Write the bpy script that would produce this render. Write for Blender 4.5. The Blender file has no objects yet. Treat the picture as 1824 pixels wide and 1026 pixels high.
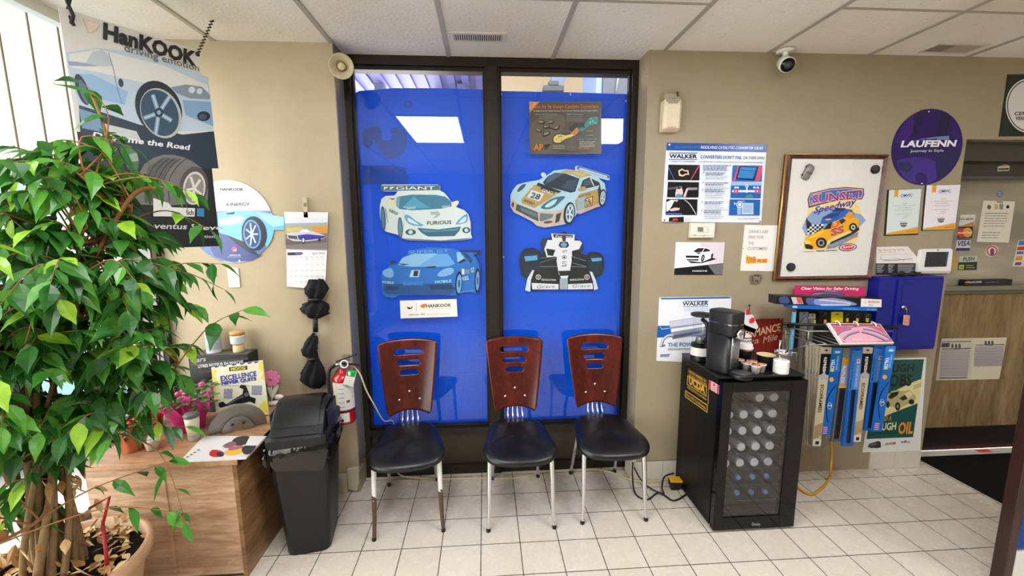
import bpy, bmesh, math, random
from mathutils import Vector, Matrix, Euler
random.seed(7)
PI = math.pi
S = bpy.context.scene
COL = S.collection

# ------------------------------------------------------------------ camera
CF, CYAW, CPIT, CROL, CH = 742.58, .0640, .1439, -.0056, 1.6287
_cy, _sy, _cp, _sp = math.cos(CYAW), math.sin(CYAW), math.cos(CPIT), math.sin(CPIT)
FW = Vector((_sy*_cp, _cy*_cp, -_sp)); RT = Vector((_cy, -_sy, 0)); UPV = RT.cross(FW)
_cr, _sr = math.cos(CROL), math.sin(CROL)
RT, UPV = RT*_cr + UPV*_sr, UPV*_cr - RT*_sr
CO = Vector((0, 0, CH))
cd = bpy.data.cameras.new('camera'); cam = bpy.data.objects.new('camera', cd); COL.objects.link(cam)
cd.sensor_width = 36; cd.lens = CF/1824*36; cd.clip_start = .02; cd.clip_end = 200
cam.matrix_world = Matrix(((RT.x, UPV.x, -FW.x, CO.x), (RT.y, UPV.y, -FW.y, CO.y), (RT.z, UPV.z, -FW.z, CO.z), (0, 0, 0, 1)))
S.camera = cam

# ------------------------------------------------------------------ world, light, exposure
S.view_settings.view_transform = 'Standard'; S.view_settings.look = 'None'
S.view_settings.gamma = 1; S.view_settings.use_curve_mapping = False
S.view_settings.exposure = 0.34
W = bpy.data.worlds.new('sky'); S.world = W; W.use_nodes = True
bg = W.node_tree.nodes['Background']; bg.inputs[0].default_value = (1, .975, .93, 1); bg.inputs[1].default_value = 6.5
S.cycles.max_bounces = 10; S.cycles.diffuse_bounces = 5; S.cycles.glossy_bounces = 4
S.cycles.transparent_max_bounces = 16; S.cycles.transmission_bounces = 6
S.cycles.caustics_reflective = False; S.cycles.caustics_refractive = False
S.cycles.sample_clamp_indirect = 6
try:
    S.cycles.use_denoising = True; S.cycles.denoiser = 'OPENIMAGEDENOISE'
except Exception: pass
LAMP_STRENGTH = 15.0

# ------------------------------------------------------------------ geometry of the room
YW = 2.455; H = 2.614; YF = 2.60; YG = 2.66; XL = -1.80; XLO = -1.97; XR = 3.6; YB = -2.6
def ray(x, y): return FW + RT*((x-912)/CF) - UPV*((y-513)/CF)
def at(x, y, X=None, Y=None, Z=None):
    """the point of a real plane of the room seen at a pixel of the photograph"""
    d = ray(x, y)
    t = X/d.x if X is not None else (Y/d.y if Y is not None else (Z-CH)/d.z)
    return CO + d*t

# ------------------------------------------------------------------ materials
def lin(c): return c/12.92 if c <= .04045 else ((c+.055)/1.055)**2.4
def rgb(h):
    if isinstance(h, str):
        h = h.lstrip('#'); return tuple(lin(int(h[i:i+2], 16)/255) for i in (0, 2, 4))
    return h
_M = {}
def mat(h, rough=.5, metal=0., spec=.5, vary=.06, scale=30, bump=0., coat=0., emit=0.):
    key = (h, rough, metal, spec, vary, scale, bump, coat, emit)
    if key in _M: return _M[key]
    m = bpy.data.materials.new('mat_%s' % str(h).strip('#')); m.use_nodes = True
    nt = m.node_tree; b = nt.nodes['Principled BSDF']; c = rgb(h)
    b.inputs['Roughness'].default_value = rough; b.inputs['Metallic'].default_value = metal
    b.inputs['Specular IOR Level'].default_value = spec; b.inputs['Coat Weight'].default_value = coat
    tc = nt.nodes.new('ShaderNodeTexCoord'); n = nt.nodes.new('ShaderNodeTexNoise'); n.inputs['Scale'].default_value = scale
    nt.links.new(tc.outputs['Object'], n.inputs['Vector'])
    mx = nt.nodes.new('ShaderNodeMix'); mx.data_type = 'RGBA'
    mx.inputs['A'].default_value = (*[max(0, v*(1-vary)) for v in c], 1); mx.inputs['B'].default_value = (*[min(1, v*(1+vary)) for v in c], 1)
    nt.links.new(n.outputs['Fac'], mx.inputs['Factor']); nt.links.new(mx.outputs['Result'], b.inputs['Base Color'])
    if bump:
        bp = nt.nodes.new('ShaderNodeBump'); bp.inputs['Strength'].default_value = bump; bp.inputs['Distance'].default_value = .002
        nt.links.new(n.outputs['Fac'], bp.inputs['Height']); nt.links.new(bp.outputs[0], b.inputs['Normal'])
    if emit:
        b.inputs['Emission Color'].default_value = (*c, 1); b.inputs['Emission Strength'].default_value = emit
    _M[key] = m; return m
def nodes_mat(name, rough=.5):
    m = bpy.data.materials.new(name); m.use_nodes = True; nt = m.node_tree; b = nt.nodes['Principled BSDF']
    b.inputs['Roughness'].default_value = rough
    return m, nt, b
def L(nt, a, b): nt.links.new(a, b)
def ramp(nt, fac, stops):
    r = nt.nodes.new('ShaderNodeValToRGB'); e = r.color_ramp.elements
    while len(e) < len(stops): e.new(.5)
    for k, (p, c) in enumerate(stops): e[k].position = p; e[k].color = (*rgb(c), 1)
    L(nt, fac, r.inputs[0]); return r
def coords(nt, scale=(1, 1, 1), rot=(0, 0, 0), kind='Object', loc=(0, 0, 0)):
    tc = nt.nodes.new('ShaderNodeTexCoord'); mp = nt.nodes.new('ShaderNodeMapping')
    mp.inputs['Scale'].default_value = scale; mp.inputs['Rotation'].default_value = rot; mp.inputs['Location'].default_value = loc
    L(nt, tc.outputs[kind], mp.inputs[0]); return mp.outputs[0]
def noise(nt, vec, scale, detail=3, rough=.5):
    n = nt.nodes.new('ShaderNodeTexNoise'); n.inputs['Scale'].default_value = scale; n.inputs['Detail'].default_value = detail
    n.inputs['Roughness'].default_value = rough; L(nt, vec, n.inputs['Vector']); return n.outputs['Fac']
def bumpn(nt, b, h, s, d=.002):
    bp = nt.nodes.new('ShaderNodeBump'); bp.inputs['Strength'].default_value = s; bp.inputs['Distance'].default_value = d
    L(nt, h, bp.inputs['Height']); L(nt, bp.outputs[0], b.inputs['Normal'])
def mixc(nt, fac, a, b, blend='MIX'):
    mx = nt.nodes.new('ShaderNodeMix'); mx.data_type = 'RGBA'; mx.blend_type = blend
    for sock, v in (('Factor', fac), ('A', a), ('B', b)):
        if hasattr(v, 'links') or hasattr(v, 'is_linked'): L(nt, v, mx.inputs[sock])
        elif sock == 'Factor': mx.inputs[sock].default_value = v
        else: mx.inputs[sock].default_value = (*rgb(v), 1)
    return mx.outputs['Result']
def wall_mat(name, c1, c2):
    m, nt, b = nodes_mat(name, .55); v = coords(nt)
    r = ramp(nt, noise(nt, v, 1.6, 4), [(.3, c1), (.7, c2)])
    n2 = noise(nt, v, 9, 5, .7)
    d = ramp(nt, n2, [(.30, '#eeebe2'), (.5, '#ffffff')])
    L(nt, mixc(nt, .35, r.outputs[0], d.outputs[0], 'MULTIPLY'), b.inputs['Base Color'])
    bumpn(nt, b, noise(nt, v, 180, 3), .25, .001); return m
M_WALL = wall_mat('paint_taupe', '#978a70', '#9f9278')
M_WALL_DAYLIT = wall_mat('paint_taupe_daylit', '#a5967a', '#ad9e82')  # same taupe paint, colour lightened to paint in the window daylight
def tile_mat():
    m, nt, b = nodes_mat('floor_tiles', .22)
    tc = nt.nodes.new('ShaderNodeTexCoord'); mp = nt.nodes.new('ShaderNodeMapping')
    t = .2032
    mp.inputs['Location'].default_value = (.043/t, -2.568/t + 1, 0); mp.inputs['Scale'].default_value = (1/t, 1/t, 1)
    L(nt, tc.outputs['Object'], mp.inputs[0])
    br = nt.nodes.new('ShaderNodeTexBrick'); br.offset = 0; br.squash = 1
    br.inputs['Scale'].default_value = 1; br.inputs['Brick Width'].default_value = 1; br.inputs['Row Height'].default_value = 1
    br.inputs['Mortar Size'].default_value = .011; br.inputs['Mortar Smooth'].default_value = .1
    br.inputs['Color1'].default_value = (*rgb('#d0c6b6'), 1); br.inputs['Color2'].default_value = (*rgb('#d6ccbc'), 1)
    br.inputs['Mortar'].default_value = (*rgb('#413c35'), 1); L(nt, mp.outputs[0], br.inputs['Vector'])
    v = coords(nt); r = ramp(nt, noise(nt, v, 5, 6, .65), [(.3, '#f6f3ee'), (.62, '#ffffff')])
    L(nt, mixc(nt, .4, br.outputs['Color'], r.outputs[0], 'MULTIPLY'), b.inputs['Base Color'])
    inv = nt.nodes.new('ShaderNodeMath'); inv.operation = 'SUBTRACT'; inv.inputs[0].default_value = 1; L(nt, br.outputs['Fac'], inv.inputs[1])
    bumpn(nt, b, inv.outputs[0], .6, .002)
    rr = nt.nodes.new('ShaderNodeMapRange'); rr.inputs['To Min'].default_value = .18; rr.inputs['To Max'].default_value = .36
    L(nt, noise(nt, v, 14, 4), rr.inputs['Value']); L(nt, rr.outputs[0], b.inputs['Roughness']); return m
def ceil_mat():
    m, nt, b = nodes_mat('acoustic_tile', .9); v = coords(nt)
    vo = nt.nodes.new('ShaderNodeTexVoronoi'); vo.inputs['Scale'].default_value = 75; L(nt, v, vo.inputs['Vector'])
    n = noise(nt, v, 28, 2)
    ad = nt.nodes.new('ShaderNodeMath'); ad.operation = 'ADD'; L(nt, vo.outputs['Distance'], ad.inputs[0])
    mu = nt.nodes.new('ShaderNodeMath'); mu.operation = 'MULTIPLY'; mu.inputs[1].default_value = .55; L(nt, n, mu.inputs[0]); L(nt, mu.outputs[0], ad.inputs[1])
    r = ramp(nt, ad.outputs[0], [(.30, '#a8a093'), (.37, '#f3efe9')])
    st = ramp(nt, noise(nt, v, 1.1, 3), [(.35, '#ede6dc'), (.65, '#ffffff')])
    L(nt, mixc(nt, 1., r.outputs[0], st.outputs[0], 'MULTIPLY'), b.inputs['Base Color'])
    bumpn(nt, b, ad.outputs[0], .5, .002); return m
def wood_mat(name, a, b_, c, scale=(1, 1, 1), rough=.45, sc=6):
    m, nt, b = nodes_mat(name, rough); v = coords(nt, scale)
    n1 = noise(nt, v, sc, 6, .6)
    wv = nt.nodes.new('ShaderNodeTexNoise'); wv.inputs['Scale'].default_value = sc*3.3; wv.inputs['Detail'].default_value = 4
    wv.inputs['Distortion'].default_value = 1.3; L(nt, v, wv.inputs['Vector'])
    r1 = ramp(nt, n1, [(.28, a), (.5, b_), (.72, c)]); r2 = ramp(nt, wv.outputs['Fac'], [(.35, '#b8a08a'), (.6, '#ffffff')])
    L(nt, mixc(nt, .55, r1.outputs[0], r2.outputs[0], 'MULTIPLY'), b.inputs['Base Color']); return m
M_BRONZE = mat('#28231c', .42, .3, .4, .15, 20)
M_CHROME = mat('#d8dade', .14, 1., .5, .03)
M_STEEL = mat('#a9abad', .35, .9, .5, .08, 60)
M_BLACK = mat('#0c0c0e', .38, 0, .4, .1, 60)
M_BLACKG = mat('#060607', .1, 0, .3, .05)
M_BLACKM = mat('#15161a', .5, 0, .4, .12, 80, .15)
M_WHITE = mat('#e9e7e2', .4)
M_CREAM = mat('#dccfae', .4)
def glass_mat(name, tint=(1, 1, 1), rough=0., ior=1.5, gloss_extra=0.):
    m = bpy.data.materials.new(name); m.use_nodes = True; nt = m.node_tree; nt.nodes.clear()
    o = nt.nodes.new('ShaderNodeOutputMaterial'); tr = nt.nodes.new('ShaderNodeBsdfTransparent'); gl = nt.nodes.new('ShaderNodeBsdfGlossy')
    tr.inputs[0].default_value = (*tint, 1); gl.inputs['Roughness'].default_value = rough
    lw = nt.nodes.new('ShaderNodeLayerWeight'); lw.inputs[0].default_value = .5
    pw = nt.nodes.new('ShaderNodeMath'); pw.operation = 'POWER'; pw.inputs[1].default_value = 5; L(nt, lw.outputs['Facing'], pw.inputs[0])
    ad = nt.nodes.new('ShaderNodeMapRange'); ad.inputs['To Min'].default_value = .045+gloss_extra; ad.inputs['To Max'].default_value = 1; L(nt, pw.outputs[0], ad.inputs['Value'])
    mx = nt.nodes.new('ShaderNodeMixShader'); L(nt, ad.outputs[0], mx.inputs[0]); L(nt, tr.outputs[0], mx.inputs[1]); L(nt, gl.outputs[0], mx.inputs[2])
    L(nt, mx.outputs[0], o.inputs[0]); return m
M_GLASS = glass_mat('clear_glass', (.97, .985, .98)); M_GLASSW = glass_mat('window_glass', (.96, .97, .98), 0, 1.5, .0)
M_GLASSD = glass_mat('smoked_glass', (.86, .87, .88), 0, 1.5, .015)

# ------------------------------------------------------------------ mesh builder
class MB:
    def __init__(s): s.v = []; s.f = []; s.m = []; s.mats = []; s.cur = 0; s.sm = []; s.smooth = False
    def use(s, m):
        if isinstance(m, str): m = mat(m)
        if m not in s.mats: s.mats.append(m)
        s.cur = s.mats.index(m); return s
    def add(s, vs, fs, M=None):
        b = len(s.v)
        s.v += [tuple((M @ Vector(p)) if M else p) for p in vs]
        for f in fs: s.f.append([b+i for i in f]); s.m.append(s.cur); s.sm.append(s.smooth)
        return s
    def box(s, c, d, rz=0, M=None):
        x, y, z = d[0]/2, d[1]/2, d[2]/2
        vs = [(-x, -y, -z), (x, -y, -z), (x, y, -z), (-x, y, -z), (-x, -y, z), (x, -y, z), (x, y, z), (-x, y, z)]
        T = Matrix.Translation(c) @ Matrix.Rotation(rz, 4, 'Z')
        if M: T = Matrix.Translation(c) @ M
        return s.add(vs, [(3, 2, 1, 0), (4, 5, 6, 7), (0, 1, 5, 4), (1, 2, 6, 5), (2, 3, 7, 6), (3, 0, 4, 7)], T)
    def bx(s, x0, x1, y0, y1, z0, z1): return s.box(((x0+x1)/2, (y0+y1)/2, (z0+z1)/2), (abs(x1-x0), abs(y1-y0), abs(z1-z0)))
    def rings(s, R, cap=True, closed=True, M=None):
        n = len(R[0]); vs = [p for r in R for p in r]; fs = []
        for k in range(len(R)-1):
            for i in range(n if closed else n-1):
                j = (i+1) % n; fs.append((k*n+i, k*n+j, (k+1)*n+j, (k+1)*n+i))
        if cap: fs.append(tuple(range(n-1, -1, -1))); fs.append(tuple((len(R)-1)*n+i for i in range(n)))
        return s.add(vs, fs, M)
    def lathe(s, prof, c=(0, 0, 0), n=24, M=None, cap=True, sx=1, sy=1):
        R = [[(c[0]+sx*r*math.cos(2*PI*i/n), c[1]+sy*r*math.sin(2*PI*i/n), c[2]+z) for i in range(n)] for r, z in prof]
        o = s.smooth; s.smooth = True; s.rings(R, cap, True, M); s.smooth = o; return s
    def cyl(s, a, b, r0, r1=None, n=16, cap=True): return s.tube([a, b], [r0, r0 if r1 is None else r1], n, cap)
    def tube(s, P, r, n=10, cap=True):
        P = [Vector(p) for p in P]
        if not isinstance(r, (list, tuple)): r = [r]*len(P)
        R = []; up = None
        for i, p in enumerate(P):
            t = (P[min(i+1, len(P)-1)] - P[max(i-1, 0)]).normalized()
            if up is None: up = Vector((0, 0, 1)) if abs(t.z) < .9 else Vector((1, 0, 0))
            a = t.cross(up).normalized(); b = a.cross(t).normalized(); up = b
            R.append([tuple(p + (a*math.cos(2*PI*k/n) + b*math.sin(2*PI*k/n))*r[i]) for k in range(n)])
        o = s.smooth; s.smooth = True; s.rings(R, cap); s.smooth = o; return s
    def prism(s, pts, O, U, V, N, th):
        """outline pts (u,v) in the plane O,U,V, thickness th along -N"""
        O, U, V, N = Vector(O), Vector(U), Vector(V), Vector(N); n = len(pts)
        A = sum(pts[i][0]*pts[(i+1) % n][1]-pts[(i+1) % n][0]*pts[i][1] for i in range(n))
        if (A < 0) != (U.cross(V).dot(N) < 0): pts = pts[::-1]
        a = [tuple(O+U*u+V*v) for u, v in pts]; b = [tuple(O+U*u+V*v-N*th) for u, v in pts]
        return s.add(a+b, [tuple(range(n)), tuple(range(2*n-1, n-1, -1))] + [(i, n+i, n+(i+1) % n, (i+1) % n) for i in range(n)])
    def ball(s, c, r, n=12, M=None):
        rx, ry, rz = (r, r, r) if not isinstance(r, (tuple, list)) else r
        pr = [(max(.001, math.sin(PI*k/n)), -math.cos(PI*k/n)) for k in range(n+1)]
        R = [[(q*rx*math.cos(2*PI*i/(2*n)), q*ry*math.sin(2*PI*i/(2*n)), z*rz) for i in range(2*n)] for q, z in pr]
        T = Matrix.Translation(c) @ (M or Matrix())
        o = s.smooth; s.smooth = True; s.rings(R, True, True, T); s.smooth = o; return s
    def build(s, name, parent=None, bevel=0, seg=2, origin=None, weld=False):
        me = bpy.data.meshes.new(name)
        if origin is None and parent is None:
            xs = [p[0] for p in s.v]; ys = [p[1] for p in s.v]; zs = [p[2] for p in s.v]
            origin = ((min(xs)+max(xs))/2, (min(ys)+max(ys))/2, min(zs))
        o0 = Vector(origin) if origin is not None else world_loc(parent)
        me.from_pydata([(p[0]-o0.x, p[1]-o0.y, p[2]-o0.z) for p in s.v], [], s.f)
        for m in s.mats: me.materials.append(m)
        me.polygons.foreach_set('material_index', s.m); me.polygons.foreach_set('use_smooth', s.sm)
        me.validate(clean_customdata=False); me.update()
        ob = bpy.data.objects.new(name, me); COL.objects.link(ob)
        if parent is not None:
            ob.parent = parent
            if origin is not None: ob.location = o0 - world_loc(parent)
        else: ob.location = o0
        if bevel:
            b = ob.modifiers.new('bevel', 'BEVEL'); b.width = bevel; b.segments = seg; b.limit_method = 'ANGLE'; b.angle_limit = .6
            b.harden_normals = False
        return ob
def world_loc(o):
    l = Vector((0, 0, 0))
    while o is not None: l = l + o.location; o = o.parent
    return l
def T(o, label, cat, group=None):
    o['label'] = label; o['category'] = cat
    if group: o['group'] = group
    return o
def E(name, loc, label, cat, group=None, rz=0):
    o = bpy.data.objects.new(name, None); o.empty_display_size = .05; COL.objects.link(o); o.location = loc; o.rotation_euler = (0, 0, rz)
    return T(o, label, cat, group)
def ST(o): o['kind'] = 'structure'; return o
def dup(root, loc, rz, label=None):
    def cp(o, par):
        c = o.copy(); COL.objects.link(c)
        if par is not None: c.parent = par
        for ch in [q for q in ALLC(o)]: cp(ch, c)
        return c
    r = cp(root, None); r.location = loc; r.rotation_euler = (0, 0, rz)
    if label: r['label'] = label
    return r
def ALLC(o): return [q for q in bpy.data.objects if q.parent is o]

def smooth_pts(pts, k=4):
    n = len(pts); out = []
    for i in range(n):
        p0, p1, p2, p3 = pts[(i-1) % n], pts[i], pts[(i+1) % n], pts[(i+2) % n]
        for j in range(k):
            t = j/k; out.append(tuple(.5*((2*p1[a]) + (-p0[a]+p2[a])*t + (2*p0[a]-5*p1[a]+4*p2[a]-p3[a])*t*t + (-p0[a]+3*p1[a]-3*p2[a]+p3[a])*t**3) for a in (0, 1)))
    return out
def smooth_line(P, k=5):
    P = [Vector(p) for p in P]; out = []
    for i in range(len(P)-1):
        p0, p1, p2, p3 = P[max(i-1, 0)], P[i], P[i+1], P[min(i+2, len(P)-1)]
        for j in range(k):
            t = j/k; out.append(.5*((2*p1) + (-p0+p2)*t + (2*p0-5*p1+4*p2-p3)*t*t + (-p0+3*p1-3*p2+p3)*t**3))
    out.append(P[-1]); return out

_TXT = {}
def text_mesh(s, bold=0.):
    k = (s, bold)
    bold *= .45
    if k not in _TXT:
        cu = bpy.data.curves.new('t', 'FONT'); cu.body = s; cu.resolution_u = 2; cu.offset = bold; cu.size = 1
        ob = bpy.data.objects.new('t', cu); COL.objects.link(ob)
        dg = bpy.context.evaluated_depsgraph_get(); me = bpy.data.meshes.new_from_object(ob.evaluated_get(dg))
        vs = [tuple(v.co) for v in me.vertices]; fs = [tuple(p.vertices) for p in me.polygons]
        bpy.data.objects.remove(ob); bpy.data.curves.remove(cu); bpy.data.meshes.remove(me)
        _TXT[k] = (vs, fs)
    return _TXT[k]
STEP = .00012
class Art(MB):
    """printed artwork on a real flat board: base outline plus thin ink layers, all one mesh"""
    def __init__(s, O=None, U=(1, 0, 0), V=(0, 0, 1), Y=None, rough=.45, spec=.5, gain=1.):
        super().__init__()
        s.O = Vector(O) if O is not None else Vector((0, Y, 0)); s.U = Vector(U).normalized(); s.V = Vector(V).normalized()
        s.N = s.U.cross(s.V)
        if s.N.dot(CO-s.O) < 0: s.N = -s.N
        s.k = 1; s.ox = s.oy = 0; s.lay = 0; s.rough = rough; s.spec = spec; s.gain = gain
    def zoom(s, k, ox, oy): s.k, s.ox, s.oy = k, ox, oy; return s
    def P(s, x, y):
        d = ray(s.ox+x/s.k, s.oy+y/s.k); t = (s.O-CO).dot(s.N)/d.dot(s.N); q = CO+d*t-s.O
        return (q.dot(s.U), q.dot(s.V))
    def c(s, h):
        if isinstance(h, str) and s.gain != 1: h = tuple(min(.93, v*s.gain) for v in rgb(h))
        s.use(mat(h, s.rough, 0, s.spec, .03) if isinstance(h, (str, tuple)) else h); return s
    def flat(s, uv):
        s.lay += 1; d = s.lay*STEP
        o = s.O+s.N*d; n = len(uv)
        A = sum(uv[i][0]*uv[(i+1) % n][1]-uv[(i+1) % n][0]*uv[i][1] for i in range(n))
        if (A < 0) != (s.U.cross(s.V).dot(s.N) < 0): uv = uv[::-1]
        return s.add([tuple(o+s.U*u+s.V*v) for u, v in uv], [tuple(range(n))])
    def board(s, pts, h, th=.003, sm=0, raw=False):
        uv = pts if raw else [s.P(*p) for p in pts]
        if sm: uv = smooth_pts(uv, sm)
        s.c(h); s.prism(uv, s.O, s.U, s.V, s.N, th); return s
    def poly(s, pts, h, sm=0):
        uv = [s.P(*p) for p in pts]
        if sm: uv = smooth_pts(uv, sm)
        s.c(h); return s.flat(uv)
    def rect(s, x0, y0, x1, y1, h): return s.poly([(x0, y0), (x1, y0), (x1, y1), (x0, y1)], h)
    def ell(s, cx, cy, rx, ry, h, n=24, rot=0):
        cr, sr = math.cos(rot), math.sin(rot)
        return s.poly([(cx+rx*math.cos(2*PI*i/n)*cr-ry*math.sin(2*PI*i/n)*sr, cy+rx*math.cos(2*PI*i/n)*sr+ry*math.sin(2*PI*i/n)*cr) for i in range(n)], h)
    def line(s, pts, w, h, sm=0):
        if sm:
            q = smooth_line([(x, y, 0) for x, y in pts], sm); pts = [(p.x, p.y) for p in q]
        L_, R_ = [], []
        for i, p in enumerate(pts):
            a = pts[max(i-1, 0)]; b = pts[min(i+1, len(pts)-1)]; dx, dy = b[0]-a[0], b[1]-a[1]; l = math.hypot(dx, dy) or 1
            L_.append((p[0]-dy/l*w/2, p[1]+dx/l*w/2)); R_.append((p[0]+dy/l*w/2, p[1]-dx/l*w/2))
        return s.poly(L_+R_[::-1], h)
    def ring(s, cx, cy, rx, ry, w, h, h2):
        s.ell(cx, cy, rx, ry, h); return s.ell(cx, cy, rx-w, ry-w, h2)
    def lines(s, x0, y0, x1, y1, n, w, h, ragged=.2):
        rnd = random.Random(int(x0*7+y0*13+n))
        for i in range(n):
            y = y0+(y1-y0)*i/max(1, n-1); e = x1-(x1-x0)*ragged*rnd.random(); x = x0
            while x < e:
                l = (x1-x0)*(.06+.12*rnd.random()); x2 = min(e, x+l)
                s.rect(x, y-w/2, x2, y+w/2, h); s.lay -= 1
                x = x2+(x1-x0)*.018
            s.lay += 1 if i == n-1 else 0
        return s
    def text(s, t, p1, p2, h, col, bold=.01, shear=0., ref=.70, vert=False):
        vs, fs = text_mesh(t, bold)
        if not vs: return s
        x0 = min(v[0] for v in vs); x1 = max(v[0] for v in vs)
        a = Vector(s.P(*p1)); b = Vector(s.P(*p2)); c = Vector(s.P(p1[0]+(h if vert else 0), p1[1]-(0 if vert else h))); hl = abs((c-a).length)
        e = (b-a); w = e.length; e = e.normalized(); up = Vector((-e.y, e.x))
        if up.dot(c-a) < 0: up = -up
        s.lay += 1; o = s.O+s.N*(s.lay*STEP); s.c(col)
        out = []
        for v in vs:
            X = (v[0]-x0)/(x1-x0)*w; Y = v[1]/ref*hl
            q = a+e*(X+shear*Y)+up*Y; out.append(tuple(o+s.U*q.x+s.V*q.y))
        flip = (s.U.cross(s.V).dot(s.N) < 0) != (e.x*up.y-e.y*up.x < 0)
        return s.add(out, [f[::-1] for f in fs] if flip else fs)
def wallart(name, label, cat, fn, Y=YW-.004, group=None, **k):
    a = Art(Y=Y, **k); fn(a); return T(a.build(name), label, cat, group)

# ================================================================== SETTING
b = MB().use(tile_mat()); b.bx(XLO-.05, XR+1.2, YB, 5.6, -.05, 0); ST(b.build('floor', origin=(0, 0, 0)))
b = MB().use(ceil_mat()); b.bx(XLO, XR+1.2, YB, YG+.02, H, H+.04); ST(b.build('ceiling', origin=(0, 0, 0)))
b = MB().use(M_WALL_DAYLIT); b.bx(XL, -.80, YW, YG+.04, 0, H); b.bx(XLO, XL, YW+.0, YG+.04, 0, H); ST(b.build('wall_back_left', origin=(0, YW, 0)))
DX0 = 2.935
b = MB().use(M_WALL); b.bx(.937, DX0, YW, YG+.04, 0, H); b.bx(DX0, XR+1.2, YW, YG+.04, 2.145, H); ST(b.build('wall_back_right', origin=(0, YW, 0)))
b = MB().use(mat('#b8ad94', .6)); b.bx(XR+1.2, XR+1.3, YB, YG+.04, 0, H); ST(b.build('wall_right'))
b = MB().use(mat('#b8ad94', .6)); b.bx(XLO, XR+1.2, YB-.1, YB, 0, H); ST(b.build('wall_front'))
# left wall with the long shop window
b = MB().use(M_WALL_DAYLIT); b.bx(XLO, XL, YB, YW, 0, .26); b.bx(XLO, XL, YB, -1.6, .26, H); ST(b.build('wall_left'))
b = MB().use(mat('#d9d7d0', .35, .2)); 
b.bx(XLO, XLO+.05, -1.6, 2.44, .26, .30); b.bx(XLO, XLO+.05, -1.6, 2.44, H-.05, H)
for y in (-1.57, -.25, 1.08, 2.42): b.bx(XLO, XLO+.05, y-.022, y+.022, .30, H-.05)
wl = ST(b.build('window_2', origin=(XLO, 0, .26)))
b = MB().use(M_GLASS); b.bx(XLO+.02, XLO+.026, -1.6, 2.44, .29, H-.04); b.build('pane', wl)
b = MB().use(mat('#8d8c88', .4)); b.bx(XLO+.05, XL-.03, YW-.045, YW-.003, .262, H-.01); b.use(M_BRONZE).bx(XL-.03, XL-.004, YW-.04, YW-.003, .262, H-.01); ST(b.build('trim_1'))
b = MB().use(mat('#1f1b17', .5)); b.bx(XLO, XLO+.02, -1.6, 2.44, H-.012, H-.004); ST(b.build('trim_2'))
# ceiling grid
TX0 = -.8036; TR = [(-.80+.012, -.19-.012), (1.02+.012, 1.63-.012)]
b = MB().use(mat('#aaa49b', .5))
xs = [TX0+.6096*k for k in range(-1, 10)]
for x in xs: b.bx(x-.012, x+.012, YB, YG, H-.005, H-.0005)
for k in range(-1, 9):
    x0, x1 = TX0+.6096*k, TX0+.6096*(k+1)
    for y in ((.222, 1.441, -2.2, -1.) if k in (0, 3) else (1.965, .746, -.473, -1.69)): b.bx(x0+.012, x1-.012, y-.008, y+.008, H-.003, H-.0005)
ST(b.build('trim_3', origin=(0, 0, H)))
# ceiling light panels
M_LAMP = mat('#f4f6ff', .4, emit=LAMP_STRENGTH)
def troffer(x0, x1, y0, y1, lab):
    r = E('ceiling_light', ((x0+x1)/2, (y0+y1)/2, H-.008), lab, 'ceiling light', 'ceiling light panels behind the viewer')
    f = MB().use(mat('#e8e8e6', .5)); f.bx(x0, x1, y0, y0+.02, H-.008, H-.001); f.bx(x0, x1, y1-.02, y1, H-.008, H-.001); f.bx(x0, x0+.02, y0, y1, H-.008, H-.001); f.bx(x1-.02, x1, y0, y1, H-.008, H-.001)
    f.build('frame', r); d = MB().use(M_LAMP); d.bx(x0+.02, x1-.02, y0+.02, y1-.02, H-.006, H-.002); d.build('diffuser', r)
troffer(-.79, -.205, .235, 1.43, 'flat white ceiling light panel reflected in the left blue window pane')
troffer(1.03, 1.62, .235, 1.43, 'flat white ceiling light panel reflected in the right blue window pane')
troffer(2.86, 3.44, -.46, .74, 'unseen white ceiling light panel added at the right to light the room')  # out-of-view panel, added for room light where the glass doesn't mirror it
# window 1 frame
b = MB().use(M_BRONZE)
b.bx(-.80, -.762, YF, YG+.03, 0, H); b.bx(.90, .937, YF, YG+.03, 0, H)
b.bx(-.762, .90, YF, YG+.03, 2.562, H); b.bx(-.762, .90, YF+.02, YG+.03, 2.54, 2.562)
b.bx(.012, .10, YF, YG+.03, 0, 2.562); b.bx(.026, .086, YF-.012, YF, 0, 2.562)
b.bx(-.762, .012, YF, YG+.03, .0, .06); b.bx(.10, .90, YF, YG+.03, .0, .06)
b.bx(-.762, .012, YF+.0, YG+.03, .285, .325); b.bx(.10, .90, YF+.0, YG+.03, .285, .325)
b.use(mat('#3c362c', .4, .3)); b.bx(-.762, .012, YF+.03, YG+.03, .06, .285); b.bx(.10, .90, YF+.03, YG+.03, .06, .285)
b.use(M_BRONZE)
for x0, x1 in ((-.762, .012), (.10, .90)):
    b.bx(x0, x0+.012, YF+.03, YG+.005, .325, 2.54); b.bx(x1-.012, x1, YF+.03, YG+.005, .325, 2.54); b.bx(x0, x1, YF+.03, YG+.005, .325, .337)
w1 = ST(b.build('window_1', origin=(0, YF, 0), bevel=.002))
b = MB().use(M_GLASSW); b.bx(-.752, .004, YG, YG+.005, .33, 2.545); b.build('pane', w1)
b = MB().use(M_GLASSW); b.bx(.108, .892, YG, YG+.005, .33, 2.545); b.build('pane', w1)
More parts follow.
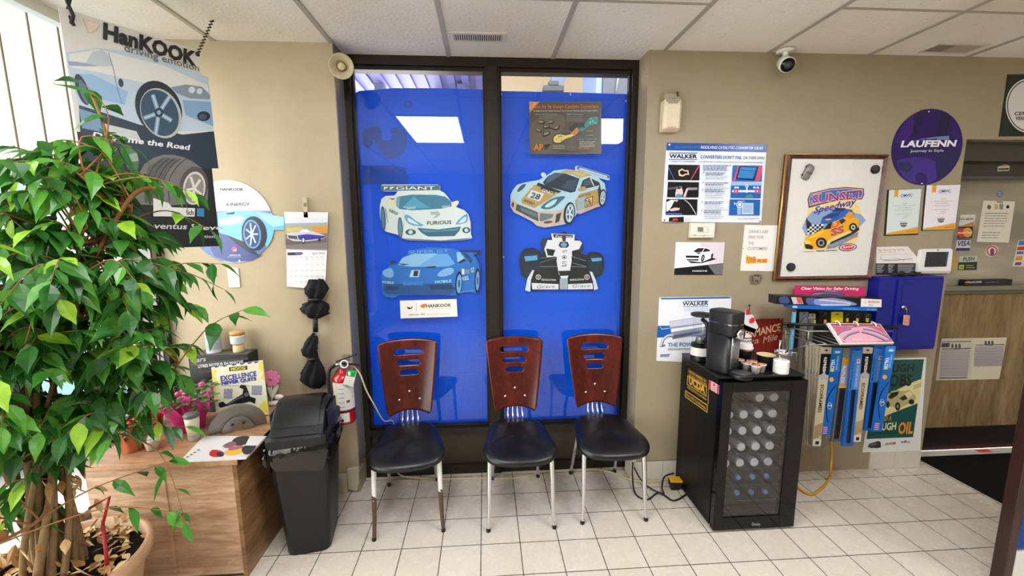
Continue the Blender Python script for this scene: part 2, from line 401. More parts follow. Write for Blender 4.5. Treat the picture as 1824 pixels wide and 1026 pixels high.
# baseboards
M_BT = mat('#cfc8bd', .25); M_GR = mat('#77705f', .8)
b = MB().use(M_BT); 
for x0, x1 in ((.945, 1.13), (1.133, 1.336), (1.339, 1.54)): b.bx(x0, x1, YW-.009, YW, .002, .125)
b.use(M_GR).bx(.945, 1.54, YW-.006, YW, 0, .127); b.use('#d6cdbb').prism([(0, 0), (.03, .0), (.03, .15), (.012, .155), (0, .11)], (.915+.01, YW-.004, 0), (1, 0, 0), (0, 0, 1), (0, -1, 0), .12)
ST(b.build('baseboard_back'))
b = MB().use(M_BT)
for x0, x1 in ((2.56, 2.735), (2.738, 2.925)): b.bx(x0, x1, YW-.009, YW, .002, .125)
ST(b.build('baseboard_right'))
b = MB().use(M_BT); b.bx(-1.13, -.955, YW-.009, YW, .002, .125); b.bx(-.952, -.875, YW-.009, YW, .002, .125)
b.use('#cfc6b2').prism([(0, .02), (.05, .0), (.065, .05), (.07, .16), (.0, .15)], (-.868, YW-.012, .01), (1, 0, 0), (0, 0, 1), (0, -1, 0), .09)
ST(b.build('baseboard_left'))
b = MB().use(mat('#8f8c84', .35, .3)); b.bx(-.803, -.797, YW+.004, YF, .16, H-.01); ST(b.build('trim_4'))
# doorway on the right with the half glazed door standing back in it
YD = 2.62
M_OAK = wood_mat('door_veneer', '#6f5b3c', '#87714d', '#9c8660', (2.2, 2.2, .35), .4, 5)
b = MB().use(mat('#4b4a45', .45, .3)); 
b.bx(DX0+.001, 4.7, YD-.09, YD+.05, 2.03, 2.145); b.use('#3b3a36').bx(DX0+.001, 4.7, YD-.03, YD+.05, 1.93, 2.03); b.use('#55534d').bx(DX0+.001, 4.7, YD-.05, YD-.02, 1.925, 1.94)
ST(b.build('trim_5'))
b = MB().use(M_OAK); b.bx(DX0+.05, 4.7, YD, YD+.04, .19, 1.19); 
b.use(mat('#8e8a80', .3, .6)).bx(DX0+.02, 4.7, YD-.035, YD+.04, 1.19, 1.222); b.use(mat('#6d6a62', .35, .6)).bx(DX0+.02, 4.7, YD-.02, YD+.04, 1.165, 1.19)
b.use(mat('#34302c', .3, .5)).bx(DX0+.02, 4.7, YD-.006, YD+.04, .045, .19); b.use('#3c1512').bx(DX0+.02, 4.7, YD-.008, YD+.04, .02, .045)
d1 = ST(b.build('door_1', origin=(DX0+.02, YD, 0)))
m, nt, bb = nodes_mat('door_glass_painted_reflection', .3); bb.inputs['Metallic'].default_value = .25  # reflections in the door glass painted as streaky beige tones
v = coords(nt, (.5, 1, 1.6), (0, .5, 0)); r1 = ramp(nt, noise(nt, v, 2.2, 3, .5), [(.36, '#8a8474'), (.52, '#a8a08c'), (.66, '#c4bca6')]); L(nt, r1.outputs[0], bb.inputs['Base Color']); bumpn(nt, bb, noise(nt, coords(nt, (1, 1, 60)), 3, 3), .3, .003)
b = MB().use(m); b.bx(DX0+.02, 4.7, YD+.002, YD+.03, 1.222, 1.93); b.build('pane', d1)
b = MB().use(mat('#cfc8bb', .3)); b.bx(DX0+.002, 4.7, 2.556, YD-.008, 0, .014); b.use('#d8502a'); b.bx(3.52, 3.62, 2.565, 2.60, .014, .016); ST(b.build('trim_6'))
# floor mat
b = MB().use(mat('#131312', .95, 0, .1, .5, 300, .6)); b.bx(3.02, 4.5, 1.3, 2.552, .0, .012); T(b.build('floor_mat', bevel=.004), 'black ribbed rubber floor mat lying before the veneered door', 'floor mat')
# the bay behind the window: beige wall, ribbed ceiling, beam and cabinet
b = MB().use(mat('#8a7c66', .7)); b.bx(-.6, 4.2, 5.6, 5.7, 0, 5.2); ST(b.build('wall_bay_back'))
b = MB().use(mat('#6a6cb0', .5))
for k in range(13):
    x = -2.0+k*.16; b.bx(x, x+.08, 2.9, 6.2, 3.30, 3.33); b.bx(x+.08, x+.16, 2.9, 6.2, 3.33, 3.36)
b.use('#5c5c86'); b.bx(-1.25, -1.15, 5.2, 5.35, 3.16, 3.30); b.bx(-.3, -.2, 5.2, 5.35, 3.16, 3.30)
b.use('#c9bba4'); b.bx(.12, 4.2, 2.9, 5.6, 4.25, 4.3); ST(b.build('ceiling_bay'))
b = MB().use(mat('#566079', .5, .4))
h0, h1, h2, h3 = at(988, 112, Y=3.7), at(1019, 112, Y=3.7), at(997, 166, Y=3.7), at(977, 166, Y=3.7)
k0, k1 = (4.249-h3.z)/(h0.z-h3.z), (4.249-h2.z)/(h1.z-h2.z); hoist_pts = [h3+(h0-h3)*k0, h2+(h1-h2)*k1, h2, h3]
b.prism([(p.x, p.z) for p in hoist_pts], (0, 3.7, 0), (1, 0, 0), (0, 0, 1), (0, -1, 0), .12)
b.use('#2b2e36'); c0 = at(985, 160, Y=3.68); b.box((c0.x, 3.68, c0.z), (.17, .1, .04)); b.box((c0.x, 3.68, c0.z+.04), (.08, .1, .03))
T(b.build('hoist_arm'), 'slanting steel beam seen through the gap above the right blue banner', 'steel beam')
b = MB().use(mat('#3a4152', .45)); a0 = at(1075, 112, Y=3.4); a1 = at(1124, 175, Y=3.4)
b.bx(a0.x, a1.x+.1, 3.4, 3.9, 0, a0.z+.15); b.use(mat('#7488b5', .45)); a2 = at(1063, 112, Y=3.42); b.bx(a2.x, a0.x-.002, 3.42, 3.9, 0, a0.z+.15)
b.use('#9a9a94'); b.tube([at(1104, 118, Y=3.39), at(1097, 163, Y=3.39)], .006)
T(b.build('locker'), 'dark blue metal locker seen through the gap at the top right of the window', 'locker')

# ---- outside the left window
b = MB().use(mat('#a9a9a6', .9, vary=.1, scale=3)); b.bx(-14, XLO-.02, -6, 14, -.1, -.05); ST(b.build('ground'))
A = Vector((-3.3, 4.9, 0)); U = Vector((.93, .36, 0)).normalized()
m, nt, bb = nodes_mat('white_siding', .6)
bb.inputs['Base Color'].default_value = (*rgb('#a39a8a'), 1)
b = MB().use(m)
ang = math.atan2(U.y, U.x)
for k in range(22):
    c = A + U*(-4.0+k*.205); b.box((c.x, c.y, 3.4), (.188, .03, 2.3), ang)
b.use('#2f2924'); c = A+U*(-1.8)+Vector((U.y, -U.x, 0))*-.03; b.box((c.x, c.y, 3.4), (4.6, .02, 2.3), ang)
b.use('#77736a'); b.box((A.x+U.x*-1.8+.3, A.y-.9, 4.62), (5.6, 2.6, .12), ang); b.use('#6f9484'); c = A+U*(-1.8); b.box((c.x, c.y, 2.08), (4.7, .06, .34), ang); b.use('#6d7f78').box((c.x, c.y, 1.89), (4.7, .1, .05), ang)
b.use('#c9c9c4'); b.box((c.x-.05, c.y+.4, .9), (4.6, .05, 2.0), ang)
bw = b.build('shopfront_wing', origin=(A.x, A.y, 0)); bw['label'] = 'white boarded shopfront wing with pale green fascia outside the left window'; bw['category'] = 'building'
av = Art(O=A+U*0+Vector((U.y, -U.x, 0))*.035, U=U, V=(0, 0, 1)); av.text('AHS', (132, 318), (38, 306), 34, '#e4efe6', .02); avo = av.build('fascia_lettering', bw); avo['label'] = 'pale reversed letters'
car = E('parked_car', (-3.6, 3.0, -.05), 'light blue and white car parked outside, seen between the plant leaves', 'car')
b = MB().use(mat('#8fb9d8', .25, .2, coat=.5)); pr = [(-2.0, .35), (-1.95, .75), (-1.2, .88), (-.6, 1.35), (.9, 1.38), (1.6, .95), (2.05, .85), (2.1, .35)]
b.prism(smooth_pts(pr, 3), (-3.3, 2.6, -.05), (.8, .6, 0), (0, 0, 1), (.6, -.8, 0), 1.6); b.build('body', car, bevel=.05)
for s in (-1.25, 1.3):
    b = MB().use('#202226'); c = Vector((-3.3, 2.6, .26))+Vector((.8, .6, 0))*s+Vector((.6, -.8, 0))*.02; b.cyl(c, c-Vector((.6, -.8, 0))*.2, .31, n=24); b.use(M_STEEL); b.cyl(c+Vector((.6, -.8, 0))*.01, c, .19, n=20); b.build('wheel', car)

# ================================================================== BLUE BANNERS AND PICTURES IN THE WINDOW
YBN = 2.715
M_BLUE, nt, bb = nodes_mat('banner_vinyl', .5)
bb.inputs['Base Color'].default_value = (*rgb('#0a55ee'), 1); bb.inputs['Specular IOR Level'].default_value = .25
tl = nt.nodes.new('ShaderNodeBsdfTranslucent'); tl.inputs[0].default_value = (.0, .235, .80, 1); ms = nt.nodes.new('ShaderNodeMixShader'); ms.inputs[0].default_value = .33
r_ = ramp(nt, noise(nt, coords(nt, (1, 1, .3)), 1.2, 3), [(.3, '#0070f2'), (.7, '#0064ea')]); L(nt, r_.outputs[0], bb.inputs['Base Color'])
L(nt, bb.outputs[0], ms.inputs[1]); L(nt, tl.outputs[0], ms.inputs[2]); L(nt, ms.outputs[0], nt.nodes['Material Output'].inputs[0])
def banner_blue(x0, x1, top, ghost, lab):
    a = Art(Y=YBN, rough=.5, spec=.25)
    pts = [(x0, .30), (x0+.02, .30), (x1, .30)] + [(x, z) for x, z in top]
    a.use(M_BLUE); a.prism(pts, a.O, a.U, a.V, a.N, .003)
    ghost(a); return T(a.build('blue_banner'), lab, 'banner')
def gl(a):
    d = '#0a4bb4'
    a.zoom(3.109, 560, 0)
    a.poly([(265, 775), (275, 720), (340, 700), (372, 722), (370, 760), (392, 780), (430, 770), (425, 712), (470, 705), (510, 735), (512, 800), (480, 860), (430, 880), (385, 870), (345, 800), (325, 770), (320, 808), (290, 815)], d, 3)
    a.poly([(268, 918), (440, 915), (505, 930), (520, 985), (515, 1022), (265, 1022)], d)
    a.ring(521, 578, 24, 22, 8, '#0c49b8', '#0f55e0')
t = [at(866, 160, Y=YBN), at(780, 157, Y=YBN), at(700, 157, Y=YBN), at(640, 162, Y=YBN), at(622, 172, Y=YBN)]
banner_blue(-.80, .05, [(.05, t[0].z), (t[1].x, t[1].z), (t[2].x, t[2].z), (t[3].x, t[3].z), (-.80, t[4].z)], gl, 'blue vinyl banner behind the left window pane with faint ghost characters')
def gr(a):
    for x, y in ((893, 168), (1016, 168), (1115, 180), (889, 335), (892, 342), (897, 458)): a.ell(x, y, 1.6, 2, '#dfe6f2', 8)
    a.rect(935, 250, 1125, 251, '#0d49c0')
t = [at(1130, 168, Y=YBN), at(1000, 164, Y=YBN), at(885, 162, Y=YBN)]
banner_blue(.06, .95, [(.95, t[0].z), (t[1].x, t[1].z), (.06, t[2].z)], gr, 'blue vinyl banner behind the right window pane with pin holes')
YC = 2.69
# --- white car cut-out
a = Art(Y=YC, rough=.4, gain=1.55); a.zoom(3.42, 640, 300); w = '#c3cfc6'
a.board([(130, 110), (140, 98), (480, 98), (494, 108), (492, 134), (520, 150), (548, 185), (572, 215), (600, 197), (606, 210), (590, 235), (640, 255), (665, 280), (678, 330), (680, 400), (688, 425), (640, 438), (500, 444), (300, 438), (262, 425), (238, 405), (160, 384), (140, 350), (126, 300), (124, 230), (135, 185), (160, 168), (215, 165), (235, 140), (150, 140), (132, 134)], w, .002)
a.poly([(130, 104), (490, 100), (492, 132), (132, 138)], '#3d5c66'); a.text('GIANT', (222, 130), (462, 128), 20, '#c9d8d4', .03); a.poly([(150, 112), (180, 112), (150, 132)], '#c9d8d4'); a.poly([(186, 112), (216, 112), (186, 132)], '#c9d8d4')
a.poly([(250, 170), (400, 160), (525, 172), (562, 232), (420, 250), (245, 248)], '#2b6d86', 2); a.poly([(330, 172), (430, 240), (300, 246), (258, 240)], '#3f8aa6')
a.poly([(228, 175), (248, 168), (242, 246), (218, 222)], '#5f93a3'); a.poly([(182, 182), (218, 182), (206, 196)], '#4a5552')
a.text('GIANT', (288, 249), (345, 248), 16, '#c9d8e0'); a.text('GIANT', (505, 241), (555, 240), 16, '#c9d8e0'); a.text('"', (274, 249), (284, 248), 16, '#c9d8e0')
a.poly([(170, 205), (205, 190), (225, 215), (215, 238), (180, 230)], '#d2cf9e', 2); a.poly([(562, 208), (600, 196), (605, 215), (575, 232)], '#d9d6a8', 2)
a.poly([(275, 290), (300, 284), (345, 320), (392, 345), (360, 352), (298, 335)], '#4f8fb8', 2); a.poly([(295, 298), (340, 325), (365, 345), (305, 328)], '#b9d8e8', 2)
a.poly([(585, 342), (620, 300), (655, 276), (662, 300), (650, 330)], '#4f8fb8', 2); a.poly([(602, 335), (635, 300), (652, 296), (645, 325)], '#b9d8e8', 2)
a.text('FURIOUS', (414, 344), (562, 338), 22, '#1b2a33', .03); a.poly([(430, 265), (480, 260), (496, 280), (470, 300), (450, 305), (470, 280), (440, 285)], '#93a59b')
a.poly([(352, 362), (480, 372), (618, 354), (610, 380), (580, 412), (420, 415), (380, 392)], '#28566a', 1); a.poly([(372, 370), (480, 380), (606, 362), (598, 378), (400, 390)], '#3f7f9b')
a.ell(313, 388, 32, 18, '#33454a'); a.ell(313, 388, 14, 13, '#9fc3cf'); a.ell(652, 376, 24, 18, '#33454a'); a.ell(652, 376, 12, 12, '#9fc3cf')
a.poly([(255, 425), (500, 438), (686, 422), (640, 438), (500, 444), (300, 438)], '#5f7a72')
a.ell(146, 305, 15, 76, '#2a4b58', 24, -.06); a.ell(146, 305, 9, 60, '#3f7488', 24, -.06); a.ell(250, 362, 15, 66, '#2a4b58', 24, -.03); a.ell(250, 362, 9, 54, '#4a7d90', 24, -.03)
a.text('FURIOUS', (180, 262), (232, 285), 18, '#3a3f3c', .03); a.line([(268, 270), (276, 320), (262, 400)], 2, '#8fa096', 3); a.line([(160, 240), (170, 300), (178, 330)], 5, '#7f8f88', 3)
T(a.build('car_cutout'), 'white racing car picture with roof wing, upper one on the left blue banner', 'car picture')
# --- blue car cut-out
a = Art(Y=YC, rough=.4, gain=1.55); a.zoom(3.42, 640, 300)
a.board([(186, 562), (205, 556), (214, 580), (232, 590), (280, 530), (320, 498), (430, 480), (560, 486), (600, 498), (735, 496), (736, 526), (690, 520), (712, 545), (735, 600), (736, 700), (722, 752), (700, 758), (640, 752), (620, 768), (550, 776), (520, 770), (240, 772), (215, 790), (160, 785), (140, 755), (132, 650), (150, 615), (200, 585)], '#0e62ad', .002)
a.poly([(232, 586), (262, 545), (330, 520), (540, 520), (582, 580), (540, 600), (300, 600)], '#5a95c9', 1); a.poly([(262, 545), (330, 520), (480, 518), (350, 600), (240, 588)], '#79abd4')
a.text('SUPER GT', (300, 520), (545, 512), 20, '#5b90c4', .03); a.poly([(592, 512), (612, 508), (650, 560), (600, 585)], '#7fb0d8', 1); a.poly([(606, 498), (735, 496), (736, 526), (715, 525), (710, 512), (620, 510)], '#0a2440')
a.poly([(620, 510), (660, 520), (690, 560), (680, 580)], '#0a3a6e'); a.poly([(592, 578), (640, 548), (650, 562), (610, 580)], '#071c34'); a.ell(202, 572, 15, 12, '#0a2440')
a.poly([(150, 620), (195, 608), (210, 640), (200, 665), (160, 660), (142, 640)], '#6fa2cf', 2); a.poly([(475, 648), (510, 615), (560, 604), (578, 622), (555, 648), (500, 660)], '#6fa2cf', 2)
a.poly([(318, 620), (372, 618), (362, 662), (305, 662)], '#9fc2e2'); a.text('1', (328, 655), (356, 655), 32, '#101a2a', .05, .2)
a.poly([(400, 600), (468, 594), (460, 606), (410, 606)], '#06203c'); a.poly([(232, 578), (305, 584), (270, 590)], '#08284a')
a.poly([(150, 705), (560, 700), (590, 740), (550, 770), (170, 765), (145, 745)], '#0b447c'); a.poly([(265, 685), (385, 685), (390, 712), (265, 712)], '#1567b0')
a.text('MOBILE', (140, 698), (210, 704), 14, '#a9cbe6', .03); a.text('MOBILE', (462, 700), (562, 692), 16, '#a9cbe6', .03); a.text('ALBICOTT', (266, 708), (388, 706), 14, '#3f86c4', .02)
a.poly([(420, 712), (560, 706), (575, 735), (440, 738)], '#08325c', 1); a.poly([(160, 715), (240, 722), (235, 740), (165, 738)], '#08325c', 1)
a.ell(606, 700, 22, 74, '#0a2038', 24, .06); a.ell(608, 702, 15, 58, '#5f94c4', 24, .06); a.ell(608, 702, 6, 24, '#0c3a66'); a.ell(719, 682, 17, 74, '#0a2038', 24, .03); a.ell(721, 684, 11, 58, '#5f94c4', 24, .03); a.ell(721, 684, 4, 24, '#0c3a66')
a.text('1', (625, 645), (640, 645), 34, '#dfeaf5', .04); a.text('MOBILE', (630, 685), (668, 676), 24, '#a9cbe6', .02); a.poly([(642, 615), (672, 612), (672, 640), (642, 645)], '#5a7f9e'); a.text('GT', (682, 635), (706, 630), 28, '#a9cbe6', .03)
a.line([(610, 755), (700, 742)], 5, '#4f8cc4'); a.line([(215, 632), (310, 604), (400, 606)], 2, '#0a4a86', 3); a.line([(470, 606), (560, 600), (596, 640)], 2, '#0a4a86', 3)
T(a.build('car_cutout'), 'blue tinted racing car picture numbered 1 on the left blue banner, lower one', 'car picture')
# --- silver gold car 28
a = Art(Y=YC, rough=.35, gain=1.55); a.zoom(3.664, 880, 280); w = '#9fc0d4'
a.board([(108, 245), (122, 215), (150, 180), (200, 165), (295, 148), (330, 125), (305, 108), (320, 98), (340, 112), (342, 120), (390, 88), (470, 78), (530, 84), (528, 62), (545, 54), (752, 118), (756, 148), (735, 150), (680, 135), (722, 170), (730, 215), (725, 285), (705, 318), (680, 325), (640, 330), (540, 370), (500, 425), (450, 440), (330, 460), (280, 448), (250, 420), (130, 360), (106, 320)], w, .002)
a.poly([(545, 56), (750, 120), (752, 140), (540, 78)], '#3f5f86'); a.poly([(560, 68), (738, 122), (738, 134), (555, 80)], '#a9bccb')
a.poly([(470, 80), (560, 88), (640, 118), (560, 135), (520, 115), (430, 98)], '#a8946a', 1); a.poly([(510, 95), (600, 108), (590, 128), (545, 118)], '#c7a24c', 1)
a.poly([(318, 165), (350, 125), (400, 100), (470, 108), (558, 140), (530, 225), (500, 232), (340, 190)], '#1c2c3c', 1); a.poly([(350, 128), (400, 104), (450, 110), (370, 160), (335, 172)], '#3c566d'); a.poly([(440, 200), (480, 150), (545, 150), (520, 222)], '#2c4257')
a.poly([(288, 165), (440, 225), (400, 245), (275, 185)], '#17222c'); a.poly([(555, 215), (580, 150), (620, 132), (688, 165), (690, 182), (600, 205)], '#182430', 1); a.poly([(575, 195), (590, 155), (625, 140), (650, 180)], '#33485a'); a.line([(628, 136), (652, 188)], 6, '#c9d4da')
a.poly([(262, 180), (420, 232), (360, 275), (265, 332), (180, 300), (178, 275)], '#a68a52'); a.poly([(300, 200), (330, 195), (400, 228), (385, 240), (310, 215)], '#17222c')
a.poly([(245, 214), (326, 238), (295, 290), (215, 262)], '#e1e6e6'); a.poly([(250, 219), (318, 240), (291, 284), (222, 260)], '#b7c2c4'); a.text('28', (232, 262), (292, 278), 36, '#121820', .04, .25); a.text('SPEED', (190, 288), (258, 312), 16, '#121820', .04, .2); a.text('GNG', (308, 220), (380, 244), 18, '#f2f4f2', .04, .2)
a.poly([(150, 220), (175, 185), (208, 175), (195, 200), (165, 225)], '#31505f', 2); a.poly([(303, 330), (345, 290), (400, 262), (465, 256), (440, 285), (395, 325), (350, 340)], '#39606c', 2); a.poly([(330, 322), (360, 295), (410, 272), (395, 305), (355, 328)], '#9fc8c8', 2)
a.poly([(110, 265), (125, 270), (150, 300), (290, 352), (400, 352), (470, 330), (460, 420), (440, 436), (330, 458), (280, 446), (250, 418), (130, 358), (108, 318)], '#b8a492', 1)
a.poly([(148, 305), (285, 360), (290, 418), (255, 405), (140, 345)], '#3a4450', 1); a.poly([(170, 325), (280, 368), (284, 395), (180, 350)], '#5d6a76'); a.poly([(300, 365), (388, 372), (380, 395), (315, 418), (295, 415)], '#5a6a74', 1); a.poly([(118, 290), (132, 300), (128, 330), (112, 318)], '#33404a'); a.poly([(405, 372), (440, 360), (425, 420), (398, 432)], '#33404a', 1); a.ell(352, 424, 30, 9, '#4a4540', 20, -.1)
a.poly([(528, 285), (560, 240), (690, 205), (690, 300), (540, 352)], '#a3854a', 1); a.poly([(540, 270), (600, 248), (598, 330), (545, 348)], '#8a9aa2', 1); a.poly([(690, 180), (700, 230), (680, 262), (676, 210)], '#2c2a22', 1)
a.text('RACING', (556, 266), (632, 244), 14, '#1b2630', .03); a.poly([(592, 272), (646, 252), (640, 318), (590, 330)], '#16202c'); a.poly([(596, 276), (641, 258), (636, 313), (594, 325)], '#c6a864'); a.text('28', (600, 318), (635, 308), 38, '#16202c', .03)
a.poly([(545, 212), (570, 192), (600, 198), (602, 215), (565, 222)], '#a08a5c', 2); a.ell(322, 116, 16, 14, '#bcc8ce')
a.poly([(530, 365), (640, 318), (690, 300), (690, 318), (560, 372)], '#b09a86')
a.ell(490, 368, 37, 75, '#121c26', 26, .12); a.ell(494, 366, 27, 60, '#93aebe', 26, .12); a.ell(494, 366, 18, 42, '#31475a', 26, .12)
for k in range(5): an = 2*PI*k/5+.4; a.line([(494, 366), (494+23*math.cos(an), 366+54*math.sin(an))], 8, '#c3d4dd')
a.ell(706, 266, 24, 58, '#121c26', 24, .12); a.ell(708, 265, 17, 45, '#93aebe', 24, .12); a.ell(708, 265, 10, 30, '#31475a', 24, .12)
for k in range(5): an = 2*PI*k/5+.4; a.line([(708, 265), (708+14*math.cos(an), 265+40*math.sin(an))], 5, '#c3d4dd')
T(a.build('car_cutout'), 'silver and gold sports car picture numbered 28 on the right blue banner', 'car picture')
# --- open wheel car
a = Art(Y=YC, rough=.35, gain=1.55); a.zoom(3.664, 880, 280); w = '#cdd6d2'; k_ = '#121a22'
a.board([(372, 498), (440, 495), (445, 488), (472, 488), (478, 500), (525, 505), (530, 535), (575, 545), (580, 600), (565, 625), (600, 640), (625, 618), (680, 620), (712, 645), (718, 700), (708, 760), (685, 780), (650, 775), (680, 860), (650, 868), (420, 864), (245, 870), (240, 882), (200, 868), (215, 800), (180, 770), (166, 700), (172, 630), (200, 598), (260, 592), (300, 615), (305, 640), (325, 620), (310, 605), (308, 545), (320, 530), (372, 530)], k_, .002)
a.poly([(310, 532), (360, 530), (350, 610), (316, 612)], '#22303c', 1); a.poly([(535, 545), (574, 548), (574, 612), (545, 612)], '#22303c', 1)
a.poly([(372, 498), (526, 505), (524, 545), (380, 542)], w); a.poly([(385, 502), (515, 508), (512, 526), (390, 524)], k_); a.text('Furious', (400, 522), (505, 524), 14, '#e8ecec', .03, .3); a.poly([(350, 540), (560, 545), (575, 560), (540, 630), (500, 650), (430, 650), (345, 655), (328, 600)], w, 1)
a.poly([(340, 596), (400, 605), (385, 645), (350, 640)], k_, 1); a.poly([(508, 612), (555, 600), (535, 640), (510, 655)], k_, 1); a.poly([(442, 520), (452, 508), (462, 508), (470, 522), (466, 550), (448, 550)], '#28323a', 1)
a.poly([(420, 575), (432, 552), (480, 552), (490, 575), (480, 590), (432, 590)], '#1a2c3c', 1); a.ell(455, 571, 20, 14, '#6d8ea6')
a.poly([(412, 600), (430, 590), (485, 590), (505, 605), (506, 680), (492, 760), (478, 790), (440, 792), (422, 760), (408, 680)], '#dbe2de', 1)
a.text('GT', (443, 622), (476, 622), 15, k_, .04, .2); a.ring(458, 653, 15, 13, 3, k_, '#dbe2de'); a.poly([(448, 658), (458, 644), (468, 658)], k_); a.text('5', (442, 712), (474, 712), 32, k_, .03); a.text('5', (447, 708), (469, 708), 25, '#dbe2de', .0)
a.poly([(420, 742), (500, 740), (492, 772), (430, 775)], k_, 1)
a.ell(235, 685, 66, 92, '#0e1820', 28); a.ell(660, 700, 58, 80, '#0e1820', 28)
a.poly([(172, 640), (230, 600), (290, 615), (300, 690), (290, 760), (230, 775), (180, 750)], '#162838', 2); a.poly([(195, 648), (280, 640), (284, 670), (205, 680)], '#4f93b8', 1); a.poly([(625, 640), (690, 640), (706, 690), (700, 750), (650, 770), (615, 740)], '#162838', 2); a.poly([(632, 660), (700, 655), (702, 675), (640, 682)], '#4f93b8', 1)
for p in ([(300, 660), (405, 650)], [(300, 690), (410, 655)], [(300, 715), (412, 715)], [(510, 650), (600, 680)], [(510, 690), (600, 715)], [(505, 715), (600, 718)]): a.line(p, 5, '#2c3c48'); a.line([(x, y-2) for x, y in p], 1.5, '#8fa6b2')
a.poly([(245, 735), (275, 735), (300, 760), (425, 785), (430, 865), (245, 866), (225, 800)], k_, 1); a.poly([(480, 785), (600, 765), (625, 745), (650, 800), (655, 866), (480, 862)], k_, 1)
a.poly([(245, 820), (420, 828), (420, 862), (250, 862)], '#d5dcda'); a.poly([(482, 828), (640, 822), (645, 860), (482, 862)], '#d5dcda'); a.poly([(250, 735), (262, 740), (240, 800), (236, 878), (202, 868), (218, 790)], '#b9c9cc', 1); a.poly([(622, 745), (640, 750), (662, 800), (678, 858), (652, 868), (645, 810)], '#b9c9cc', 1)
a.poly([(428, 790), (480, 790), (480, 862), (428, 862)], '#8c9aa2')
a.text('REVOLUTION', (310, 804), (402, 806), 11, '#e2e8e8', .03); a.text('REVOLUTION', (495, 806), (585, 802), 11, '#e2e8e8', .03); a.ring(288, 782, 17, 17, 4, '#dfe6e6', k_); a.text('S', (281, 790), (295, 790), 16, '#dfe6e6', .02); a.ring(605, 782, 17, 17, 4, '#dfe6e6', k_); a.text('S', (598, 790), (612, 790), 16, '#dfe6e6', .02)
a.text('Grace', (275, 856), (395, 850), 22, '#55626a', .0, .3); a.text('Grace', (505, 850), (625, 848), 22, '#55626a', .0, .3)
T(a.build('car_cutout'), 'black and white open wheel racing car picture numbered 5 on the right blue banner', 'car picture')
# --- converter sign and tyre maker strip on the room side of the glass
a = Art(Y=YG-.006, rough=.35); a.zoom(3.8, 860, 60); g = '#5a5347'
a.board([(314, 460), (802, 460), (802, 814), (318, 816)], g, .005)
a.rect(322, 468, 794, 806, '#544d42'); a.poly([(330, 600), (500, 540), (560, 600), (450, 800), (330, 790)], '#625a4c', 2); a.poly([(560, 560), (790, 540), (790, 700), (640, 800)], '#4a443b')
a.poly([(314, 460), (386, 460), (316, 536)], '#c9834a'); a.text('New', (326, 512), (362, 470), 18, '#f0c68a', .02)
a.text('Clean Air By Design Catalytic Converters', (328, 506), (782, 503), 24, '#c46a45', .03); a.text('The Right Choice For Today\'s Customers  And Tomorrow\'s Emissions System Equipped Vehicles', (342, 527), (776, 525), 8, '#e8e2d2', .01)
a.text('Direct Fit & Universal', (358, 552), (496, 552), 13, '#5f9a9c', .02); a.text('OBDII Performance', (566, 552), (680, 552), 13, '#5f9a9c', .02)
a.lines(566, 562, 690, 592, 5, 2, '#8d8675'); a.lines(380, 562, 480, 572, 2, 2, '#8d8675')
for x, y, r, an in ((395, 600, 28, .1), (462, 600, 22, -.2), (378, 655, 24, .5), (430, 680, 30, -.4), (430, 632, 26, 0), (500, 640, 24, -.6), (450, 640, 12, 0)): a.ell(x, y, r, r*.5, '#2c2a25', 18, an); a.ell(x-3, y-3, r*.75, r*.25, '#8e8777', 18, an)
a.line([(410, 600), (412, 700)], 5, '#3a3730'); a.line([(430, 632), (505, 650), (520, 620)], 7, '#2a2823', 3)
a.poly([(472, 740), (478, 690), (520, 672), (600, 668), (620, 650), (640, 620), (680, 612), (690, 640), (640, 690), (590, 700), (545, 735), (500, 745)], '#3a3f3a', 2); a.poly([(480, 732), (484, 695), (520, 682), (560, 690), (600, 680), (620, 690), (560, 712), (520, 738)], '#d9bf6a', 2); a.poly([(590, 665), (630, 632), (650, 660), (620, 690)], '#c4743c', 2); a.poly([(640, 660), (690, 610), (720, 570), (775, 562), (776, 610), (720, 625), (680, 660)], '#2f7d80', 2); a.poly([(580, 640), (620, 608), (682, 604), (692, 640), (640, 630), (600, 670)], '#2a2823', 1)
for i in range(16): rr = random.Random(i); a.ell(715+rr.random()*55, 572+rr.random()*42, 3, 3, '#9fd8d2', 6); a.ell(488+rr.random()*60, 690+rr.random()*36, 3, 3, '#5a6a3a', 6)
a.text('Latest Technology', (645, 722), (772, 718), 12, '#5f9a9c', .02); a.lines(652, 732, 762, 766, 4, 3, '#d8d2c0'); a.text('Best Choice', (645, 780), (720, 780), 10, '#c9834a', .02)
a.text('AP', (344, 792), (408, 790), 42, '#d07a42', .06); 
for k in range(3): a.poly([(418+k*2, 764+k*12-10), (458-k*8, 758+k*12-10), (450-k*8, 764+k*12-8), (414, 772+k*12-10)], '#1c1a17')
a.lines(472, 758, 556, 778, 3, 2, '#cfc8b4'); a.text('ORIGINAL AP PRODUCTS', (515, 802), (720, 802), 9, '#2a2721', .02); a.lines(698, 662, 750, 690, 2, 3, '#c9a05a')
T(a.build('converter_sign'), 'dark brown catalytic converter sign with orange lettering on the right window pane', 'sign')
a = Art(Y=YG-.004, rough=.4); a.zoom(3.42, 640, 300)
a.board([(247, 806), (592, 796), (598, 902), (252, 914)], '#ece9e2', .003)
a.poly([(290, 842), (315, 850), (322, 838), (324, 850), (310, 858), (295, 856)], '#1a1a1a'); a.line([(347, 818), (348, 866)], 2, '#a9a59c')
a.poly([(368, 840), (385, 826), (408, 824), (402, 846), (385, 850)], '#e0702c', 1); a.text('HANKOOK', (408, 848), (562, 842), 20, '#141414', .06); a.text('driving emotion', (440, 858), (560, 854), 8, '#b9b4aa')
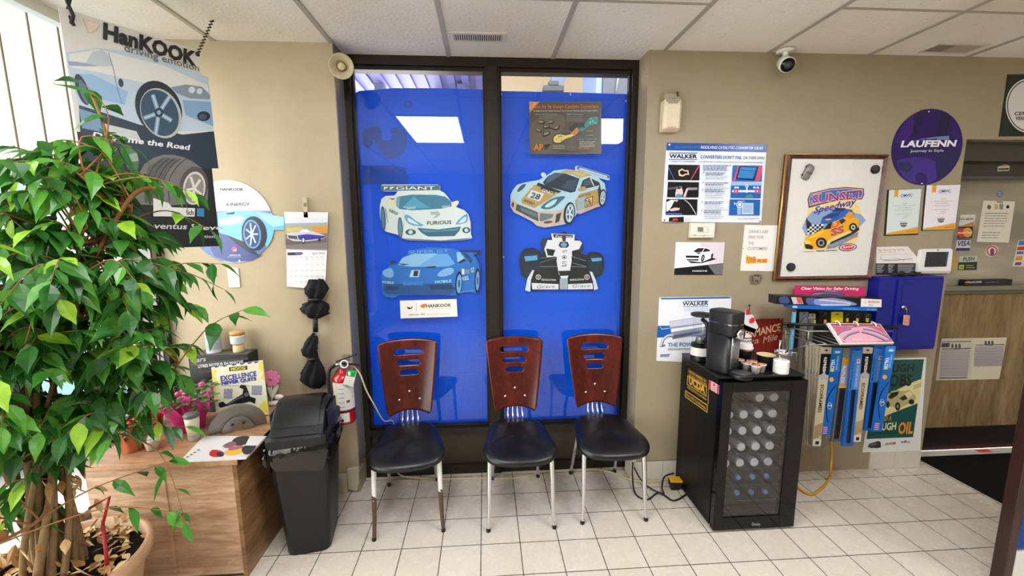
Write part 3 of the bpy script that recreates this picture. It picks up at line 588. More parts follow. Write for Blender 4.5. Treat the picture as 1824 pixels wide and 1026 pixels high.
a.text('OFFICIAL TIRE', (303, 898), (400, 894), 11, '#77736b', .02); a.text('OF HOCKEY CANADA', (410, 894), (546, 890), 9, '#b5b1a8')
T(a.build('sponsor_sticker'), 'white oblong tyre sponsor sticker below the blue car picture', 'sticker')

# ================================================================== THINGS ON THE RIGHT WALL
def frsh():
    c = at(1194, 236, Y=YW); r = E('air_freshener_dispenser', (1.066, YW, 2.166), 'cream wall mounted air freshener dispenser high beside the window', 'air freshener')
    b = MB().use('#d8cbb0'); R = []
    for z, w, d in ((2.166, .095, .03), (2.18, .105, .055), (2.30, .104, .066), (2.335, .10, .062)): R.append([(1.066-w/2, YW, z), (1.066-w/2, YW-d*.8, z), (1.066-w*.36, YW-d, z), (1.066+w*.36, YW-d, z), (1.066+w/2, YW-d*.8, z), (1.066+w/2, YW, z)])
    b.rings(R); b.build('body', r, bevel=.003)
    b = MB().use('#9c9172'); R = []
    for z, w, d in ((2.337, .10, .058), (2.365, .096, .052), (2.389, .072, .03)): R.append([(1.066-w/2, YW, z), (1.066-w/2, YW-d*.8, z), (1.066-w*.36, YW-d, z), (1.066+w*.36, YW-d, z), (1.066+w/2, YW-d*.8, z), (1.066+w/2, YW, z)])
    b.rings(R); b.use('#2c261c').box((1.09, YW-.052, 2.363), (.01, .01, .026)); b.box((1.066, YW-.062, 2.335), (.012, .008, .008)); b.build('lid', r, bevel=.002)
    a = Art(Y=YW-.067, rough=.4); a.poly([(1187, 176), (1211, 176), (1211, 179), (1206, 184), (1192, 184), (1187, 180)], '#8b836c', 1); a.build('dispenser_slot', r)
    a = Art(Y=YW-.0665, rough=.4); a.text('DRP', (1190, 229), (1204, 229), 3.5, '#c8526a', .03); a.build('lettering', r)
frsh()
def secam():
    r = E('security_camera', (1.69, 2.40, H-.02), 'white bullet security camera with black face hanging at the ceiling edge', 'security camera')
    b = MB().use(M_WHITE); b.lathe([(.0, 0), (.045, 0), (.045, .012), (.03, .019), (0, .019)], (1.70, 2.405, H-.02)); b.build('mount', r)
    b = MB().use(M_WHITE); b.cyl((1.70, 2.40, H-.015), (1.69, 2.385, H-.055), .014); b.ball((1.69, 2.385, H-.055), .018, 8); b.build('arm', r)
    d = Vector((-.28, -.85, -.45)).normalized(); c = Vector((1.69, 2.385, H-.085))
    b = MB().use(M_WHITE); b.tube([c-d*.035, c-d*.03, c+d*.05, c+d*.055], [.02, .036, .04, .036], 20); b.build('housing', r)
    b = MB().use(M_BLACKG); b.tube([c+d*.055, c+d*.062], [.036, .034], 20); b.use('#2a2e38'); b.tube([c+d*.062, c+d*.066], [.02, .018], 16); b.use('#54524e').tube([c+d*.066, c+d*.067], [.008, .007], 10); b.build('lens_face', r)
secam()
def walker(a):
    a.zoom(3.664, 1160, 240); bl = '#1d4f9e'
    a.board([(100, 52), (755, 62), (718, 574), (68, 568)], '#dfe6ee')
    a.poly([(100, 52), (755, 62), (751, 115), (97, 102)], bl); 
    for k in range(12): a.poly([(160+k*14, 72), (166+k*14, 72), (160+k*14, 88), (152+k*14, 88)], '#3f6fb5')
    a.text('RESOLVING CATALYTIC CONVERTER ISSUES', (322, 90), (726, 97), 17, '#e8eef6', .03, .2)
    a.ell(118, 65, 7, 6, '#f4f4f4', 10)
    a.rect(118, 117, 302, 122, bl); a.rect(112, 160, 300, 164, bl); a.text('WALKER', (116, 152), (298, 154), 26, '#101418', .06); a.text('CATALYTIC CONVERTERS', (128, 178), (285, 179), 7, '#30343a', .02)
    a.text("CONVERTERS DON'T FAIL", (318, 155), (588, 160), 21, '#2456a8', .04, .15); a.text('ON THEIR OWN', (596, 160), (734, 162), 20, '#4a4e56', .0, .15)
    a.text('IT IS IMPORTANT TO CHECK THE FOLLOWING PRIOR TO CONVERTER REPLACEMENT', (318, 180), (728, 187), 8, '#5a5e66', .0, .1)
    for (x, y, w, h, n) in ((108, 196, 212, 102, 0), (104, 308, 210, 102, 1), (94, 420, 210, 104, 2), (526, 200, 200, 106, 3), (516, 312, 202, 102, 4), (506, 422, 204, 104, 5)):
        a.poly([(x+4, y), (x+w-4, y+2), (x+w-8, y+h), (x-2, y+h-2)], '#15161b' if n < 3 else '#1d5fae')
        if n == 0: a.poly([(175, 235), (200, 220), (215, 232), (240, 232), (246, 262), (225, 262), (205, 274), (180, 268)], '#f0c9a4'); a.poly([(184, 240), (202, 230), (214, 240), (234, 240), (236, 256), (222, 254), (205, 264), (188, 258)], '#15161b'); a.line([(112, 215), (150, 296)], 3, '#4b8fd8'); a.line([(312, 200), (256, 296)], 8, '#b83a5c')
        if n == 1: a.poly([(110, 345), (200, 335), (200, 352), (110, 360)], '#4d5560'); a.poly([(235, 345), (300, 345), (300, 360), (235, 362)], '#8a9098'); a.poly([(155, 410), (165, 345), (195, 343), (205, 380), (190, 410)], '#e8c6c4', 2); a.poly([(160, 352), (178, 338), (198, 348), (180, 356)], '#202a3c'); a.poly([(150, 410), (170, 385), (200, 392), (200, 410)], '#4b8fb8'); a.poly([(205, 405), (228, 350), (240, 350), (222, 408)], '#dfb8ba')
        if n == 2: a.poly([(98, 440), (130, 424), (150, 430), (130, 470), (108, 500), (96, 500)], '#dfe6e6', 1); a.poly([(110, 490), (150, 475), (185, 478), (180, 492), (130, 500)], '#e2b4b4', 1); a.poly([(140, 425), (175, 425), (165, 440)], '#e2b4b4'); a.line([(215, 425), (250, 455), (290, 520)], 6, '#b9bcc4', 3); a.poly([(96, 510), (200, 512), (200, 522), (96, 520)], '#2a5fb8')
        if n == 3: a.poly([(530, 300), (565, 202), (575, 202), (545, 300)], '#d8466c'); a.poly([(700, 205), (724, 205), (705, 303), (675, 303)], '#d8466c'); a.poly([(570, 205), (695, 212), (668, 298), (548, 290)], '#101820'); a.poly([(580, 212), (684, 216), (660, 288), (558, 282)], '#2a7fc2'); a.line([(570, 232), (680, 240)], 3, '#153a5c')
        if n == 4: a.rect(520, 314, 716, 332, '#8fc0e8'); a.rect(524, 362, 706, 376, '#d8e4ee'); a.ell(620, 336, 10, 10, '#e8eef4'); a.ell(620, 336, 5, 5, '#1d5fae'); a.rect(616, 345, 624, 380, '#e8eef4'); a.poly([(612, 396), (650, 388), (664, 410), (612, 410)], '#2f8f8c'); [a.rect(x0, 345, x0+12, 385, '#b8527c') for x0 in (535, 552, 672, 692)]; [a.ell(x0, 345, 8, 6, '#dfe8f2') for x0 in (545, 560, 668, 690)]
        if n == 5: a.rect(586, 446, 662, 520, '#b9cfe6'); a.rect(560, 430, 606, 440, '#7d97bd'); a.rect(556, 470, 582, 522, '#8fb2da'); a.ring(572, 457, 22, 20, 4, '#e8eef4', '#4f8bca'); a.rect(562, 448, 582, 466, '#dfe9f4'); a.poly([(536, 440), (548, 450), (536, 460)], '#cfdcea'); [a.rect(592, 456+7*k, 655, 458+7*k, '#5f86b8') for k in range(8)]
    a.lines(332, 201, 520, 232, 4, 4, '#41639e')
    for k, y in enumerate((250, 315, 360, 438, 497)):
        a.text('/', (332-k*3, y+6), (344-k*3, y-0), 10, '#20406c', .03); a.lines(350-k*3, y, 505-k*4, y+12, 2, 4.5, '#3a5c98', .3); a.lines(352-k*3, y+26, 505-k*4, y+38+(14 if k > 1 else 0), 3 if k > 1 else 2, 3, '#9aa2ae', .3)
    a.rect(85, 530, 206, 568, '#e4e4e8'); a.poly([(112, 540), (206, 535), (206, 570), (108, 566)], '#14161a'); a.poly([(135, 548), (165, 545), (170, 560), (132, 562)], '#b8403c'); a.ell(82, 558, 5, 5, '#802840', 8); a.ell(702, 567, 5, 5, '#802840', 8)
    a.text('www.walkerexhaust.com', (555, 550), (694, 549), 7, '#2456a8', .02); a.lines(215, 546, 265, 556, 2, 3, '#b8bec8')
wallart('catalytic_converter_poster', 'large white and blue catalytic converter wall chart above the thermostat', 'poster', walker, rough=.2)
def thermo():
    r = E('thermostat', (1.295, YW, 1.56), 'small white thermostat with grey display below the converter wall chart', 'thermostat')
    b = MB().use('#ded8cb'); b.bx(1.221, 1.371, YW-.028, YW, 1.562, 1.65); b.build('body', r, bevel=.004)
    a = Art(Y=YW-.029, rough=.4); a.zoom(3.664, 1160, 240); a.rect(299, 600, 376, 640, '#cfc9bc'); a.rect(304, 604, 338, 632, '#4f5f56'); a.rect(306, 606, 336, 630, '#67786c'); a.ell(355, 612, 9, 6, '#e8e2d6', 12); a.ell(355, 627, 9, 6, '#e8e2d6', 12); a.rect(255, 657, 395, 659, '#8f897c'); a.ell(285, 656, 6, 3, '#7d776a', 8); a.ell(345, 658, 6, 3, '#7d776a', 8); a.build('display', r)
thermo()
def suvp(a):
    a.zoom(3.664, 1160, 240); a.board([(162, 700), (481, 702), (463, 914), (148, 914)], '#d8d4da'); a.poly([(158, 760), (160, 704), (310, 706), (430, 842), (152, 872)], '#efecf2'); a.poly([(310, 704), (480, 704), (470, 838), (380, 846), (345, 750)], '#d9cdd6')
    a.poly([(152, 872), (470, 838), (464, 914), (148, 914)], '#141416'); a.poly([(370, 852), (470, 840), (464, 912), (415, 912)], '#6d6a70'); a.poly([(225, 815), (260, 838), (330, 838), (425, 812), (395, 800)], '#1c1c20', 1)
    a.poly([(222, 790), (240, 765), (275, 755), (300, 738), (350, 735), (385, 748), (400, 775), (402, 800), (345, 825), (325, 832), (235, 822), (224, 808)], '#f4f2f6', 1); a.poly([(275, 760), (305, 740), (345, 740), (330, 765), (290, 768)], '#26262c', 1); a.poly([(335, 765), (350, 740), (380, 750), (385, 760)], '#26262c', 1); a.poly([(224, 788), (312, 790), (310, 804), (226, 802)], '#1c1c22'); a.poly([(290, 770), (325, 768), (310, 780)], '#3a3a42'); a.poly([(230, 812), (310, 812), (305, 822), (236, 820)], '#2a2a30')
    a.ell(336, 805, 11, 24, '#1a1a1e', 16, .2); a.ell(336, 805, 6, 15, '#8f8f98', 12, .2); a.ell(396, 790, 6, 18, '#1a1a1e', 12, .2); a.line([(340, 770), (398, 778)], 2, '#b0adb6'); a.text('PORSCHE', (268, 894), (364, 893), 9, '#e8e6ea', .04)
wallart('car_photo_plaque', 'small plaque with a white sport utility car below the thermostat', 'plaque', suvp, rough=.25)
def drinks(a):
    a.zoom(3.664, 1160, 240); a.board([(612, 588), (836, 592), (818, 892), (583, 888)], '#e6e3dc', .004); g = '#7d7a74'
    for t, x0, x1, y in (('DRINKS ARE', 638, 762, 642), ('FREE FOR', 634, 733, 678), ('THE', 632, 668, 717), ('CUSTOMERS', 627, 758, 752)): a.text(t, (x0, y), (x1, y+1), 20, g)
    a.poly([(618, 782), (655, 800), (700, 812), (760, 808), (755, 836), (700, 834), (618, 842)], '#e8b83c', 1); a.text('POWER', (620, 838), (682, 836), 40, '#cf3f22', .05); a.text('PROBE', (692, 836), (754, 834), 22, '#cf3f22', .05)
    for x, y in ((725, 592), (697, 888), (600, 742), (822, 740)): a.ell(x, y, 3, 3, '#6a665e', 8)
wallart('free_drinks_notice', 'white free drinks notice board left of the framed racing picture', 'notice', drinks, rough=.4)
b = Art(Y=YW-.006, rough=.2); b.zoom(3.664, 1160, 240); ch = M_CHROME
b.c('#000000'); out = smooth_pts([b.P(*p) for p in ((650, 914), (684, 908), (717, 914), (718, 940), (708, 966), (684, 971), (654, 966), (645, 940))], 3)
inn = smooth_pts([b.P(*p) for p in ((657, 921), (684, 915), (710, 921), (711, 940), (703, 960), (684, 964), (660, 960), (652, 940))], 3)
n_ = len(out); b.use(ch); vs = [(u, YW-.012, v_) for u, v_ in out]+[(u, YW-.012, v_) for u, v_ in inn]+[(u, YW, v_) for u, v_ in out]+[(u, YW, v_) for u, v_ in inn]
b.add(vs, [f for i in range(n_) for j in [(i+1) % n_] for f in ((i, j, n_+j, n_+i), (2*n_+i, 2*n_+j, j, i), (n_+i, n_+j, 3*n_+j, 3*n_+i))])
b.prism([b.P(*p) for p in ((658, 920), (669, 919), (673, 938), (695, 938), (699, 919), (710, 920), (704, 960), (694, 961), (694, 948), (675, 948), (674, 961), (664, 960))], (0, YW-.012, 0), (1, 0, 0), (0, 0, 1), (0, -1, 0), .012)
T(b.build('car_emblem'), 'small chrome letter H car emblem fixed below the free drinks notice', 'emblem')
def framed():
    r = E('framed_picture', (2.108, YW, 1.297), 'large brown wood framed racing picture with white mount on the right wall', 'framed picture')
    z = Art(Y=YW-.03); z.zoom(3.664, 1370, 240); o = [z.P(*p) for p in ((122, 125), (788, 130), (672, 944), (40, 952))]; i_ = [z.P(*p) for p in ((158, 154), (764, 158), (656, 918), (76, 928))]
    m = wood_mat('frame_wood', '#3a1c12', '#54291b', '#6d3a26', (1, 1, 1), .25, 12); b = MB().use(m)
    vs = []
    for k, (P_, y) in enumerate(((o, YW-.022), (o, YW), (i_, YW), (i_, YW-.012))): vs += [(u, y, v_) for u, v_ in P_]
    mid = [((o[q][0]*.55+i_[q][0]*.45), YW-.032, (o[q][1]*.55+i_[q][1]*.45)) for q in range(4)]; vs += mid
    fs = []
    for q in range(4):
        w_ = (q+1) % 4; fs += [(4+q, 4+w_, w_, q), (q, w_, 16+w_, 16+q), (16+q, 16+w_, 12+w_, 12+q), (12+q, 12+w_, 8+w_, 8+q)]
    b.add(vs, fs); b.use(mat('#c9a45c', .3, .6)); b.tube([(o[3][0], YW-.02, o[3][1]), (o[0][0], YW-.02, o[0][1])], .006, 6); b.tube([(o[0][0], YW-.022, o[0][1]), (o[1][0], YW-.022, o[1][1])], .003, 6); b.build('frame', r)
    a = Art(Y=YW-.012, rough=.3); a.zoom(3.664, 1370, 240); a.board([(152, 150), (768, 154), (660, 922), (72, 932)], '#dcdad3')
    a.poly([(402, 165), (545, 160), (540, 290), (400, 300)], '#e0ded8')
    a.poly([(248, 415), (262, 390), (400, 345), (500, 338), (600, 342), (622, 360), (618, 400), (600, 425), (560, 440), (590, 470), (600, 560), (585, 640), (575, 700), (440, 745), (240, 752), (226, 735), (232, 640), (244, 560), (256, 480)], '#e8cf8a', 1)
    a.poly([(350, 480), (600, 520), (590, 600), (240, 660), (245, 540)], '#8aa0c4', 2)
    a.poly([(250, 420), (268, 380), (400, 350), (500, 342), (618, 350), (620, 395), (604, 422), (450, 428), (340, 455), (258, 478)], '#3a2f86', 1)
    a.poly([(258, 420), (272, 386), (400, 356), (500, 348), (612, 355), (614, 392), (600, 415), (450, 420), (340, 446), (264, 466)], '#dba27c', 1)
    a.poly([(264, 420), (276, 392), (400, 362), (500, 354), (606, 360), (608, 390), (595, 408), (450, 412), (340, 438), (270, 456)], '#2f6fc0', 1)
    a.text('SUNSET', (274, 448), (602, 414), 56, '#e8c0a0', .10, .1); a.lay += 1; a.text('SUNSET', (278, 446), (598, 413), 52, '#8f2a74', .04, .1)
    a.text('Speedway', (288, 515), (560, 455), 42, '#3a3a94', .05, .5)
    a.poly([(335, 582), (345, 540), (400, 510), (440, 492), (480, 480), (540, 490), (555, 520), (540, 545), (450, 560), (420, 580)], '#2760b4', 1); a.poly([(350, 545), (400, 515), (470, 505), (440, 535), (380, 550)], '#1c3f86', 1); a.poly([(495, 530), (520, 500), (548, 510), (545, 540), (505, 545)], '#e0962c', 1); a.poly([(365, 550), (400, 545), (405, 555), (370, 560)], '#e89a50'); a.poly([(400, 500), (440, 478), (500, 478), (480, 500)], '#15306a', 1)
    for i in range(7):
        for j in range(5):
            if (i+j) % 2: a.poly([(248+i*15, 590+j*12-i*1), (262+i*15, 589+j*12-i*1), (262+i*15, 600+j*12), (248+i*15, 601+j*12)], '#17171a'); a.lay -= 1
            else: a.poly([(248+i*15, 590+j*12-i*1), (262+i*15, 589+j*12-i*1), (262+i*15, 600+j*12), (248+i*15, 601+j*12)], '#e9e9ee'); a.lay -= 1
    a.lay += 2; a.poly([(242, 540), (252, 560), (275, 580), (262, 600), (246, 620), (240, 580)], '#26262a', 1)
    a.poly([(228, 700), (240, 668), (300, 640), (340, 620), (372, 600), (400, 575), (450, 556), (490, 536), (510, 545), (560, 540), (585, 550), (584, 600), (560, 610), (520, 625), (450, 655), (380, 690), (365, 740), (300, 745), (240, 742), (228, 725)], '#e8a622', 1)
    a.poly([(240, 680), (300, 650), (360, 620), (350, 640), (300, 665)], '#f4c43c'); a.poly([(350, 620), (385, 580), (410, 570), (400, 612)], '#26262a'); a.poly([(400, 612), (412, 574), (450, 560), (462, 580), (440, 602)], '#d8662c', 1); a.poly([(452, 560), (480, 545), (500, 560), (470, 585)], '#3a3230')
    a.text('SS', (402, 660), (488, 632), 40, '#3a3f9c', .1, .1); a.text('SS', (406, 656), (484, 630), 34, '#e0552c', .03, .1); a.text('S', (415, 596), (440, 588), 26, '#f0d070', .04, .2)
    a.ell(338, 705, 36, 34, '#1a1a1e', 20); a.ell(336, 706, 22, 22, '#8b8f98', 18); a.ell(336, 706, 12, 12, '#1a1a1e', 14); a.ell(545, 604, 26, 28, '#1a1a1e', 20); a.ell(545, 604, 15, 17, '#c8ccd2', 16); a.ell(545, 604, 7, 8, '#1a1a1e', 12)
    a.poly([(230, 705), (285, 728), (280, 748), (235, 742)], '#26201a'); a.poly([(228, 688), (262, 692), (270, 710), (235, 715)], '#f4d060', 1); a.poly([(380, 735), (560, 640), (585, 620), (580, 600), (530, 640), (400, 700), (370, 745)], '#2a2622', 1)
    a.poly([(380, 720), (440, 695), (560, 645), (578, 635), (572, 660), (430, 735), (375, 745)], '#5f86b8', 1); a.text('Stock Car Racing', (390, 738), (572, 662), 18, '#c98d3c', .05, .2)
    a.ell(510, 734, 58, 25, '#2a2f74', 28, -.08); a.ell(510, 734, 52, 20, '#e8e0e0', 28, -.08); a.ell(510, 734, 44, 17, '#c83a3c', 28, -.08); a.text('Sunset', (478, 742), (545, 732), 14, '#f2e8e8', .03, .1); a.text('BARRIE, ONTARIO', (304, 762), (440, 758), 9, '#3a2a1a', .04); a.lines(216, 762, 290, 763, 1, 3, '#d85a6a')
    a.build('picture', r)
    return r
framed()
# magnets and toy car stuck on the picture
for (x, y, lb) in ((687, 227, 'round black magnet at the upper right of the framed racing picture'), (138, 863, 'round black magnet at the lower left of the framed racing picture')):
    z = Art(Y=YW-.012); z.zoom(3.664, 1370, 240); u, v_ = z.P(x, y); b = MB().use(M_BLACK); b.cyl((u, YW-.012, v_), (u, YW-.024, v_), .026, .025, 24); b.use('#2c2c30').cyl((u, YW-.024, v_), (u, YW-.0245, v_), .02, n=20); T(b.build('magnet', bevel=.001), lb, 'magnet')
z = Art(Y=YW-.012); z.zoom(3.664, 1370, 240); u0, v0 = z.P(225, 285); u1, v1 = z.P(265, 205); ax = Vector((u1-u0, 0, v1-v0)); ln = ax.length; ax.normalize(); sd = Vector((ax.z, 0, -ax.x))
r = E('toy_car', (u0, YW-.012, v0), 'small grey toy car stuck at the upper left of the framed racing picture', 'toy car')
b = MB().use(mat('#8b8984', .35, .3)); c = Vector(((u0+u1)/2, YW-.0132, (v0+v1)/2))
R = []
for t_, w, h_ in ((-.58, .016, .008), (-.5, .021, .014), (-.2, .023, .017), (-.05, .023, .026), (.3, .022, .026), (.5, .021, .018), (.6, .015, .01)):
    R.append([tuple(c+ax*ln*t_+sd*w*q+Vector((0, -1, 0))*h_*k) for q, k in ((-1, 0), (-1, .7), (-.75, 1), (.75, 1), (1, .7), (1, 0))])
b.smooth = True; b.rings(R); b.build('body', r)
b = MB().use('#5b5a58'); b.add([tuple(c+ax*ln*t_+sd*w*q+Vector((0, -h_, 0))) for t_, w, h_ in ((-.16, .018, .022), (-.03, .017, .0275)) for q in (-1, 1)], [(0, 1, 3, 2)]); b.build('windscreen', r)
for t_ in (-.35, .33):
    for q in (-1, 1): b = MB().use('#1e1e20'); p = c+ax*ln*t_+sd*.022*q+Vector((0, -.006, 0)); b.cyl(p-sd*.002, p+sd*.002, .007, n=12); b.build('wheel', r)
def lauf(a):
    a.zoom(3.664, 1560, 60); n = 40; cx, cy = 336, 739
    c0 = a.P(336, 739); l = a.P(106, 745)[0]; rr = a.P(565, 735)[0]; t_ = a.P(345, 490)[1]; bt = a.P(330, 988)[1]
    cx, cz, rx, rz = (l+rr)/2, (t_+bt)/2, (rr-l)/2, (t_-bt)/2
    a.board([(cx+rx*math.cos(2*PI*i/64), cz+rz*math.sin(2*PI*i/64)) for i in range(64)], '#27135f', .004, raw=True)
    a.poly([(290, 500), (330, 492), (300, 560), (260, 680), (230, 650), (260, 560)], '#171645', 1); a.poly([(430, 505), (490, 545), (470, 620), (440, 690), (395, 690), (410, 600)], '#171645', 1); a.poly([(200, 560), (250, 520), (240, 640), (180, 740), (130, 700)], '#3a1676', 1); a.poly([(490, 560), (530, 600), (560, 700), (555, 760), (510, 700)], '#2d1670', 1)
    a.poly([(140, 830), (200, 812), (300, 806), (380, 830), (410, 870), (400, 940), (330, 980), (210, 960), (150, 890)], '#3d2a86', 2); a.poly([(150, 840), (230, 838), (240, 880), (200, 910), (150, 880)], '#1f2a5c', 1); a.poly([(255, 920), (300, 905), (330, 930), (330, 985), (270, 980)], '#2a1068', 2); a.poly([(400, 780), (540, 770), (520, 850), (440, 940), (400, 950)], '#1d1d55', 2); a.poly([(205, 740), (400, 740), (380, 790), (190, 800)], '#1d1d52', 1)
    a.poly([(200, 712), (300, 685), (420, 670), (478, 667), (476, 692), (400, 694), (395, 684), (300, 696)], '#6f7fb0'); a.poly([(240, 700), (330, 684), (380, 700)], '#3f3f88')
    a.text('LAUFENN', (160, 740), (518, 735), 40, '#ececf0', .09, .18); a.text('Journey in Style', (222, 774), (440, 770), 17, '#cfcfe0', .02, .05); a.ell(345, 509, 5, 5, '#e8e8ee', 8); a.ell(299, 978, 6, 4, '#e8e8ee', 8)
wallart('round_tyre_sign', 'round purple tyre sign with white lettering above the certificates', 'sign', lauf, rough=.2)
def cert(k_, ox, ttl, paper):
    def fn(a):
        a.zoom(3.947, 1560, 300)
        if k_ == 0: Q = [(84, 150), (324, 141), (297, 466), (60, 474)]; I = [(94, 152), (322, 143), (294, 456), (72, 467)]
        else: Q = [(350, 118), (599, 114), (559, 430), (322, 439)]; I = [(358, 119), (597, 115), (556, 428), (330, 434)]
        a.board(Q, '#1b1b1d', .012); a.poly(I, paper)
        def m(u, v): 
            t = (I[0][0]*(1-u)+I[1][0]*u, I[0][1]*(1-u)+I[1][1]*u); q = (I[3][0]*(1-u)+I[2][0]*u, I[3][1]*(1-u)+I[2][1]*u); return (t[0]*(1-v)+q[0]*v, t[1]*(1-v)+q[1]*v)
        a.poly([m(.17, 0), m(.29, 0), m(.29, .18), m(.235, .15), m(.17, .18)], '#e3a02c'); a.text(ttl, m(.37, .17), m(.73, .165), 20, '#4a3f9c', .05); a.text('ONTARIO MOTOR VEHICLE INDUSTRY COUNCIL', m(.37, .195), m(.73, .195), 4, '#8a86b0')
        for v, u0, u1 in ((.31, .44, .62), (.36, .15, .85), (.41, .3, .7), (.46, .22, .75), (.55, .2, .75), (.60, .5, .66), (.635, .46, .62), (.72, .4, .6)):
            p, q = m(u0, v), m(u1, v); a.text('an official registration line' if u1-u0 > .4 else 'certified', (p[0], p[1]+2), (q[0], q[1]+2), 5, '#7f7f86', .01)
        c = m(.53, .79); a.poly([(c[0]-26, c[1]-12), (c[0]+26, c[1]-13), (c[0]+18, c[1]+10), (c[0], c[1]+18), (c[0]-20, c[1]+10)], '#5c5c60', 1); a.poly([(c[0]-22, c[1]-4), (c[0]+22, c[1]-5), (c[0]+18, c[1]+2), (c[0]-18, c[1]+3)], '#dcdde0'); a.text('OMVIC', (c[0]-20, c[1]+2), (c[0]+20, c[1]+1), 6, '#303034', .03)
        a.poly([m(0, .995), m(0, .965), m(1, .86), m(1, .995)], '#e3a02c'); a.text('official licensed dealer', m(.65, .965), m(.95, .945), 6, '#6a4a18', .02); a.text('Signature', m(.78, .88), m(.97, .86), 6, '#7fb8c8', .02, .3)
    return fn
wallart('certificate', 'black framed dealer certificate with orange ribbon, lower left one under the round purple sign', 'certificate', cert(0, 0, 'OMVIC', '#d5e0de'), rough=.2)
wallart('certificate', 'black framed dealer certificate with orange ribbon, upper right one beside the doorway', 'certificate', cert(1, 0, 'OMVIC', '#e8e5ea'), rough=.2)
def heart(a):
    a.zoom(3.947, 1560, 300); a.board([(5, 552), (226, 548), (292, 625), (280, 742), (-2, 748)], '#e2ded8', .002); a.poly([(0, 668), (282, 666), (276, 742), (-2, 748)], '#25262a')
    a.text('Stop. We\'ve Got That Tool Too.', (18, 579), (202, 576), 12, '#d24a44', .03); a.text('Replacement body parts', (18, 592), (140, 590), 7, '#c8625c', .01); a.line([(30, 607), (250, 600)], 1.5, '#a8a49c'); a.line([(35, 620), (42, 640), (95, 647), (180, 642), (258, 635)], 3, '#3c3c40', 3); a.line([(60, 644), (150, 636), (200, 646)], 2, '#6c6c70', 3)
    for x0, x1 in ((5, 60), (85, 128), (152, 268)):
        for k in range(5): a.rect(x0, 678+k*12, x1-(k*9 % 20), 682+k*12, '#c9c9c6')
wallart('tool_leaflet', 'white and black printed leaflet left of the wall tablet', 'leaflet', heart)
def tab():
    z = Art(Y=YW-.02); z.zoom(3.947, 1560, 300)
    r = E('wall_tablet', (2.825, YW, 1.33), 'white framed alarm keypad tablet with dark screen above the blue cabinet', 'tablet')
    a = Art(Y=YW-.024, rough=.3); a.zoom(3.947, 1560, 300); a.c('#e6e3de'); a.board([(320, 574), (340, 566), (530, 563), (544, 574), (528, 725), (515, 738), (312, 740), (298, 728)], '#e6e3de', .022); a.poly([(305, 722), (528, 720), (520, 736), (310, 738)], '#bdbab4'); a.ell(436, 575, 6, 5, '#26262a', 10); a.build('body', r, bevel=.002)
    a = Art(Y=YW-.026, rough=.08); a.zoom(3.947, 1560, 300); a.board([(358, 588), (514, 586), (496, 690), (342, 693)], '#20262e', .001); a.poly([(495, 588), (512, 588), (498, 686), (490, 686)], '#2f4a66'); a.build('screen', r)
tab()
def cab():
    x0, x1, z0, z1 = 2.50, 2.905, .835, 1.302; yf = YW-.085
    p = at(1570, 494, Y=yf); q = at(1683, 494, Y=yf); s_ = at(1665, 622, Y=yf)
    x0, x1, z1, z0 = p.x, q.x, p.z, s_.z
    r = E('key_cabinet', ((x0+x1)/2, YW, z0), 'blue metal key cabinet with hanging keys beside the wiper rack', 'cabinet')
    m = mat('#0f1a80', .35, 0, .4, .05); b = MB().use(m); b.bx(x0, x1, yf+.004, YW, z0, z1); b.build('body', r, bevel=.003)
    b = MB().use(m); xd = x0+.27*(x1-x0); b.bx(xd, x1-.008, yf-.004, yf+.004, z0+.02, z1-.016); b.use('#0b1364').bx(xd+.03, x1-.03, yf-.005, yf-.004, z0+.05, z1-.045); b.use(m).bx(xd+.033, x1-.033, yf-.0056, yf-.005, z0+.053, z1-.048); dd = b.build('door', r, bevel=.001)
    k = at(1607, 547, Y=yf-.005); b = MB().use(M_CHROME); b.cyl((k.x, yf-.005, k.z), (k.x, yf-.016, k.z), .011, n=16); b.build('lock', dd)
    kk = E('key', (k.x, yf-.017, k.z-.03), 'key with tag hanging in the lock of the blue cabinet', 'key'); b = MB().use(M_CHROME); b.box((k.x, yf-.022, k.z), (.003, .014, .014)); b.tube([(k.x, yf-.026, k.z-.002), (k.x+.012, yf-.026, k.z-.018), (k.x+.012, yf-.026, k.z-.04)], .0025, 6); b.build('ring', kk)
    b = MB().use('#26262a'); b.box((k.x+.012, yf-.024, k.z-.014), (.02, .006, .022), 0, Matrix.Rotation(.5, 4, 'Y')); b.build('key_head', kk)
    a = Art(Y=yf-.026, rough=.3); a.zoom(6.037, 1370, 490); a.board([(1452, 430), (1515, 434), (1503, 542), (1442, 536)], '#c9b0a8', .003); a.poly([(1460, 440), (1508, 443), (1498, 534), (1450, 528)], '#d8604a'); a.lines(1462, 455, 1500, 520, 5, 6, '#e8c8bc'); a.build('tag', kk)
    b = MB().use(M_BLACK); y_ = YW-.05; c = at(1592, 490, Y=y_)
    b.tube([(c.x-.02, y_, z1+.012), (c.x+.04, y_-.02, z1+.018), (c.x+.10, y_-.02, z1+.012), (c.x+.17, y_, z1+.02)], .008, 8); b.ball((c.x+.03, y_-.02, z1+.016), (.035, .01, .016), 8); b.ball((c.x+.11, y_-.02, z1+.016), (.035, .01, .016), 8); b.tube([(c.x-.02, y_, z1+.012), (c.x-.0, y_+.035, z1+.012)], .004, 6)
    T(b.build('sunglasses', origin=(c.x+.07, y_, z1)), 'folded black glasses lying on top of the blue key cabinet', 'glasses')
cab()
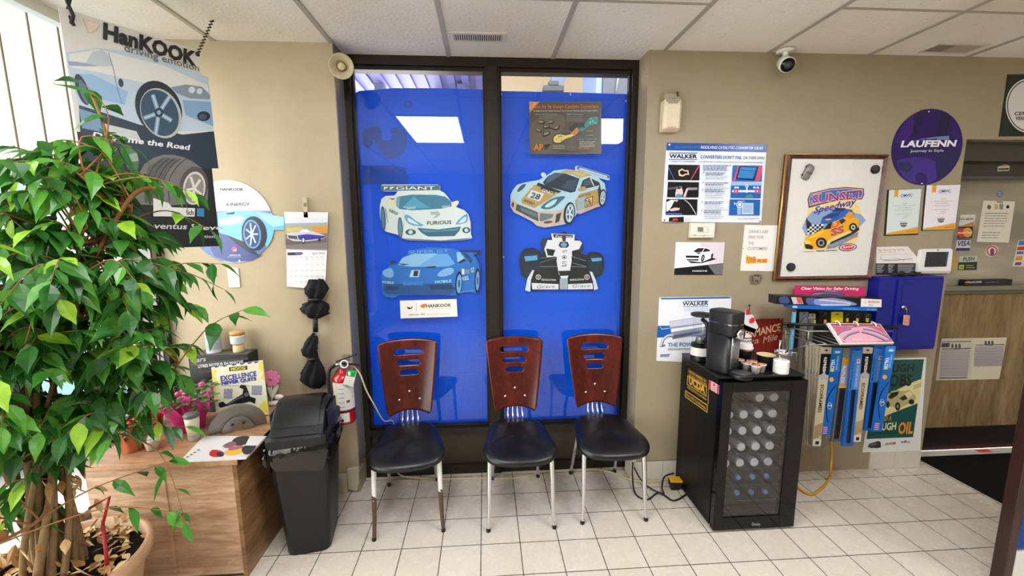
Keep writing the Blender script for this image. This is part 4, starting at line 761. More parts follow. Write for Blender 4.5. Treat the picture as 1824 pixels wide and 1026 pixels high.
def vsign(a):
    a.zoom(3.664, 1560, 60); a.board([(863, 266), (1130, 262), (1090, 668), (806, 670)], '#17221f', .004); a.ell(1000, 470, 152, 178, '#e4e4e0', 48); a.ell(1000, 470, 144, 169, '#17221f', 48); a.ell(1000, 470, 138, 162, '#dcdad8', 48)
    a.text('CENTRE', (902, 532), (1060, 532), 22, '#17221f', .06); a.text('VERIFICATION', (908, 563), (1100, 563), 22, '#17221f', .06)
wallart('round_emblem_sign', 'square black sign with white disc above the doorway at the far right', 'sign', vsign)
def wmuf(a):
    a.zoom(5.131, 1160, 500); bl = '#1f5cb0'; a.board([(73, 152), (734, 145), (700, 760), (47, 732)], '#e4e6ea', .002); a.poly([(76, 158), (732, 146), (730, 162), (74, 172)], bl); a.rect(300, 183, 526, 189, bl); a.rect(290, 236, 520, 241, bl); a.text('WALKER', (284, 228), (522, 224), 36, '#101418', .06); a.poly([(300, 258), (330, 252), (520, 250), (520, 276), (310, 280)], '#b9c6dc', 1); a.text('QUIET-FLOW', (310, 276), (515, 272), 20, '#e8ecf2', .05); a.text('MUFFLERS', (356, 296), (440, 295), 8, '#70757c')
    a.poly([(60, 412), (730, 405), (720, 500), (52, 520)], bl); a.poly([(165, 372), (420, 332), (640, 320), (650, 430), (420, 500), (195, 535), (175, 460)], '#8d92a8', 1); a.poly([(168, 376), (420, 336), (640, 322), (640, 360), (420, 392), (172, 425)], '#c9cbdc'); a.poly([(180, 440), (640, 375), (640, 392), (185, 470)], '#eceef6'); a.poly([(190, 500), (640, 420), (645, 440), (195, 530)], '#5c6076'); a.line([(200, 500), (150, 505), (110, 540), (90, 600)], 26, '#7f8498', 4); a.line([(200, 494), (150, 500), (108, 536), (86, 596)], 12, '#d8dbe8', 4); a.line([(165, 432), (95, 442), (78, 418)], 8, '#b9bdd0'); a.poly([(72, 606), (110, 604), (130, 594), (120, 580)], '#6c7086')
    a.text('THE POWER OF STEEL', (150, 604), (640, 592), 36, '#1f5cb0', .03); a.text('PREMIUM MUFFLERS FROM WALKER', (150, 637), (640, 630), 20, '#70757c', .0, .1); a.poly([(80, 674), (168, 671), (168, 682), (80, 684)], '#3f62a0'); a.lines(80, 690, 168, 694, 2, 4, '#6f80a0'); a.ell(82, 166, 8, 7, '#e8e4dc', 8); a.ell(720, 150, 8, 7, '#b0aca4', 8)
wallart('muffler_poster', 'white poster of a silver muffler with blue band behind the coffee machine', 'poster', wmuf, rough=.3)
def perf(a):
    a.zoom(8.29, 1220, 560); a.board([(660, 88), (1452, 60), (1424, 560), (650, 625)], '#7d1c17', .003); 
    for k in range(9): a.poly([(690+k*80, 90), (720+k*80, 88), (690+k*80, 540), (665+k*80, 545)], '#871f19'); a.lay -= 1
    a.lay += 2; a.text('PERFORMANCE', (640, 410), (1412, 240), 110, '#d8b98c', .04, .12); a.text('Mile', (1150, 430), (1360, 370), 95, '#cfae86', .0, .4); a.text('Extra', (740, 500), (1090, 420), 90, '#cfae86', .0, .3); a.text('Oil', (735, 590), (830, 560), 90, '#cfae86', .02, .1); a.ell(1412, 76, 7, 6, '#e0d6c8', 8)
wallart('performance_sign', 'dark red metal sign with cream lettering behind the coffee cups', 'sign', perf, Y=YW-.012, rough=.3)
def oil(a):
    a.zoom(4.277, 1400, 580); gr_ = '#0f4f49'; a.board([(700, 250), (1070, 242), (1022, 952), (582, 966)], '#dfded6', .002); a.poly([(712, 262), (1052, 256), (968, 850), (612, 864)], gr_)
    a.poly([(1046, 400), (945, 440), (700, 560), (690, 720), (800, 670), (1005, 590)], '#e3d699')
    a.text('TOUGH', (690, 358), (972, 348), 58, '#16181a', .05); a.text('JOBS', (745, 462), (955, 456), 84, '#16181a', .06)
    a.poly([(770, 560), (800, 500), (845, 490), (880, 500), (940, 490), (985, 530), (990, 560), (950, 590), (880, 620), (860, 640), (820, 620), (780, 610)], '#b9ad74', 1); a.poly([(775, 545), (800, 512), (860, 500), (850, 530), (800, 560)], '#22261f', 1); a.poly([(862, 555), (900, 530), (960, 520), (950, 545), (890, 572)], '#2c3028', 1); a.poly([(900, 520), (940, 498), (970, 520), (930, 560)], '#dcd096'); a.ell(850, 615, 20, 32, '#1c1f1a', 18); a.ell(850, 615, 9, 15, '#8d8656', 12); a.ell(955, 580, 22, 20, '#22261f', 16); a.ell(775, 600, 14, 26, '#22261f', 14)
    for k in range(3): a.line([(968, 462+k*11), (1030, 436+k*11)], 2.5, '#3c4032')
    a.text('NEED A', (700, 722), (800, 722), 34, '#c98a3c', .05); a.text('TOUGH', (650, 800), (834, 790), 54, '#e2d9a4', .06); a.text('OIL', (848, 822), (962, 818), 84, '#dd8a2a', .08); a.text('PROTECT YOUR ENGINE', (650, 828), (820, 824), 12, '#16302c', .04)
    a.poly([(620, 925), (632, 900), (700, 878), (718, 885), (722, 925), (690, 932)], '#23262c', 1); a.poly([(640, 905), (690, 890), (692, 905), (640, 920)], '#5d6470'); a.ell(650, 926, 7, 7, '#101010', 8); a.ell(705, 924, 7, 7, '#101010', 8); a.text('DELVAC', (755, 908), (808, 902), 16, '#3a3a3e', .04); a.text('1', (810, 902), (832, 901), 16, '#b86a3c', .04); a.text('MOBIL OIL', (876, 892), (942, 890), 12, '#26408a', .04); a.ell(908, 876, 8, 5, '#c8403c', 8)
wallart('oil_poster', 'green and white truck oil poster at the bottom of the right wall', 'poster', oil, rough=.4)
# papers and stickers on the door
YS = YD+.0015
def dsheet(a):
    a.zoom(3.947, 1560, 300); a.board([(758, 226), (980, 232), (935, 522), (710, 516)], '#dcd6c4', .001); a.lines(772, 316, 930, 318, 1, 5, '#4a4a5a', 0)
    for k in range(6): a.lines(770-k*3, 316+18*k, 938-k*4, 317+18*k, 1, 4, '#6a6a70', .1)
    for k in range(3): a.lines(748-k*3, 452+18*k, 905-k*4, 453+18*k, 1, 4, '#6a6a70', .3)
    a.ell(795, 272, 14, 16, '#5a6048', 14); a.rect(834, 252, 858, 288, '#c9b06a'); a.rect(868, 248, 894, 288, '#8a8f96'); a.ell(926, 270, 12, 12, '#26262a', 14); a.rect(848, 233, 892, 239, '#26262a')
wallart('notice_sheet', 'cream typed notice taped to the glass of the veneered door', 'notice', dsheet, Y=YS)
def st(name, lab, fn): wallart(name, lab, 'sticker', fn, Y=YS, rough=.3)
def f(a): a.zoom(3.947, 1560, 300); a.board([(597, 326), (702, 324), (690, 402), (584, 404)], '#d6d8d4', .0008); a.text('DISCOVER', (588, 364), (688, 362), 15, '#5f6468', .06); a.ell(645, 357, 9, 9, '#d8743c', 12); a.poly([(605, 403), (690, 372), (688, 401)], '#cf7840')
st('payment_sticker', 'white and orange card sticker, topmost of the card stickers on the door glass', f)
def f(a): a.zoom(3.947, 1560, 300); a.board([(583, 410), (686, 408), (678, 490), (572, 493)], '#26263c', .0008); a.ell(606, 452, 35, 34, '#c63a2a'); a.ell(645, 450, 33, 34, '#e49a32'); a.text('MasterCard', (575, 459), (670, 456), 13, '#f0ece4', .04, .1)
st('payment_sticker', 'dark card sticker with red and orange circles on the door glass', f)
def f(a): a.zoom(3.947, 1560, 300); a.board([(571, 497), (668, 496), (660, 578), (560, 580)], '#d2d0cc', .0008); a.poly([(566, 560), (662, 559), (660, 578), (561, 580)], '#26307c'); a.poly([(571, 497), (668, 496), (667, 503), (570, 504)], '#26307c'); a.text('VISA', (566, 546), (660, 542), 34, '#26307c', .07, .25)
st('payment_sticker', 'white and blue card sticker below the two circle one on the door glass', f)
def f(a): a.zoom(3.947, 1560, 300); a.board([(586, 618), (715, 614), (710, 714), (575, 714)], '#1d1e1c', .0008); a.poly([(586, 618), (715, 614), (712, 656), (582, 660)], '#b9c4b0'); a.text('PUSH', (612, 651), (690, 648), 26, '#26261f', .06, .1); a.poly([(586, 678), (622, 677), (618, 708), (582, 709)], '#a9c43c'); a.text('<', (594, 704), (614, 703), 20, '#1d1e1c', .05); a.lines(634, 682, 700, 698, 2, 5, '#b9bcb0')
st('push_sticker', 'green and black push sticker low on the door glass', f)
def f(a): a.zoom(3.947, 1560, 300); a.board([(548, 622), (570, 622), (556, 708), (538, 708)], '#d89a24', .0008)
st('yellow_sticker', 'narrow yellow sticker at the left edge of the door glass', f)
def f(a):
    a.zoom(3.947, 1560, 300); c0 = a.P(817, 580); e0 = a.P(862, 580); e1 = a.P(817, 540); rx, rz = abs(e0[0]-c0[0]), abs(e1[1]-c0[1])
    a.board([(c0[0]+rx*math.cos(2*PI*i/32), c0[1]+rz*math.sin(2*PI*i/32)) for i in range(32)], '#dfd8cc', .0008, raw=True); a.ell(817, 580, 40, 37, '#b8505c', 24); a.ell(817, 580, 29, 26, '#dfd8cc', 24); a.ell(818, 582, 16, 22, '#b8404c', 16); a.ell(818, 574, 7, 8, '#3a3f6c', 10); a.rect(806, 586, 830, 606, '#2a3f7c')
st('round_sticker', 'round red and white sticker in the middle of the door glass', f)
def f(a):
    a.zoom(3.947, 1560, 300); a.board([(1004, 505), (1070, 500), (1040, 690), (962, 688)], '#d6d2c8', .0008); a.poly([(1008, 508), (1060, 506), (1052, 540), (1000, 542)], '#3f74b4'); a.poly([(996, 550), (1050, 548), (1045, 575), (992, 577)], '#b83c2c'); a.poly([(992, 584), (1040, 583), (1036, 602), (988, 603)], '#4a5f9c'); a.poly([(986, 618), (1032, 616), (1026, 646), (980, 648)], '#d8892c'); a.poly([(980, 660), (1025, 658), (1020, 680), (976, 682)], '#5a4a70')
st('payment_strip', 'vertical strip of small card logos at the right edge of the picture', f)
def f(a):
    a.zoom(3.947, 1560, 300); c0 = a.P(870, 178); a.board([(c0[0]+.022*math.cos(2*PI*i/24), c0[1]+.022*math.sin(2*PI*i/24)) for i in range(24)], '#6a74a4', .0008, raw=True); a.ell(870, 178, 11, 11, '#c4c8d4', 16); a.rect(856, 174, 884, 181, '#3a448c')
st('round_sticker', 'tiny round blue sticker above the typed notice on the door glass', f)
def f(a): a.zoom(3.664, 1560, 60); a.board([(797, 870), (840, 850), (874, 862), (870, 895), (795, 898)], '#c9bfae', .0008); a.poly([(806, 866), (838, 853), (866, 862)], '#b8604c'); a.poly([(800, 880), (868, 876), (867, 888), (799, 890)], '#2c2a2a')
wallart('header_sticker', 'tiny cream sticker on the dark panel over the door glass', 'sticker', f, Y=YD-.032)
b = MB().use('#141416'); p = at(1713, 498, Y=YD-.02); q = at(1794, 508, Y=YD-.02); b.bx(p.x, q.x, YD-.045, YD-.004, 1.2225, p.z); 
r = E('name_block', ((p.x+q.x)/2, YD-.02, 1.2225), 'long black block with white lettering on the door ledge', 'block'); b.build('body', r, bevel=.001)
a = Art(Y=YD-.0456, rough=.4); a.zoom(3.947, 1560, 300); a.poly([(622, 800), (640, 792), (645, 806), (632, 808)], '#d8542c'); a.text('HanKOOK', (645, 806), (745, 803), 12, '#dcd8d0', .05); a.build('lettering', r)
a = Art(Y=YD-.0456, rough=.4); a.zoom(3.947, 1560, 300); a.text('certified', (768, 806), (862, 803), 10, '#7d7a74', .02); a.build('grey_lettering', r)
def f(a):
    a.zoom(7.326, 1640, 580); a.board([(275, 170), (1125, 155), (1060, 520), (1025, 696), (650, 706), (200, 714), (240, 400)], '#cfc6ab', .0008); a.poly([(275, 178), (690, 168), (650, 700), (205, 708)], '#c4bca4'); a.poly([(275, 208), (655, 200), (655, 210), (274, 216)], '#2c2c4c'); a.poly([(272, 230), (380, 225), (372, 282), (268, 284)], '#3a3a50', 1)
    for x in (412, 460, 506, 846, 888, 932): y = 240 if x < 600 else 200; a.poly([(x-16, y+50), (x-12, y+8), (x, y-10), (x+14, y+8), (x+16, y+50)], '#3f404c', 1)
    a.rect(430, 292, 505, 312, '#b06a5c'); a.rect(860, 240, 935, 262, '#9a6a6c'); a.poly([(275, 300), (650, 290), (650, 302), (274, 310)], '#2f2f5c'); a.poly([(712, 250), (1088, 240), (1088, 250), (712, 258)], '#2f2f5c')
    for k in range(18): a.poly([(262-k*1.3, 326+k*19), (640-k*2, 320+k*19), (640-k*2, 329+k*19), (262-k*1.3, 335+k*19)], '#8c86a0')
    for k in range(13): a.poly([(700-k*1.3, 276+k*20), (1082-k*2.6, 268+k*20), (1082-k*2.6, 278+k*20), (700-k*1.3, 286+k*20)], '#8f8aa4')
    a.poly([(236, 678), (595, 670), (594, 680), (235, 688)], '#2f2f5c')
wallart('information_sheets', 'two worn yellowed information sheets on the veneered lower door', 'papers', f, Y=YD-.0015)

# ================================================================== LEFT WALL
def banner_h():
    R_ = Vector((-1.341, 2.215, 0)); U_ = Vector((.564, .826, 0)).normalized(); O_ = R_
    a = Art(O=O_, U=U_, V=(0, 0, 1), rough=.4); a.zoom(3.42, 0, 0)
    # corners: top left, top right, bottom right, bottom left (photo frame)
    zt = 2.47; zb = a.P(400*3.42, 438*3.42)[1]; u1 = 0.0; u0 = -.468
    a.board([(u0, zb), (u1, zb), (u1, zt), (u0, zt)], '#d9d6cf', .002, raw=True)
    def B(pts, h, sm=0): a.poly(pts, h, sm)
    full = [(u0, zb), (u1, zb), (u1, zb+.50), (u0, zb+.47)]
    a.c('#0a1018'); a.flat(full)
    # car body photo band
    a.c('#9fb9cc'); a.flat([(u0, 2.27), (u1, 2.30), (u1, 2.02), (u0, 2.02)]) if False else None
    B([(400, 320), (600, 290), (900, 330), (1268, 470), (1302, 770), (1300, 800), (1130, 800), (900, 800), (640, 690), (480, 640), (440, 500)], '#b9cad6', 1)
    B([(420, 330), (600, 300), (1000, 400), (1265, 520), (1270, 560), (1050, 540), (850, 500), (600, 440), (430, 410)], '#dcdcd6', 1)
    B([(410, 372), (470, 376), (520, 385), (680, 402), (520, 404), (425, 400)], '#8ba0b4'); B([(520, 385), (560, 318), (620, 300), (655, 330), (690, 402), (600, 402)], '#b9c2c8', 1); B([(470, 450), (560, 452), (780, 560), (760, 640), (600, 600), (540, 560)], '#8fb4d4', 1)
    a.line([(660, 320), (690, 420), (715, 540), (745, 635)], 4, '#5f7484', 3); B([(1040, 532), (1130, 515), (1230, 528), (1280, 580), (1278, 605), (1160, 600), (1080, 570)], '#7f92a2', 1); a.ell(1168, 548, 20, 20, '#cfd8de'); a.ell(1215, 556, 18, 18, '#cfd8de')
    B([(1110, 610), (1285, 620), (1300, 770), (1200, 730), (1130, 700)], '#7fa3c4', 1); a.ell(1240, 708, 40, 30, '#16202c'); a.ell(1235, 712, 24, 18, '#3a5068')
    B([(480, 640), (640, 690), (850, 760), (1110, 820), (1302, 800), (1330, 1026), (500, 1026)], '#122a3c'); B([(480, 660), (600, 700), (620, 780), (820, 830), (840, 850), (500, 780)], '#6f94ae', 1); B([(620, 750), (830, 800), (860, 860), (760, 850), (640, 800)], '#c4c8c4', 1)
    a.ell(500, 545, 34, 100, '#101c28', 24, -.35); a.ell(510, 560, 22, 80, '#4d6a80', 20, -.35)
    a.ell(965, 660, 135, 175, '#0f1c28', 30, -.45); a.ell(978, 690, 118, 160, '#b4b9b6', 30, -.45); a.ell(972, 688, 108, 148, '#27455c', 30, -.45)
    for k in range(5): an = 2*PI*k/5+.3; a.line([(965, 688), (965+88*math.cos(an)-20*math.sin(an), 688+130*math.sin(an)+10*math.cos(an))], 26, '#7fa0b4'); a.line([(965, 688), (965+88*math.cos(an)-20*math.sin(an), 688+130*math.sin(an)+10*math.cos(an))], 8, '#b9ccd6')
    a.ell(966, 686, 26, 30, '#16283a'); a.ell(966, 686, 12, 14, '#8fa8b8'); a.ell(735, 505, 14, 26, '#26323c', 16, -.2)
    B([(500, 110), (530, 130), (560, 135), (600, 150), (575, 190), (540, 200), (525, 160)], '#e6cdb9', 1)
    a.text('HanKOOK', (625, 232), (1192, 400), 92, '#141414', .11, .12); a.text('driving emotion', (755, 310), (1210, 436), 44, '#5b5b5b', .01, .1)
    a.text('Drive me the Road', (560, 840), (1150, 914), 36, '#e8e8e8', .06, .3)
    a.zoom(3.31, 0, 250)
    B([(830, 380), (800, 260), (850, 140), (960, 85), (1080, 100), (1180, 160), (1218, 240), (1222, 340), (1180, 370)], '#6f6d68', 2); B([(845, 300), (870, 160), (960, 100), (1050, 110), (980, 180), (950, 300), (960, 370), (850, 370)], '#56544f', 1)
    for k in range(5): a.line([(860+k*34, 360), (862+k*32, 250), (900+k*34, 160), (960+k*34, 108)], 5, '#2c2a28', 3)
    a.ell(1140, 270, 84, 115, '#4b4945', 28, .12); a.ell(1142, 282, 66, 98, '#cfcac2', 28, .12); a.ell(1142, 284, 56, 86, '#8a857d', 28, .12)
    for k in range(5): an = 2*PI*k/5+.5; a.line([(1142, 284), (1142+48*math.cos(an), 284+76*math.sin(an))], 15, '#d9d4cb')
    B([(900, 340), (990, 370), (1010, 395), (1146, 400), (1144, 450), (900, 448)], '#dcd9d2'); a.text('lich', (1098, 440), (1140, 440), 30, '#1a1a1a', .05); a.poly([(1156, 400), (1200, 402), (1200, 450), (1156, 448)], '#2f7fae')
    a.text('evo', (1190, 528), (1310, 526), 26, '#cfcdc8', .06, .25); a.text('tion', (1200, 575), (1262, 575), 18, '#cfcdc8', .03); a.text('ventus S1', (900, 520), (1170, 525), 34, '#cfcdc8', .04, .25)
    r = E('hanging_banner', (R_.x-.13, R_.y-.19, zb), 'tall tyre banner hanging from the ceiling at the left behind the tree', 'banner')
    a.build('banner_sheet', r)
    c0 = R_+U_*-.01+Vector((0, 0, zt-.02)); b = MB().use('#26241f'); P_ = [c0.lerp(Vector((-1.277, 2.23, H-.004)), k/22) for k in range(23)]
    b.tube([p+Vector((.005*(-1)**k, .003*(-1)**k, 0)) for k, p in enumerate(P_)], .0045, 6); b.ball(c0, .01, 6); b.build('chain', r)
    c1 = R_+U_*(u0+.03)+Vector((0, 0, zt-.02)); b = MB().use('#1d1b18'); b.tube([c1+Vector((0, 0, -.03)), c1+Vector((.012, 0, 0)), c1+Vector((-.004, 0, .05)), Vector((c1.x-.02, c1.y, H-.004))], .006, 6); b.tube([c1+Vector((.01, 0, -.035)), c1+Vector((-.01, 0, .01)), c1+Vector((.01, 0, .06))], .005, 6); b.build('cord', r)
banner_h()
def kin(a):
    a.zoom(3.947, 360, 300); p = at(425, 321, Y=YW); q = at(425, 468, Y=YW); e = at(487, 392, Y=YW); cz = (p.z+q.z)/2; rz = (p.z-q.z)/2; cx = e.x-rz
    tab0 = at(500, 385, Y=YW-.004)
    pts = [(cx+rz*math.cos(t_), cz+rz*math.sin(t_)) for t_ in [2*PI*i/64+.11 for i in range(64)] if not (-.12 < math.sin(t_) < .11 and math.cos(t_) > 0)]
    a.board([(cx+rz*math.cos(2*PI*i/64), cz+rz*math.sin(2*PI*i/64)) for i in range(64)], '#dedfe6', .003, raw=True); a.board([(430, 326), (578, 336), (580, 433), (430, 433)], '#86bfd6', .003)
    def clip(z0, z1, h, n=24):
        a.c(h); L_ = []; R2 = []
        for i in range(n+1):
            z = z0+(z1-z0)*i/n; w = math.sqrt(max(0, rz*rz-(z-cz)**2))*.998; L_.append((cx-w, z)); R2.append((cx+w, z))
        a.flat(L_+R2[::-1])
    zs = a.P(400, 292)[1]; clip(zs, cz-rz, '#5a6fa8'); clip(zs, a.P(400, 302)[1], '#c99aac')
    a.poly([(110, 310), (230, 298), (400, 300), (495, 318), (500, 335), (578, 338), (578, 432), (505, 434), (490, 500), (455, 560), (440, 520), (400, 400), (280, 400), (280, 510), (150, 470), (110, 440)], '#6fb4d6', 1)
    a.poly([(120, 360), (250, 330), (300, 345), (280, 380), (200, 400), (120, 395)], '#a9dcee', 1); a.poly([(380, 310), (500, 330), (576, 345), (575, 400), (500, 410), (420, 350)], '#9fd4e4', 1); a.poly([(165, 315), (232, 305), (225, 322), (180, 324)], '#26304c', 1)
    a.poly([(110, 450), (180, 470), (290, 530), (380, 600), (420, 610), (340, 650), (200, 655), (90, 620), (60, 560)], '#3f4a86', 1); a.poly([(170, 465), (290, 515), (390, 600), (400, 615), (350, 600), (240, 530)], '#2c2c3c')
    a.ell(368, 458, 88, 122, '#1b2030', 30, -.15); a.ell(352, 462, 62, 102, '#5f8fc8', 28, -.12); a.ell(352, 462, 52, 90, '#2a3f6c', 28, -.12)
    for k in range(7): an = 2*PI*k/7; a.line([(350, 462), (350+44*math.cos(an), 462+80*math.sin(an))], 10, '#b9d8f0')
    a.text('HANKOOK', (128, 156), (292, 158), 20, '#3a3a40', .06, .1); a.lines(150, 164, 292, 166, 1, 3, '#b9b9c2'); a.text('KINERGY', (172, 264), (335, 262), 22, '#4a4a50', .03, .15); a.text('GT', (338, 262), (368, 260), 14, '#9fb9cc', .02); a.line([(240, 245), (340, 236)], 1.5, '#8a8a92')
    a.poly([(205, 565), (225, 545), (250, 560), (245, 580), (220, 588)], '#c8466c', 1); a.poly([(220, 572), (248, 566), (240, 584)], '#e8dce4'); a.text('HANKOOK TIRE', (196, 614), (272, 614), 9, '#dfe0ec', .03); a.lines(180, 622, 290, 626, 1, 3, '#aeb2cc'); a.ell(265, 648, 7, 7, '#e8e4e0', 8); a.ell(182, 106, 6, 5, '#b9b9c0', 8)
wallart('round_tyre_sign', 'round white and blue tyre sign behind the hanging banner on the left wall', 'sign', kin, rough=.3, Y=YW-.006)
def calend():
    r = E('wall_calendar', (-1.0, YW, 1.28), 'open wall calendar with a purple classic car photo on the left wall', 'calendar')
    a = Art(Y=YW-.02, rough=.5); a.zoom(3.947, 360, 300); a.board([(577, 305), (885, 309), (878, 572), (592, 568)], '#dcd9da', .002)
    a.poly([(579, 345), (884, 345), (884, 380), (582, 388)], '#d2d2d8'); a.poly([(581, 386), (883, 380), (882, 398), (582, 402)], '#8fa3c0'); a.poly([(582, 402), (882, 396), (880, 462), (584, 468)], '#a8a070'); a.poly([(770, 410), (880, 402), (880, 455), (790, 450)], '#c88a3c', 1); a.poly([(585, 420), (700, 410), (720, 440), (600, 450)], '#c4b070', 1); a.poly([(584, 462), (880, 455), (878, 570), (590, 566)], '#77706e'); a.poly([(586, 500), (880, 490), (878, 520), (588, 540)], '#5f5854')
    a.poly([(596, 455), (640, 448), (680, 446), (700, 428), (730, 424), (770, 440), (860, 470), (862, 492), (800, 505), (740, 512), (690, 512), (640, 510), (600, 490)], '#bfc0cc', 1); a.poly([(672, 470), (740, 462), (862, 474), (860, 490), (740, 505), (680, 500)], '#3b2f96', 1); a.poly([(690, 446), (705, 432), (735, 430), (760, 444), (700, 450)], '#e2e4ea', 1); a.poly([(600, 470), (668, 475), (672, 500), (612, 492)], '#4a4c5c', 1); a.ell(713, 505, 13, 24, '#26262c', 18); a.ell(713, 505, 8, 15, '#c9cad2', 12); a.ell(826, 500, 10, 16, '#26262c', 14); a.build('picture_page', r)
    a = Art(Y=YW-.018, rough=.5); a.zoom(3.947, 360, 300); a.board([(592, 570), (878, 576), (864, 852), (596, 830)], '#e2dfe0', .002); a.poly([(598, 590), (700, 588), (712, 600), (690, 610), (600, 612)], '#6b5a8c', 1); a.poly([(605, 594), (650, 592), (660, 608), (610, 610)], '#2c2834', 1); a.text('April 2026', (772, 605), (864, 604), 17, '#8a80a4', .02)
    n = 1
    for rw in range(6):
        a.line([(606, 624+rw*43), (864, 630+rw*42)], 1, '#c9c7ce')
        for cl in range(7):
            if rw == 0: a.lines(612+cl*37, 622, 634+cl*37, 623, 1, 3, '#a8a6b0', 0)
            if (rw == 0 and cl < 3) or n > 30 or rw > 4: continue
            x, y = 622+cl*37.5-rw*1.0, 642+rw*39.5; a.text(str(n), (x, y), (x+(6 if n < 10 else 12), y), 8, '#a09eaa', .02); n += 1
    a.ell(722, 826, 3, 3, '#8a8890', 8); a.build('month_page', r)
    k = MB().use('#8a8884'); k.box((-1.0, YW-.018, at(541, 379, Y=YW-.02).z-.004), (.006, .006, .006)); k.build('pin', r)
calend()
b = MB().use('#b9a98a'); p = at(541, 352, Y=YW); q = at(549, 352, Y=YW); b.bx(p.x, q.x, YW-.02, YW, 1.55, p.z); b.use('#7d7666').bx(p.x+.004, q.x-.004, YW-.022, YW-.02, p.z-.05, p.z-.03); T(b.build('wall_bracket', bevel=.001), 'narrow beige wall bracket standing up behind the calendar', 'bracket')
r = E('wall_plate', (at(417, 494, Y=YW).x, YW, at(417, 512, Y=YW).z), 'white blank wall plate below the round tyre sign', 'wall plate')
p = at(405, 477, Y=YW); q = at(429, 512, Y=YW); b = MB().use('#dcd8cf'); b.bx(p.x, q.x, YW-.007, YW, q.z, p.z); b.build('plate', r, bevel=.003)
b = MB().use('#a5a198'); [b.cyl(((p.x+q.x)/2, YW-.0065, z_), ((p.x+q.x)/2, YW-.0085, z_), .003, n=8) for z_ in (p.z-.02, )]; b.build('screw', r)
def horn():
    c = Vector((at(608, 118, Y=2.37).x, 2.37, at(608, 118, Y=2.37).z)); r = E('horn_loudspeaker', c, 'beige horn loudspeaker at the top left corner of the blue window', 'loudspeaker')
    d = Vector((.22, -.95, -.28)).normalized(); M_ = d.to_track_quat('Z', 'Y').to_matrix().to_4x4(); T_ = Matrix.Translation(c) @ M_
    b = MB().use('#b9ab8c'); b.lathe([(.02, -.09), (.03, -.07), (.034, -.03), (.058, .0), (.062, .004), (.062, .008), (.055, .006), (.03, -.02), (.022, -.03)], (0, 0, 0), 32, T_, cap=False); b.build('horn', r)
    b = MB().use('#c9bb88'); b.lathe([(0, .0), (.014, -.001), (.02, -.01), (.02, -.03), (0, -.03)], (0, 0, 0), 20, T_); b.build('centre_cone', r)
    b = MB().use('#6f695a'); b.lathe([(0, -.13), (.03, -.125), (.034, -.09), (.0, -.085)], (0, 0, 0), 20, T_); b.build('driver', r)
    b = MB().use('#55503f'); b.tube([c-d*.10, c-d*.10+Vector((-.02, .05, 0)), Vector((-.795, c.y+.11, c.z+.0))], .008, 8); b.build('bracket', r)
horn()
def umbrellas():
    m = mat('#101012', .75, 0, .3, .3, 25, .5)
    def bunch(pts, seed, r):
        rr = random.Random(seed); b = MB().use(m); R = []
        P_ = [at(x, y, Y=YW-.05) for x, y, w in pts]; n = 22
        sc = (at(600, 600, Y=YW-.05)-at(599, 600, Y=YW-.05)).length
        for k, (p, (x, y, w)) in enumerate(zip(P_, pts)):
            R.append([(p.x+w*sc*(1+.22*math.sin(i*2*PI/n*6+k*1.3)+.34*(rr.random()-.4))*math.cos(2*PI*i/n), p.y+.028+min(w*sc, .05)*(.55+.22*math.sin(i*2*PI/n*6+k*1.1)+.2*rr.random())*math.sin(2*PI*i/n)-.02, p.z+sc*2.2*(rr.random()-.5)) for i in range(n)])
        b.smooth = True; b.rings(R[::-1]); b.build('canopy', r)
    r = E('folded_umbrella', (at(562, 570, Y=YW-.05).x, YW-.05, 1.05), 'black folded umbrella hanging directly below the calendar, upper one', 'umbrella')
    bunch([(563, 498, 10), (563, 514, 18), (562, 524, 17), (562, 531, 11), (561, 536, 11), (561, 542, 19), (560, 550, 21), (562, 558, 19), (562, 564, 13), (561, 568, 6)], 1, r)
    b = MB().use(M_BLACKM); p = at(561, 533, Y=YW-.05); b.cyl((p.x, p.y, p.z+.008), (p.x, p.y, p.z-.008), .037, n=16); b.build('strap', r)
    b = MB().use(M_BLACKM); b.cyl(at(561.5, 566, Y=YW-.05), at(562, 591, Y=YW-.05), .013, .015, 12); b.build('handle', r)
    r = E('folded_umbrella', (at(560, 650, Y=YW-.05).x, YW-.05, .70), 'black bunched umbrella hanging lowest on the left wall beside the extinguisher', 'umbrella')
    bunch([(558, 594, 2), (556, 602, 7), (554, 612, 11), (550, 622, 12), (551, 632, 11), (556, 638, 8), (558, 644, 9), (558, 656, 16), (557, 668, 21), (558, 678, 20), (560, 686, 15), (562, 692, 7)], 2, r)
    b = MB().use(M_BLACKM); p = at(556, 639, Y=YW-.05); b.cyl((p.x, p.y, p.z+.006), (p.x, p.y, p.z-.006), .026, n=14); b.build('strap', r)
    b = MB().use(M_STEEL); p = at(563, 350, Y=YW); b.tube([at(562, 597, Y=YW-.05), at(561, 598, Y=YW-.03), at(562, 597, Y=YW)], .003, 6); b.build('hook', r)
umbrellas()
